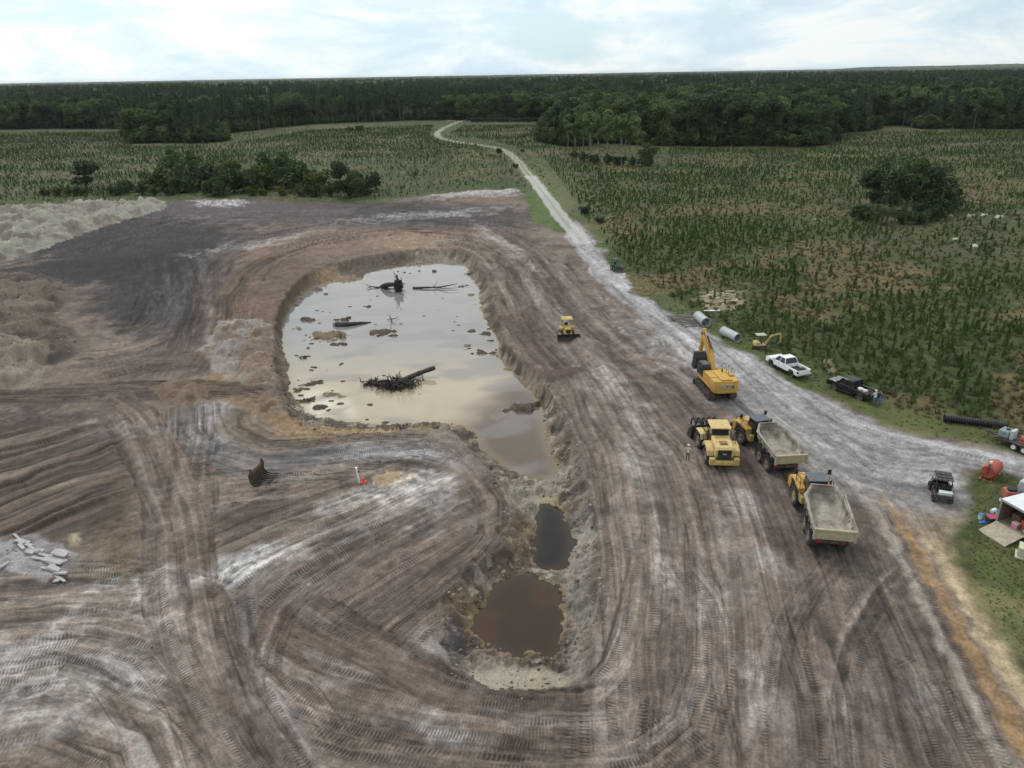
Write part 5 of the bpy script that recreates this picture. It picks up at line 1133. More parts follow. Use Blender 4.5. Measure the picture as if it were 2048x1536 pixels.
# ------------------------------------------------------------------ wheel loader
hd = heading((1456, 934), (1412, 872)); lx, ly = gp(1432, 905)
T = thing('wheel_loader', 'yellow wheel loader with pale roof, black grille and lowered bucket beside the standing man', 'loader', lx, ly, hd)
hr = -R_(8)
RR = MB().box(-3.0, -.1, -.55, .55, .8, 1.5).build('rear_frame', DARK, T, .03); RR.rotation_euler = (0, 0, hr)
for sg in (-1, 1): wheel(RR, -1.7, sg*1.12, .84, .7, RIMD, 22, side=sg)
HB = MB().prism([(-3.3, 1.3), (-1.0, 1.3), (-1.0, 2.5), (-3.1, 2.35), (-3.35, 2.1)], -.85, .85).build('engine_hood', YELP, RR, .08)
MB().box(-3.42, -3.36, -.62, .62, 1.15, 2.15).build('grille', BLK, HB, .03); MB().box(-2.75, -2.1, -.35, .35, 2.44, 2.50, (0, R_(4), 0)).build('intake', mat('rusty_intake', (.22, .14, .07), .8), HB)
lettering(HB, 'CAT', .2, (-3.44, 0, 1.75), (math.pi/2, 0, -math.pi/2), LW, 'lettering', .006)
b = MB()
for sg in (-1, 1):
    y0, y1 = (.86, 1.5) if sg > 0 else (-1.5, -.86); b.prism([(-2.85, 1.25), (-2.75, 1.75), (-2.2, 2.05), (-1.2, 2.05), (-.65, 1.6), (-.6, 1.3), (-.8, 1.3), (-1.1, 1.78), (-2.2, 1.8), (-2.6, 1.5)], y0, y1)
b.build('fender', YELP, RR, .03)
MB().box(-3.75, -3.2, -1.35, 1.35, .75, 1.12).box(-3.75, -3.25, -1.35, -.85, 1.12, 1.4).box(-3.75, -3.25, .85, 1.35, 1.12, 1.4).build('counterweight', YELD, RR, .06)
CB = MB().prism([(-1.0, 1.5), (.55, 1.5), (.7, 2.2), (.45, 3.15), (-.85, 3.15), (-1.0, 2.3)], -.78, .78).build('cab', BLK, RR, .05)
g_ = MB()
for y in (-.795, .785): g_.prism([(-.85, 2.1), (.55, 2.1), (.38, 3.05), (-.75, 3.05)], y, y+.01)
g_.add([(-1.01, -.65, 2.3), (-1.01, .65, 2.3), (-.88, .65, 3.08), (-.88, -.65, 3.08)], [(0, 1, 2, 3)]); g_.build('window', GLS, CB)
MB().box(-1.2, .75, -.95, .95, 3.2, 3.32).build('cab_roof', YELP, CB, .04)
FF = MB().box(.0, 1.9, -.5, .5, .75, 1.4).prism([(.6, 1.3), (1.7, 1.3), (1.5, 2.1), (1.0, 2.1)], -.45, .45).build('front_frame', YELD, T, .03)
for sg in (-1, 1): wheel(T, 1.6, sg*1.12, .84, .7, RIMD, 22, side=sg)
b = MB()
for sg in (-1, 1):
    y0, y1 = (.86, 1.45) if sg > 0 else (-1.45, -.86); b.prism([(.45, 1.35), (.7, 1.85), (2.1, 1.85), (2.2, 1.78), (.75, 1.74), (.55, 1.3)], y0, y1)
b.build('fender', YELP, T, .03); b = MB()
for sg in (-1, 1): y = sg*.62; b.prism([(1.2, 1.95), (1.55, 2.15), (2.7, 1.5), (3.35, .75), (3.2, .55), (2.5, 1.15), (1.3, 1.7)], y-.09, y+.09)
b.box(2.1, 2.35, -.6, .6, 1.25, 1.55); b.build('lift_arm', YELD, T, .02)
MB().cyl((1.1, 0, 2.2), (2.4, 0, 2.15), .1, 10).cyl((2.4, 0, 2.15), (3.2, 0, 1.5), .06, 8).build('tilt_cylinder', BLK, T, sm=True)
BK = MB(); pr = [(3.25, 1.5), (3.2, .45), (3.4, .1), (4.5, .02), (4.5, .1), (3.5, .2), (3.33, .5), (3.35, 1.5)]
BK.prism(pr, -1.5, 1.5); 
for y in (-1.52, 1.46): BK.prism([(3.25, 1.5), (3.2, .45), (3.4, .1), (4.5, .03), (4.1, .9)], y, y+.06)
BK.build('bucket', BLK, T, .02); b = MB()
for k in range(5): y = -1.1+k*.55; b.prism([(3.2, 1.5), (3.5, 2.0), (4.1, 2.05), (4.7, 1.5), (4.75, .9), (4.65, .9), (4.5, 1.45), (4.0, 1.85), (3.6, 1.85), (3.35, 1.45)], y-.05, y+.05)
b.cyl((3.45, -1.2, 1.85), (3.45, 1.2, 1.85), .08, 8); b.build('grapple', BLK, T, .01)
rails(RR, [[(-.6, -1.35, 1.5), (-.6, -1.35, 2.7), (.3, -1.35, 2.7), (.3, -1.35, 1.6)], [(-1.2, -1.2, 2.1), (-1.2, -1.2, 2.8), (-2.0, -1.2, 2.8), (-2.0, -1.2, 2.1)], [(-.6, 1.3, 1.4), (-.6, 1.3, 2.5)], [(.1, 1.3, 1.2), (.1, 1.3, 2.4)]]); b = MB()
for sg in (-1, 1): b.pipe([(.45, sg*.8, 2.9), (.8, sg*1.3, 2.9)], .02); b.box(.78, .83, sg*1.35-.12, sg*1.35+.12, 2.6, 3.0)
b.build('mirror', BLK, RR)

# ------------------------------------------------------------------ bulldozer
hd = heading((1128, 655), (1139, 684)); dx, dy = gp(1134, 672)
T = thing('bulldozer', 'small yellow bulldozer with canopy and wide dark blade on the haul road', 'bulldozer', dx, dy, hd, s=.9)
for y in (-.85, .85): crawler(T, 2.7, .42, .5, y, nshoe=34)
MB().box(-1.3, 1.3, -.6, .6, .5, 1.1).build('chassis', YELD, T, .04); MB().prism([(.1, 1.0), (1.55, 1.0), (1.5, 1.65), (.1, 1.85)], -.45, .45).build('engine_hood', YELD, T, .06)
MB().box(1.56, 1.62, -.36, .36, 1.05, 1.6).build('grille', BLK, T, .02); b = MB()
for sg in (-1, 1):
    y0, y1 = (.46, 1.1) if sg > 0 else (-1.1, -.46); b.box(-1.2, .1, y0, y1, 1.0, 1.4)
b.build('fender', YELD, T, .05); MB().box(-1.0, -.45, -.3, .3, 1.1, 1.5).box(-1.05, -.9, -.3, .3, 1.5, 2.0).build('seat', BLK, T, .05)
b = MB(); 
for xx in (-1.15, .15):
    for y in (-.7, .7): b.box(xx-.05, xx+.05, y-.05, y+.05, 1.3, 2.75)
b.build('canopy_post', YELD, T); MB().box(-1.35, .4, -.85, .85, 2.75, 2.87).build('canopy', YELD, T, .04)
b = MB()
for y in (-1.15, 1.15): b.box(-.2, 2.05, y-.06, y+.06, .45, .65)
for y in (-.35, .35): b.cyl((1.2, y, 1.3), (2.0, y, .8), .06, 8)
b.cyl((0.9, 0, 1.9), (0.9, 0, 2.5), .05, 8); b.build('push_arm', YELD, T)
bl = MB(); pf = [(2.3, 0), (2.08, .15), (2.0, .5), (2.05, .85), (2.28, 1.1), (2.33, 1.1), (2.13, .8), (2.1, .5), (2.17, .2), (2.36, .02)]
bl.prism(pf, -1.75, 1.75); bl.build('blade', BLK, T, .01)

# ------------------------------------------------------------------ mini excavator
mx_, my_ = gp(1518, 699); T = thing('mini_excavator', 'small pale yellow excavator with canopy parked ahead of the white pickup', 'excavator', mx_, my_, R_(-28), s=.88)
for y in (-.55, .55): crawler(T, 1.95, .24, .28, y, nshoe=30)
MB().prism([(1.0, .2), (1.35, .1), (1.4, .45), (1.1, .5)], -.75, .75).build('blade', DARK, T); MB().box(-.8, .8, -.3, .3, .3, .6).build('undercarriage', DARK, T, .02)
UM = MB().prism([(-.9, .62), (.7, .62), (.7, .85), (-.05, .9), (-.1, 1.25), (-.85, 1.2)], -.6, .6).build('upper_body', YELP, T, .07); UM.rotation_euler = (0, 0, R_(30))
MB().box(-.05, .35, -.25, .25, .9, 1.15).box(-.1, .02, -.25, .25, 1.15, 1.6).build('seat', BLK, UM, .04); b = MB()
for p in ((-.6, -.45), (-.6, .45)): b.pipe([(p[0], p[1], 1.2), (p[0]+.05, p[1], 2.25)], .035)
b.pipe([(.5, -.45, .85), (.6, -.45, 2.25)], .03); b.pipe([(.5, .45, .85), (.6, .45, 2.25)], .03); b.build('canopy_post', DARK, UM)
MB().box(-.75, .75, -.6, .6, 2.25, 2.33).build('canopy', mat('canopy_grey', (.36, .38, .32), .6, dust=.3), UM, .05)
MB().prism([(.7, .65), (.95, .7), (1.7, 1.9), (2.9, 2.25), (2.95, 2.4), (1.6, 2.15), (.72, .95)], -.09, .09).build('boom', YELP, UM, .02)
MB().prism([(2.75, 2.5), (3.05, 2.35), (3.12, 2.1), (3.2, .95), (3.08, .95), (2.85, 2.1)], -.07, .07).build('stick', YELP, UM, .02)
MB().cyl((1.0, 0, 1.5), (2.1, 0, 2.35), .045, 8).cyl((1.9, 0, 2.4), (2.8, 0, 2.5), .045, 8).build('cylinder', BLK, UM, sm=True)
MB().prism([(3.2, 1.0), (3.05, 1.0), (2.75, .75), (2.7, .4), (2.95, .25), (3.2, .3), (2.9, .45), (2.88, .7)], -.22, .22).build('bucket', DARK, UM, .01)

# ------------------------------------------------------------------ pickups
def pickup(x, y, hd, label, paint, boxy=False, L_=5.9, W_=2.0, wb=3.75, r=.42):
    T = thing('pickup_truck', label, 'pickup', x, y, hd, 'pickup trucks parked on the verge'); w2 = W_/2; xf = L_/2; xr = -L_/2; fx = xf-1.0; rx = fx-wb; zb = .55; bz_ = 1.18 if not boxy else 1.16
    def arch(cx_): return [(cx_-r*1.22, zb), (cx_-r*1.15, zb+r*.55), (cx_-r*.6, zb+r*1.0), (cx_+r*.6, zb+r*1.0), (cx_+r*1.15, zb+r*.55), (cx_+r*1.22, zb)]
    nose = [(xf-.02, zb), (xf, .85), (xf-.06, 1.1), (xf-.3, bz_)] if not boxy else [(xf, zb), (xf, 1.12), (xf-.08, bz_)]
    c0 = rx+1.15 if not boxy else rx+1.0   # back of the cab
    side = [(xr, zb)]+arch(rx)+arch(fx)+nose+[(xf-1.45, bz_+.04), (c0, bz_+.04), (c0, bz_-.02), (xr+.02, bz_-.02)]
    # body shell in three slices so the bed is open
    b = MB(); b.prism(side, w2-.14, w2); b.prism(side, -w2, -w2+.14)
    b.prism([(c0, zb), (fx-r*1.22, zb)]+[(fx-r*1.22, bz_-.3), (fx+r*1.22, bz_-.3), (fx+r*1.22, zb)]+nose+[(xf-1.45, bz_+.06), (c0, bz_+.06)], -w2+.14, w2-.14)
    b.box(xr, xr+.07, -w2+.14, w2-.14, zb+.1, bz_-.02)
    B_ = b.build('body', paint, T, .04)
    MB().box(xr+.07, c0, -w2+.14, w2-.14, .72, .78).build('bed', mat('bed_liner', (.015, .015, .016), .8, var=.2), B_)
    MB().box(xr-.09, xr+.06, -w2+.05, w2-.05, .5, .66).build('rear_bumper', STEEL if not boxy else BLK, T, .03); MB().box(xf-.06, xf+.08, -w2+.06, w2-.06, .45, .7).build('front_bumper', STEEL if not boxy else BLK, T, .04)
    tl = mat('tail_dark', (.05, .01, .01), .2); b = MB()
    for sg in (-1, 1): b.box(xr-.015, xr+.12, sg*(w2-.06)-.075, sg*(w2-.06)+.075, .82, 1.12)
    b.build('tail_light', tl, T, .01); b = MB()
    for sg in (-1, 1): b.box(xf-.16, xf+.012, sg*(w2-.22)-.16, sg*(w2-.22)+.16, .9, 1.06)
    b.build('headlight', mat('lamp_glass', (.6, .62, .62), .1), T, .02); MB().box(xf-.05, xf+.016, -.55, .55, .72, 1.05).build('grille', BLK, T, .01)
    cf = xf-1.5; zr = 1.9 if not boxy else 1.88; k = .55 if not boxy else .28
    def cp(i): return i
    lo_ = []
    for z, xa, xb, hw in ((bz_+.03, c0, cf+.05, w2-.06), (bz_+.1, c0+.01, cf, w2-.08), (zr-.08, c0+(.32 if not boxy else .08), cf-k-.1, w2-.27 if not boxy else w2-.16), (zr, c0+(.5 if not boxy else .12), cf-k-.3, w2-.36 if not boxy else w2-.2)):
        lo_.append([(xa, -hw, z), (xb, -hw, z), (xb, hw, z), (xa, hw, z)])
    K = MB().loft(lo_).build('cab', GLS, B_, .03)
    hr_ = w2-.27 if not boxy else w2-.16; xa = c0+(.32 if not boxy else .08); xb = cf-k-.1
    MB().loft([[(xa-.03, -hr_-.02, zr-.09), (xb+.04, -hr_-.02, zr-.09), (xb+.04, hr_+.02, zr-.09), (xa-.03, hr_+.02, zr-.09)], [(xa+.12, -hr_+.07, zr+.02), (xb-.15, -hr_+.07, zr+.02), (xb-.15, hr_-.07, zr+.02), (xa+.12, hr_-.07, zr+.02)]]).build('roof', paint if not boxy else mat('soft_top', (.03, .03, .034), .7), K, .04)
    b = MB()
    for sg in (-1, 1):
        for (p0, p1) in (((cf, sg*(w2-.07), bz_+.05), (xb+.02, sg*(hr_+.01), zr-.07)), (((c0+cf)/2+.05, sg*(w2-.065), bz_+.05), ((xa+xb)/2+.05, sg*(hr_+.01), zr-.07)), ((c0+.02, sg*(w2-.07), bz_+.05), (xa, sg*(hr_+.01), zr-.07))): b.cyl(p0, p1, .05, 6)
    b.build('pillar', paint, K); b = MB()
    for sg in (-1, 1): b.box(cf-.12, cf+.05, sg*(w2+.12)-.1, sg*(w2+.12)+.1, bz_+.05, bz_+.28); b.box(cf-.08, cf, sg*(w2+.02)-.08, sg*(w2+.02)+.08, bz_+.05, bz_+.1)
    b.build('mirror', paint if not boxy else BLK, T, .02); b = MB()
    for sg in (-1, 1):
        for xx in (cf-.15, (c0+cf)/2+.02, c0+.06): b.box(xx-.008, xx+.008, sg*(w2+.001)-.002, sg*(w2+.001)+.002, zb+.12, bz_)
        for xx in (cf-1.0, c0+.35): b.box(xx-.09, xx+.09, sg*(w2+.012)-.012, sg*(w2+.012)+.012, bz_-.14, bz_-.09)
        b.box(c0, cf, sg*(w2-.02)-.07, sg*(w2-.02)+.07, .42, .5)
    b.build('trim', BLK, T)
    for xx in (fx, rx):
        for sg in (-1, 1): wheel(T, xx, sg*(w2-.14), r, .28, mat('alloy_dark', (.04, .04, .042), .35, .5) if not boxy else mat('alloy_bronze', (.10, .085, .07), .5, .3), 0, side=sg, rr=.62)
    return T
hd = heading((1586, 757), (1541, 733)); px_, py_ = gp(1574, 742)
pickup(px_, py_, hd, 'white crew cab pickup parked on the grass verge of the road', WHT)
hd = heading((1720, 797), (1673, 778)); qx_, qy_ = gp(1702, 786)
PJ = pickup(qx_, qy_, hd, 'black boxy pickup with soft top and white bags in its bed', BLKP, True, 5.4, 1.9, 3.4, .44)
def on_bed(lx_, ly_, par, z): 
    a = par.rotation_euler[2]; return par.location.x+lx_*math.cos(a)-ly_*math.sin(a), par.location.y+lx_*math.sin(a)+ly_*math.cos(a), par.location.z+z
def lump(name, label, cat, x, y, z, sx, sy, sz, m_, rz=0, seed=1, group=None, n=2, nz=.18):
    bm = bmesh.new(); bmesh.ops.create_icosphere(bm, subdivisions=n, radius=1); rs = np.random.default_rng(seed)
    for v in bm.verts:
        k = 1+nz*(rs.random()-.5)*2; v.co = Vector((v.co.x*sx*k, v.co.y*sy*k, max(v.co.z, -.75)*sz*k))
    me = bpy.data.meshes.new(name); bm.to_mesh(me); bm.free(); me.materials.append(m_); me.shade_smooth(); o = bpy.data.objects.new(name, me); C.objects.link(o); o.location = (x, y, z+sz*.72); o.rotation_euler = (0, 0, rz); return tag(o, label, cat, group)
for i, (a, b_, s1, s2, lb_) in enumerate([(-1.35, .3, .42, .3, 'large white bag lying in the bed of the black pickup'), (-1.95, .35, .3, .24, 'small white bag next to the tailgate of the black pickup')]):
    x, y, z = on_bed(a, b_, PJ, .78+.22); lump('bag', lb_, 'bag', x, y, z, s1, s2, .2, mat('white_bag', (.6, .6, .6), .7, var=.2), hd, i+2)
# ------------------------------------------------------------------ people
def person(x, y, face, label, pose, shirt, trousers, cap=None, hair=(.03, .02, .015), z0=None, bare=False):
    T = thing('person', label, 'person', x, y, face)
    if z0 is not None: T.location.z = z0
    J = pose; vs = []; rd = []; ed = []
    def v(p, r): vs.append(p); rd.append(r); return len(vs)-1
    bend = J.get('bend', 0); 
    def up(p):
        x_, y_, z_ = p; dz_ = z_-.95; return (x_+dz_*math.sin(bend), y_, .95+dz_*math.cos(bend)+0)
    pel = v((0, 0, .95), .145); wa = v(up((0, 0, 1.1)), .13); ch = v(up((0, 0, 1.32)), .155); nk = v(up((.01, 0, 1.5)), .06); hd_ = v(up((.03, 0, 1.6)), .085); ht = v(up((.03, 0, 1.7)), .09)
    ed += [(pel, wa), (wa, ch), (ch, nk), (nk, hd_), (hd_, ht)]; hands = []
    for sg in (-1, 1):
        sp = J.get('l' if sg > 0 else 'r', (.0, .0)); kn = v((sp[0]*.5+.02, sg*.10+sp[1]*.5, .50), .068); hp = v((0, sg*.09, .88), .10); an = v((sp[0], sg*.12+sp[1], .09), .045); toe = v((sp[0]+.16, sg*.14+sp[1], .04), .04)
        ed += [(pel, hp), (hp, kn), (kn, an), (an, toe)]
        sh = v(up((0, sg*.19, 1.43)), .065); a = J.get('al' if sg > 0 else 'ar', ((.03, .26, 1.15), (.12, .26, .92))); el = v(up((a[0][0], sg*a[0][1], a[0][2])), .045); wr = v(up((a[1][0], sg*a[1][1], a[1][2])), .032); hnd = v(up((a[1][0]*1.15+.03, sg*a[1][1], a[1][2]-.07)), .036)
        ed += [(ch, sh), (sh, el), (el, wr), (wr, hnd)]; hands.append(vs[hnd])
    me = bpy.data.meshes.new('body'); me.from_pydata(vs, ed, []); o = bpy.data.objects.new('body', me); C.objects.link(o); o.parent = T; o.modifiers.new('skin', 'SKIN')
    for i, r in enumerate(rd): me.skin_vertices[0].data[i].radius = (r, r*.82 if i in (0, 1, 2) else r)
    me.skin_vertices[0].data[0].use_root = True
    s_ = o.modifiers.new('sub', 'SUBSURF'); s_.levels = 1; s_.render_levels = 1
    q = Mt('person_%s' % label[:12]); tcx = q.n('ShaderNodeTexCoord').outputs['Object']; sp_ = q.n('ShaderNodeSeparateXYZ'); q.l(tcx, sp_.inputs[0]); zz = sp_.outputs[2]
    m1 = q.rng(zz, .93, .95, 0, 1, 'LINEAR'); m2 = q.rng(zz, 1.49 if not bend else 1.40, 1.51 if not bend else 1.42, 0, 1, 'LINEAR'); m3 = q.rng(zz, .09, .11, 1, 0, 'LINEAR')
    c = q.mix(m1, trousers, shirt); c = q.mix(m2, c, (.42, .25, .17)); c = q.mix(m3, c, (.06, .04, .03)); q.l(c, q.b.inputs['Base Color']); q.b.inputs['Roughness'].default_value = .85; me.materials.append(q.m)
    hc = Vector(vs[ht]); bm = bmesh.new(); bmesh.ops.create_uvsphere(bm, u_segments=12, v_segments=8, radius=.118)
    bmesh.ops.delete(bm, geom=[v_ for v_ in bm.verts if v_.co.z < (-.01 if cap else -.03+.0*v_.co.x) or (v_.co.x > .07 and v_.co.z < .04)], context='VERTS')
    m2_ = bpy.data.meshes.new('hair'); bm.to_mesh(m2_); bm.free(); m2_.materials.append(cap or mat('hair_%d' % int(hair[0]*1000), hair, .8)); h = bpy.data.objects.new('hat' if cap else 'hair', m2_); C.objects.link(h); h.parent = T; h.location = hc+Vector((-.005, 0, .0))
    if cap: MB().lathe([(.1, 0), (.145, -.01), (.145, .005), (.1, .015)], (hc.x, hc.y, hc.z+.0), 'z', 16).build('hat_brim', cap, h).matrix_parent_inverse = Matrix.Translation(-h.location)
    b = MB(); b.box(hc.x+.085, hc.x+.115, hc.y-.012, hc.y+.012, hc.z-.05, hc.z-.005); b.build('nose', SKIN, T); b = MB()
    for sg in (-1, 1): b.box(hc.x+.082, hc.x+.092, hc.y+sg*.035-.012, hc.y+sg*.035+.012, hc.z-.01, hc.z+.004)
    b.build('eyes', LB, T)
    for sg, p in zip((-1, 1), hands):
        b = MB(); b.box(p[0]-.02, p[0]+.02, p[1]-.04, p[1]+.04, p[2]-.08, p[2]+.02)
        for k in range(4): l = (.075, .085, .08, .06)[k]; y = p[1]-.032+k*.021; b.box(p[0]-.009+.01, p[0]+.009+.01, y-.008, y+.008, p[2]-.08-l, p[2]-.078)
        b.box(p[0]+.02, p[0]+.045, p[1]-sg*.045-.008, p[1]-sg*.045+.008, p[2]-.1, p[2]-.03, (0, .4, 0)); b.build('hand', SKIN, T, .006)
    return T
person(*gp(1375, 921), R_(70), 'person in cream long sleeved shirt and dark trousers standing beside the wheel loader', dict(al=((-.02, .30, 1.18), (.1, .24, .98)), ar=((-.02, .30, 1.18), (.1, .24, .98))), (.55, .50, .40), (.10, .08, .075), cap=mat('pale_cap', (.62, .58, .5), .8))
person(*gp(1748, 808), R_(100), 'person in white shirt and blue jeans at the tail of the black pickup', dict(al=((.12, .24, 1.2), (.32, .2, 1.1))), (.62, .64, .68), (.10, .15, .24), cap=mat('white_cap', (.7, .7, .7), .8))
person(*gp(1754, 809), R_(60), 'person in black shirt and grey blue jeans in front of the blue shirted one', dict(ar=((.1, .25, 1.2), (.3, .2, 1.2))), (.02, .02, .022), (.12, .16, .22))
person(*gp(1762, 808), R_(160), 'person in bright blue shirt bending forward behind the black pickup', dict(bend=.35, l=(.1, .05), r=(-.12, 0)), (.03, .09, .45), (.13, .20, .32), hair=(.12, .06, .04))

# ------------------------------------------------------------------ pipes
def culvert(p0, p1, r, label, m_, name, ribs=2.0, amp=.012, dark=None):
    (x0, y0), (x1, y1) = gp(*p0), gp(*p1); L_ = math.hypot(x1-x0, y1-y0); hd = math.atan2(y1-y0, x1-x0); T = thing(name, label, 'pipe', (x0+x1)/2, (y0+y1)/2, hd); T.location.z = gz1((x0+x1)/2, (y0+y1)/2)+r-.03
    n = int(L_*ribs*4); prof = [(r+amp*math.cos(k*math.pi/2)*1.0, -L_/2+L_*k/n) for k in range(n+1)]; prof += [(r-.05, L_/2), (r-.05, -L_/2)]
    MB().lathe(prof, ax='x', n=32).build('barrel', m_, T, sm=True)
    for s_ in (-1, 1): MB().lathe([(r-.055, s_*L_/2-.05), (r+.03, s_*L_/2-.05), (r+.03, s_*L_/2+.02), (r-.055, s_*L_/2+.02)], ax='x', n=32).build('end_band', m_, T, sm=True)
    return T
culvert((1395, 641), (1411, 655), .68, 'short galvanised culvert pipe, the one farther up the road', GALV, 'culvert_pipe', 5)
culvert((1446, 671), (1475, 686), .62, 'longer galvanised culvert pipe beside the mini excavator', GALV, 'culvert_pipe', 5)
BP = mat('black_plastic', (.014, .015, .018), .45, dust=.1, var=.1); culvert((1888, 839), (2013, 855), .38, 'long black corrugated drain pipe lying in the grass', BP, 'drain_pipe', 4.2, .045)

# ------------------------------------------------------------------ red fuel tank
RD_ = mat('tank_red', (.36, .065, .035), .5, dust=.35, var=.15); (x0, y0), (x1, y1) = gp(1972, 956), gp(1990, 940); hd = math.atan2(y1-y0, x1-x0)
T = thing('fuel_tank', 'red cylindrical fuel tank on the grass above the open trailer', 'tank', (x0+x1)/2, (y0+y1)/2, hd); r = .62
MB().lathe([(.001, -1.0), (r*.9, -.99), (r, -.93), (r, .93), (r*.9, .99), (.001, 1.0)], (0, 0, r+.16), 'x', 36).build('tank_shell', RD_, T, sm=True); b = MB()
for xx in (-.6, .6): b.box(xx-.06, xx+.06, -.5, .5, 0, .2)
for y in (-.45, .45): b.box(-1.35, 1.1, y-.05, y+.05, 0, .08)
b.pipe([(-1.35, -.45, .05), (-1.5, 0, .3), (-1.35, .45, .05)], .02); b.build('skid', RD_, T); MB().cyl((-.75, 0, 1.36), (-.75, 0, 1.62), .1, 12).box(-.95, -.55, -.1, .1, 1.5, 1.66).build('pump', mat('pump_grey', (.3, .3, .3), .4, .5), T, .02)
b = MB(); b.pipe([(-.9, .08, 1.5), (-1.08, .1, 1.2), (-1.1, .0, .7), (-1.06, -.1, .95), (-.95, -.05, 1.45)], .022); b.build('hose', BLK, T); MB().box(-.1, .2, .1, .3, 1.385, 1.40, (R_(-18), 0, 0)).build('sticker', LW, T)

# ------------------------------------------------------------------ utility side-by-side
hd = heading((1885, 1001), (1874, 963)); ux, uy = gp(1880, 988)
T = thing('utility_vehicle', 'black off-road side-by-side with roof rack and white cooler on its bed', 'buggy', ux, uy, hd)
for xx in (-1.05, 1.1):
    for sg in (-1, 1): wheel(T, xx, sg*.66, .34, .28, mat('alloy_black', (.03, .03, .03), .4), 16, side=sg, tread=.02, rr=.5)
MB().box(-1.4, 1.5, -.45, .45, .3, .55).build('frame', DARK, T, .03); MB().prism([(.75, .5), (1.6, .5), (1.65, .8), (1.3, 1.0), (.75, 1.12)], -.62, .62).build('hood', BLKP, T, .05)
MB().box(-1.6, -.55, -.7, .7, .62, .70).box(-1.6, -1.54, -.7, .7, .7, .92).box(-1.6, -.55, -.72, -.66, .7, .92).box(-1.6, -.55, .66, .72, .7, .92).build('cargo_bed', mat('bed_grey', (.06, .06, .065), .6), T, .02)
b = MB(); 
for y in (-.5, 0, .5): b.box(-.3, .2, y-.2, y+.2, .6, .82); b.box(-.42, -.25, y-.2, y+.2, .8, 1.35)
b.build('seat', BLK, T, .05); b = MB()
for sg in (-1, 1): y = sg*.66; b.pipe([(-.55, y, .6), (-.5, sg*.58, 1.85), (.55, sg*.56, 1.88), (1.15, sg*.62, 1.05)], .03); b.pipe([(-.5, sg*.58, 1.85), (-1.35, y, .95)], .025); b.pipe([(.3, sg*.62, .6), (.3, sg*.57, 1.87)], .022)
b.pipe([(-.5, -.58, 1.85), (-.5, .58, 1.85)], .03); b.build('roll_cage', BLK, T, sm=True); b = MB()
for y in np.linspace(-.62, .62, 4): b.box(-.75, .8, y-.02, y+.02, 1.93, 1.97)
for xx in np.linspace(-.75, .8, 4): b.box(xx-.02, xx+.02, -.64, .64, 1.935, 1.965)
b.build('roof_rack', BLK, T); MB().box(-.72, .78, -.6, .6, 1.885, 1.92).build('roof', mat('roof_charcoal', (.035, .038, .042), .5), T, .02)
MB().pipe([(-1.6, -.55, .9), (-1.6, -.55, 1.15), (-1.6, -.2, 1.15)], .02).box(1.66, 1.7, -.4, .4, .5, .8).build('bumper', DARK, T); b = MB()
for sg in (-1, 1): b.box(1.55, 1.62, sg*.45-.1, sg*.45+.1, .8, .9)
b.build('headlight', mat('lamp_glass', (.6, .62, .62), .1), T)
UT = T; x, y, z = on_bed(-1.15, -.15, UT, .71)
c_ = MB().box(-.22, .22, -.5, .5, 0, .3).build('cooler', mat('cooler_white', (.72, .75, .73), .5, var=.05), None, .03); c_.location = (x, y, z); c_.rotation_euler = (0, 0, hd); tag(c_, 'long white cooler lying across the bed of the buggy', 'cooler'); MB().box(-.24, .24, -.52, .52, .3, .36).build('lid', mat('cooler_lid', (.6, .68, .64), .5), c_, .02)

# ------------------------------------------------------------------ tank trailer at the frame edge
hd = heading((2030, 893), (1975, 874)); (x, y) = gp(2049, 902); x -= .4*math.cos(hd)-.0; 
T = thing('tank_trailer', 'dual axle flat trailer carrying a grey tank at the road edge', 'trailer', x, y+.9, hd)
MB().box(-2.4, 2.1, -.85, .85, .55, .66).box(-2.4, 2.1, -.9, -.85, .5, .75).box(-2.4, 2.1, .85, .9, .5, .75).build('deck', DARK, T, .01); MB().prism([(2.1, .5), (3.3, .5), (3.3, .6), (2.1, .62)], -.06, .06).pipe([(2.1, -.8, .56), (3.2, 0, .56)], .05).pipe([(2.1, .8, .56), (3.2, 0, .56)], .05).cyl((3.0, .0, .1), (3.0, 0, .95), .04, 8).box(2.9, 3.1, -.3, .3, .8, .84).build('drawbar', DARK, T)
RW = mat('rim_white', (.7, .7, .72), .4)
for xx in (-.45, .45):
    for sg in (-1, 1): wheel(T, xx-.2, sg*1.02, .36, .22, RW, 0, side=sg, rr=.6)
b = MB(); 
for sg in (-1, 1): y0, y1 = (.9, 1.15) if sg > 0 else (-1.15, -.9); b.prism([(-1.2, .55), (-1.1, .8), (.75, .8), (.85, .55), (.8, .55), (.72, .76), (-1.07, .76), (-1.15, .55)], y0, y1)
b.build('fender', DARK, T); TG = mat('tank_grey', (.20, .24, .25), .45, dust=.2); MB().box(1.05, 2.0, -.62, .62, .68, 1.45).build('water_tank', TG, T, .12); MB().box(.72, 1.0, -.5, .5, .68, 1.6).build('control_box', mat('box_pale', (.45, .5, .5), .4), T, .03); MB().cyl((1.4, 0, 1.45), (1.4, 0, 1.55), .18, 12).build('tank_lid', BLK, T)
b = MB(); b.cyl((-2.2, .1, 1.1), (.1, .1, 1.1), .3, 16); b.box(-2.2, .1, -.3, .5, .68, .85); b.build('pump_body', mat('faded_red', (.36, .10, .07), .6, dust=.3), T, sm=True); b = MB()
for k in range(5): xx = -2.0+k*.45; b.cyl((xx, .1, 1.38), (xx, .1, 1.5), .08, 8); b.pipe([(xx, -.4, .7), (xx+.1, -.5, 1.2), (xx+.3, -.1, 1.35)], .03)
b.build('hose', BLK, T)

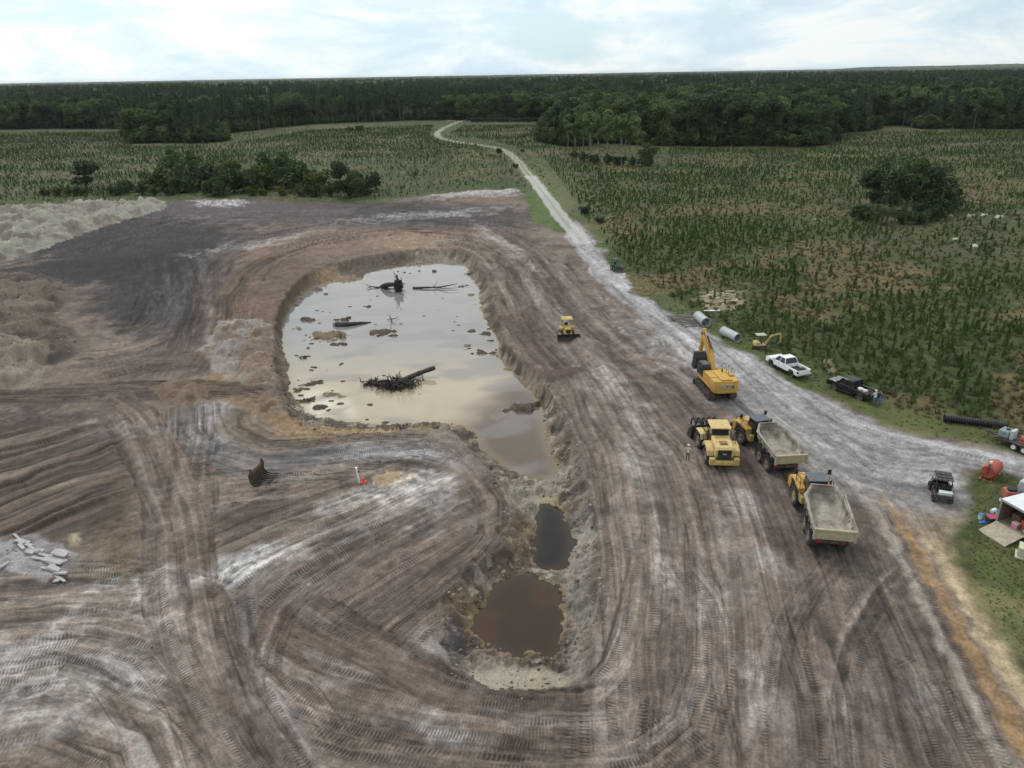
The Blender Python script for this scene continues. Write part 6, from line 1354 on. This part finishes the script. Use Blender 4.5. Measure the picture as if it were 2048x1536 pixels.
# ------------------------------------------------------------------ enclosed cargo trailer with ramp down
(rx0, ry0), (rx1, ry1) = gp(1999, 1040, .5), gp(2048, 1062, .5)
cx_, cy_ = gp(2038, 1046, .5); a0 = gp(1999, 1040, .5); a1 = gp(2044, 1066, .5); yd = math.atan2(a0[1]-a1[1], a0[0]-a1[0]); hd = yd-math.pi/2   # the rear opening runs along local y
T = thing('cargo_trailer', 'white enclosed cargo trailer with its rear ramp door down', 'trailer', (a0[0]+a1[0])/2, (a0[1]+a1[1])/2, hd); CW, CL, CH, Z0 = 1.22, 5.5, 2.0, .5
WTR = mat('trailer_white', (.62, .65, .68), .4, dust=.15, var=.06); FL = mat('trailer_ply', (.26, .22, .17), .8, var=.2); INS = mat('trailer_lining', (.16, .11, .08), .85, var=.2)
MB().box(0, CL, -CW, CW, Z0-.14, Z0).build('floor', FL, T); MB().box(0, CL, CW-.05, CW, Z0, Z0+CH).build('side_wall', WTR, T); MB().box(0, CL, -CW, -CW+.05, Z0, Z0+CH).build('side_wall', WTR, T); MB().box(CL-.05, CL, -CW+.05, CW-.05, Z0, Z0+CH).build('front_wall', WTR, T)
MB().box(-.04, CL+.02, -CW-.03, CW+.03, Z0+CH, Z0+CH+.07).build('roof', WTR, T, .02); MB().box(.08, CL-.06, CW-.075, CW-.053, Z0, Z0+CH-.02).box(.08, CL-.06, -CW+.053, -CW+.075, Z0, Z0+CH-.02).box(CL-.08, CL-.055, -CW+.08, CW-.08, Z0, Z0+CH-.02).build('lining', INS, T)
MB().box(-.05, 0, -CW, CW, Z0+CH-.14, Z0+CH-.003).box(-.05, 0, -CW, -CW+.07, Z0-.1, Z0+CH-.14).box(-.05, 0, CW-.07, CW, Z0-.1, Z0+CH-.14).build('door_frame', mat('alu_trim', (.5, .52, .53), .4, .6), T)
MB().prism([(-.02, Z0-.03), (-.02, Z0+.02), (-1.85, .06), (-1.85, .0)], -CW+.03, CW-.03).build('ramp_door', mat('ramp_ply', (.34, .30, .23), .8, var=.2, dust=.3), T)
for xx in (2.4, 3.25):
    for sg in (-1, 1): wheel(T, xx, sg*(CW+.13), .36, .22, RW, 0, side=sg, rr=.6)
cl = mat('shelf_brown', (.2, .14, .09), .8)
def inside_tr(name, label, cat, lx_, ly_, sx, sy, sz, m_, z=Z0, kids=None):
    x, y, zz = on_bed(lx_, ly_, T, z); o = MB().box(-sx/2, sx/2, -sy/2, sy/2, 0, sz).build(name, m_, None, .015); o.location = (x, y, zz+.005); o.rotation_euler = (0, 0, hd)
    MB().box(-sx/2-.01, sx/2+.01, -sy/2-.01, sy/2+.01, sz+.002, sz+.03).build('lid', m_ if kids is None else kids, o); return tag(o, label, cat)
inside_tr('carton', 'white and pink carton standing just inside the open cargo trailer', 'box', .5, -.05, .45, .5, .42, mat('pink_carton', (.62, .22, .26), .6), kids=mat('carton_white', (.7, .68, .66), .6))
inside_tr('toolbox', 'orange red toolbox behind the carton in the cargo trailer', 'toolbox', .95, -.35, .35, .4, .7, mat('toolbox_orange', (.6, .08, .03), .5))
inside_tr('crate', 'brown wooden crate by the left wall inside the cargo trailer', 'crate', 1.6, .55, .8, .7, .6, cl)
r_ = thing('shelf_rack', 'open shelf rack with small boxes by the right wall of the cargo trailer', 'shelf', *on_bed(.55, -.95, T, 0)[:2], hd); r_.location.z = T.location.z+Z0
b = MB()
for xx in (-.35, .35):
    for yy in (-.18, .18): b.box(xx-.02, xx+.02, yy-.02, yy+.02, 0, 1.2)
b.build('post', STEEL, r_)
for z in (.15, .6, 1.1): MB().box(-.37, .37, -.2, .2, z, z+.03).build('shelf', cl, r_)
for i, (xx, z, c3) in enumerate([(-.2, .18, (.5, .4, .25)), (.15, .18, (.3, .06, .05)), (-.15, .63, (.4, .33, .2)), (.18, .63, (.1, .1, .1)), (0, 1.13, (.5, .3, .25))]):
    x, y, zz = on_bed(0, 0, r_, 0); o = MB().box(-.14, .14, -.13, .13, 0, .22).build('small_box', mat('boxc%d' % i, c3, .7), None, .01); a = hd; o.location = (r_.location.x+xx*math.cos(a), r_.location.y+xx*math.sin(a), r_.location.z+z+.002); o.rotation_euler = (0, 0, a); tag(o, ['tan box at the left of the lowest trailer shelf', 'dark red box at the right of the lowest trailer shelf', 'ochre box on the middle trailer shelf', 'black box on the middle trailer shelf', 'pale box on the top trailer shelf'][i], 'box')
# buckets and clutter beside the ramp
BL = mat('bucket_blue', (.02, .13, .42), .45); BW = mat('bucket_white', (.6, .63, .65), .5)
def bucket(u, v, label, m_, lid=None, s=1.):
    x, y = gp(u, v); T_ = thing('bucket', label, 'bucket', x, y, s=s)
    MB().lathe([(.001, 0), (.13, 0), (.15, .36), (.165, .36), (.165, .38), (.001, .38)], ax='z', n=20).build('pail', m_, T_, sm=True)
    MB().lathe([(.001, .385), (.172, .385), (.172, .41), (.001, .42)], ax='z', n=20).build('lid', lid or m_, T_, sm=True); MB().pipe([(.17*math.cos(a), .17*math.sin(a), .33-.05*math.sin(a)) for a in np.linspace(0, math.pi, 9)], .006, 4).build('handle', STEEL, T_); return T_
bucket(1961, 1034, 'white bucket with blue lid, farthest left of those by the ramp', BW, BL, 1.2); bucket(1977, 1036, 'white bucket with blue lid next to the dark tub', BW, BL, 1.2); bucket(1996, 1028, 'blue and white bucket against the corner of the cargo trailer', BW, BL, 1.2)
x, y = gp(1984, 1041); o = MB().box(-.4, .4, -.3, .3, 0, .5).build('tub', mat('tub_dark', (.03, .035, .04), .6), None, .06); o.location = (x, y, gz1(x, y)); tag(o, 'dark plastic tub between the buckets and the ramp', 'tub'); MB().box(-.43, .43, -.33, .33, .5, .56).build('lid', mat('lid_magenta', (.4, .03, .09), .5), o, .02)
x, y = gp(1984, 1032); o = MB().cyl((-.28, 0, .16), (.28, 0, .16), .16, 16).build('jug', mat('jug_pale', (.55, .68, .66), .4), None, .02, sm=True); o.location = (x, y, gz1(x, y)+.56); o.rotation_euler = (0, 0, .5); tag(o, 'pale plastic jug lying on the dark tub', 'jug'); MB().cyl((.28, 0, .16), (.34, 0, .16), .06, 10).build('cap', BLK, o)
x, y = gp(1967, 1041); lump('tarp', 'folded blue tarp on the grass in front of the ramp', 'tarp', x, y, gz1(x, y)-.05, .42, .22, .12, BL, .2, 9)
# red tractor nose and grey car roof behind the trailer
hd = R_(75); x, y = gp(2026, 1002)
T = thing('compressor', 'faded red towable compressor standing behind the cargo trailer', 'compressor', x-.3, y+.2, hd)
MB().prism([(-.6, .5), (.6, .5), (.65, 1.0), (.4, 1.3), (-.5, 1.3)], -.45, .45).build('housing', mat('faded_red', (.36, .10, .07), .6, dust=.3), T, .08); MB().box(-.4, 0, -.3, .3, 1.3, 1.5).pipe([(-.4, -.3, 1.3), (-.4, -.3, 1.7), (.2, -.3, 1.7), (.2, -.3, 1.3)], .03).build('handle_frame', BLK, T); MB().prism([(.6, .45), (1.5, .4), (1.5, .5), (.6, .6)], -.05, .05).build('drawbar', DARK, T)
for sg in (-1, 1): wheel(T, -.1, sg*.55, .3, .16, RW, 0, side=sg, rr=.6)
hd = R_(35); x, y = gp(2062, 990); pc = thing('parked_van', 'light grey van partly hidden behind the cargo trailer at the frame edge', 'van', x+.7, y+.2, hd)
MB().prism([(-2.2, .4), (2.3, .4), (2.35, .95), (1.6, 1.15), (.9, 1.8), (-2.1, 1.85), (-2.25, 1.0)], -.92, .92).build('body', mat('van_grey', (.35, .38, .42), .3, coat=.4), pc, .08); g_ = MB()
for y_ in (-.935, .925): g_.prism([(-1.9, 1.15), (1.2, 1.15), (.75, 1.65), (-1.85, 1.68)], y_, y_+.01)
g_.build('window', GLS, pc)
for xx in (-1.4, 1.5):
    for sg in (-1, 1): wheel(pc, xx, sg*.82, .34, .22, RIMD, 0, side=sg, rr=.6)
# pale storage crate at the right border
x, y = gp(2054, 1112); T = thing('storage_bin', 'pale beige plastic bin on a pallet at the right border', 'bin', x, y, R_(-35)); PB = mat('bin_beige', (.48, .47, .36), .6, var=.08, dust=.2)
MB().box(-.75, .75, -.6, .6, 0, .14).build('pallet', PB, T, .02); MB().box(-.6, .6, -.5, .5, .14, .85).build('bin_body', PB, T, .04); b = MB()
for k in range(5): b.box(-.5+k*.25-.03, -.5+k*.25+.03, -.53, -.5, .16, .8); b.box(-.63, -.6, -.4+k*.2-.025, -.4+k*.2+.025, .16, .8)
b.build('rib', PB, T); MB().box(-.64, .64, -.54, .54, .85, .92).build('lid', PB, T, .03)
# ------------------------------------------------------------------ green compact loader by the road
hd = R_(-75); x, y = gp(1232, 539); GR = mat('machine_green', (.008, .065, .05), .45, dust=.15)
T = thing('compact_tractor', 'small dark green compact tractor with roll frame at the road edge', 'tractor', x, y, hd)
for xx, r in ((-.55, .5), (.65, .36)):
    for sg in (-1, 1): wheel(T, xx, sg*.66, r, .3, RIMD, 14, side=sg, tread=.03)
MB().prism([(-.9, .5), (1.1, .5), (1.15, .9), (.9, 1.15), (.1, 1.2), (.0, .85), (-.9, .85)], -.42, .42).build('body', GR, T, .05); MB().box(-.6, -.15, -.25, .25, .86, 1.1).box(-.7, -.55, -.25, .25, 1.1, 1.5).build('seat', BLK, T, .04); b = MB()
for sg in (-1, 1): b.pipe([(-.8, sg*.5, .85), (-.8, sg*.5, 2.15)], .045); b.pipe([(.1, sg*.45, 1.1), (.05, sg*.48, 2.15)], .04)
b.build('roll_frame', GR, T); MB().box(-.9, .25, -.58, .58, 2.15, 2.22).build('canopy', mat('canopy_dark_green', (.012, .06, .05), .5), T, .03); b = MB()
for sg in (-1, 1): b.box(.2, 1.6, sg*.52-.04, sg*.52+.04, .7, .82); b.box(-.9, -.2, sg*.66-.16, sg*.66+.16, 1.02, 1.08)
b.build('lift_arm', GR, T); MB().prism([(1.55, .85), (1.5, .25), (2.05, .18), (2.0, .25), (1.6, .35), (1.62, .85)], -.8, .8).build('bucket', DARK, T, .01)

# ------------------------------------------------------------------ root rake, post, cone
RST = mat('rusty_steel', (.085, .050, .028), .8, .2, var=.35, dust=.2, scale=4); hd = heading((508, 967), (545, 950)); x, y = gp(521, 966); y += .3
T = thing('root_rake', 'rusty brown root rake attachment with long black tines lying on the haul floor', 'rake', x, y, R_(-8))
MB().box(-.35, -.2, -1.3, 1.3, .35, 1.25, (0, R_(10), 0)).cyl((-.28, -1.3, 1.25), (-.28, 1.3, 1.25), .11, 10).cyl((-.3, -1.3, .35), (-.3, 1.3, .35), .12, 10).build('backplate', RST, T, .02); b = MB(); tm_ = BLK
for k in range(9):
    y = -1.25+k*.3125; tb = MB().prism([(-.35, 1.2), (-.25, .6), (0, .22), (.5, .02), (1.15, .12), (1.15, .05), (.5, -.04), (-.1, .08), (-.42, .5), (-.5, 1.1)], y-.03, y+.03).build('tine', tm_, T)
MB().prism([(-.4, .4), (-.85, .6), (-.85, .9), (-.4, 1.2)], -.55, -.45).prism([(-.4, .4), (-.85, .6), (-.85, .9), (-.4, 1.2)], .45, .55).prism([(-.45, 1.2), (-.1, 1.2), (-.25, 1.75)], 1.05, 1.15).prism([(-.45, 1.2), (-.1, 1.2), (-.25, 1.75)], -1.15, -1.05).build('bracket', RST, T)
x, y = gp(719, 966); T = thing('marker_post', 'leaning white marker post with dark bracket beside the orange cone', 'post', x, y); T.rotation_euler = (R_(4), R_(-5), .2); PW = mat('post_white', (.66, .70, .70), .5, var=.08)
MB().cyl((0, 0, -.1), (0, 0, 1.6), .09, 14).build('pole', PW, T, sm=True); MB().cyl((0, 0, 1.6), (0, 0, 1.64), .11, 14).build('cap', PW, T, sm=True); MB().box(.06, .2, -.06, .06, 1.1, 1.3).build('bracket', BLK, T, .01)
x, y = gp(727, 966); CO = mat('cone_orange', (.75, .07, .03), .5, var=.05); T = thing('traffic_cone', 'orange traffic cone at the foot of the white marker post', 'cone', x, y)
MB().box(-.22, .22, -.22, .22, 0, .05).build('base', CO, T, .01); MB().cyl((0, 0, .05), (0, 0, .75), .17, 18, .035).build('cone_body', CO, T, sm=True); MB().cyl((0, 0, .46), (0, 0, .6), .0935, 18, .069).build('collar', mat('cone_band', (.7, .4, .36), .4), T, sm=True)
x, y = gp(748, 960)

# ------------------------------------------------------------------ logs and stumps in the pond
WD = mat('wet_wood', (.032, .024, .020), .7, var=.4, scale=2); WDP = mat('grey_wood', (.07, .062, .052), .8, var=.3, scale=2)
def wlog(name, label, cat, pts, rad, m_, roots=None, group=None, branches=()):
    """pts in world metres relative to the first"""
    pts = np.array(pts, float); c = pts[0].copy(); T = bpy.data.objects.new(name, None); C.objects.link(T); T.location = c; tag(T, label, cat, group)
    P = smooth(pts-c, .4); rr = np.interp(np.linspace(0, 1, len(P)), np.linspace(0, 1, len(rad)), rad); rs = np.random.default_rng(len(label)); rr = rr*rs.uniform(.88, 1.12, len(rr)); v, f = tube_np(P, rr, 10)
    mesh_np('trunk', v, f, m_, T, True)
    for b_ in branches:
        Q = smooth(np.array(b_[0], float)-c, .4); v, f = tube_np(Q, np.linspace(b_[1], .015, len(Q)), 6); mesh_np('branch', v, f, m_, T, True)
    if roots:
        o0, n, l, r0, flat = roots; L__ = []
        for k in range(n):
            d = rs.normal(0, 1, 3)*np.array(flat); d /= np.linalg.norm(d); q_ = [np.array(o0)-c+rs.normal(0, .42, 3)*np.array(flat)*l*.7]
            for j in range(4): d = d*.8+rs.normal(0, .55, 3); d /= np.linalg.norm(d); q_.append(q_[-1]+d*l*rs.uniform(.08, .2))
            L__.append(tube_np(q_, np.linspace(r0*rs.uniform(.5, 1), .02, 5), 5))
        v, f = joinVF(L__); mesh_np('root_mass', v, f, m_, T, True)
    return T
W_ = WATER_Z
def pw(u, v, z=0.): x, y = gp(u, v, W_+z); return (x, y, W_+z)
wlog('fallen_tree', 'dark fallen tree with a tangled root mass, the largest wood in the pond', 'log', [pw(782, 772, .3), pw(812, 758, .6), pw(842, 745, .7), pw(870, 735, 1.1)], [.45, .38, .32, .28], WD, (pw(790, 770, .25), 300, 2.1, .12, (1.7, 1.0, .5)), branches=[((pw(800, 765, .4), pw(820, 762, .5), pw(840, 752, .3)), .12), ((pw(790, 768, .5), pw(770, 760, .7), pw(745, 768, .3)), .12), ((pw(810, 762, .6), pw(838, 757, .3), pw(850, 742, .6)), .1)])
T = wlog('root_clump', 'dark root clump rising just behind the fallen tree', 'roots', [pw(738, 768, .0), pw(755, 766, .3)], [.25, .2], WD, (pw(750, 767, .1), 110, 1.5, .12, (1.5, .8, .35)))
wlog('uprooted_stump', 'upright root plate with arched log at the far end of the pond', 'stump', [pw(762, 574, 0), pw(772, 570, .8), pw(788, 569, 1.0), pw(798, 572, .5)], [.35, .4, .4, .45], WD, (pw(797, 572, .9), 200, 1.7, .15, (.5, .8, 1.3)), branches=[((pw(766, 575, .1), pw(782, 578, .3), pw(796, 576, .3)), .32), ((pw(758, 575, .1), pw(742, 573, .25), pw(730, 569, .5)), .16), ((pw(742, 573, .2), pw(733, 577, .3)), .12)])
wlog('floating_branch', 'long forked branch floating near the far right shore of the pond', 'branch', [pw(826, 576, .1), pw(852, 575, .25), pw(880, 574, .3), pw(916, 567, .6)], [.22, .16, .12, .04], WD, branches=[((pw(865, 575, .2), pw(872, 568, 1.0), pw(874, 558, 1.6)), .07), ((pw(872, 575, .2), pw(895, 577, .4), pw(925, 574, .5)), .09), ((pw(890, 574, .3), pw(896, 570, .7)), .05), ((pw(868, 574, .2), pw(878, 578, 0.)), .05)])
wlog('sunken_log', 'dark log with a lumpy butt end in the left half of the pond', 'log', [pw(672, 650, .1), pw(688, 649, .25), pw(705, 648, .2), pw(742, 645, .02)], [.5, .4, .3, .12], WD, (pw(676, 648, .2), 24, 1.1, .12, (1, 1, .6)))
wlog('grey_branch', 'thin grey green branch standing out of the water near the middle of the pond', 'branch', [pw(783, 640, 0), pw(780, 634, .9), pw(778, 628, 1.8)], [.09, .07, .02], WDP, branches=[((pw(776, 639, .1), pw(788, 637, .4), pw(799, 639, .6)), .06), ((pw(782, 638, .2), pw(792, 636, .9), pw(797, 634, 1.1)), .05), ((pw(783, 638, .5), pw(772, 640, .4)), .04), ((pw(784, 640, .3), pw(797, 632, .8)), .04)])
for i, (u, v, l_) in enumerate([(938, 549, 'dark root lump near the upper right corner of the pond'), (868, 543, 'small dark root lump near the far shore of the pond'), (696, 636, 'dark root lump behind the sunken log'), (612, 802, 'dark root lump at the lower left shore of the pond'), (606, 716, 'small black lump at the left shore of the pond')]):
    p = pw(u, v, .05); wlog('root_lump', l_, 'roots', [p, (p[0]+.5, p[1]+.1, p[2]+.15)], [.2, .12], WD, (p, 18, .8, .09, (1, 1, .5)))

# ------------------------------------------------------------------ pale slabs at the left and other rubbish
SL = mat('pale_slab', (.36, .35, .345), .7, var=.15, dust=.3, dustcol=(.3, .29, .29)); rs = np.random.default_rng(4)
sl_ = [(40+k*6.2+rs.normal(0, 3), 1086+k*4.6+rs.normal(0, 5)+q3, rs.uniform(.5, 1.5), rs.uniform(.2, .5), -25+rs.normal(0, 9)) for k in range(14) for q3 in (0, 12)]
for i, (u, v, lx_, ly_, rz) in enumerate(sl_+[(112, 1128, 2.2, 1.1, -28), (124, 1120, 1.5, .9, -24), (10, 1138, .9, .3, 60)]):
    x, y = gp(u, v); pr = [(lx_/2*a*rs.uniform(.8, 1.05), ly_/2*b_*rs.uniform(.75, 1.1)) for a, b_ in ((1, -.6), (.95, .9), (.2, 1.05), (-.8, .9), (-1, .2), (-.9, -.95), (.1, -.85))]
    o = MB().prism(pr, -.05, .08, 'z').build('broken_stone', SL, None, .02); o.location = (x, y, gz1(x, y)+.1+.03*(i % 3)); o.rotation_euler = (rs.normal(0, .1), rs.normal(0, .1), R_(rz)); tag(o, 'flat broken pale slab in the rubble patch at the left border', 'slab', 'pale slabs of the rubble patch')
PK = [mat('old_board_%d' % i, c, .85, var=.2) for i, c in enumerate([(.36, .32, .25), (.28, .24, .19), (.44, .42, .36)])]
for i in range(22):
    u, v = 1405+rs.uniform(0, 62), 588+rs.uniform(0, 28); x, y = gp(u, v); L_ = rs.uniform(.6, 1.5); o = MB().box(-L_/2, L_/2, -.14, .14, 0, .06).build('board', PK[i % 3], None, .01); o.location = (x, y, gz1(x, y)+.15+rs.uniform(0, .35)); o.rotation_euler = (rs.normal(0, .1), rs.normal(0, .08), R_(rs.normal(12, 22))); tag(o, 'weathered board in the scrap heap behind the culvert pipes', 'board', 'scrap boards behind the culvert pipes')
x, y = gp(1428, 623); o = MB().prism([(-.9, -.3), (.85, -.35), (.95, .25), (-.8, .3)], 0, .06, 'z').build('white_sheet', WTR, None, .01); o.location = (x, y, gz1(x, y)+.12); tag(o, 'larger white sheet lying in the grass before the scrap heap', 'sheet')
x, y = gp(1412, 624); o = MB().prism([(-.4, -.2), (.3, -.25), (.4, .15), (-.3, .2)], 0, .06, 'z').build('white_sheet', WTR, None, .01); o.location = (x, y, gz1(x, y)+.12); tag(o, 'smaller white sheet lying in the grass before the scrap heap', 'sheet')
for i in range(9):
    u, v = 1350+5*i*.9, 630+i*2.6; x, y = gp(u+8, v+2); o = MB().box(-1.9, 1.9, -.13, .13, 0, .12).build('timber', mat('grey_timber', (.16, .15, .15), .9, var=.2), None, .02); o.location = (x, y, gz1(x, y)+.02); o.rotation_euler = (0, 0, R_(6)+rs.normal(0, .04)); tag(o, 'grey timber of the mat beside the upper culvert pipe', 'timber', 'timbers of the mat at the road edge')
# ------------------------------------------------------------------ air
hz = MB().box(-26000, 26000, -200, 22500, -6, 60).build('haze', mat('haze_tmp', (1, 1, 1)), None)
hm = bpy.data.materials.new('haze'); hm.use_nodes = True; t_ = hm.node_tree; t_.nodes.clear(); o_ = t_.nodes.new('ShaderNodeOutputMaterial'); pv = t_.nodes.new('ShaderNodeVolumePrincipled')
pv.inputs['Color'].default_value = (.80, .90, .97, 1); pv.inputs['Density'].default_value = 2.6e-5; pv.inputs['Anisotropy'].default_value = .2; t_.links.new(pv.outputs[0], o_.inputs['Volume'])
hz.data.materials.clear(); hz.data.materials.append(hm); tag(hz, 'pale blue summer haze over the woods', 'haze', kind='stuff')
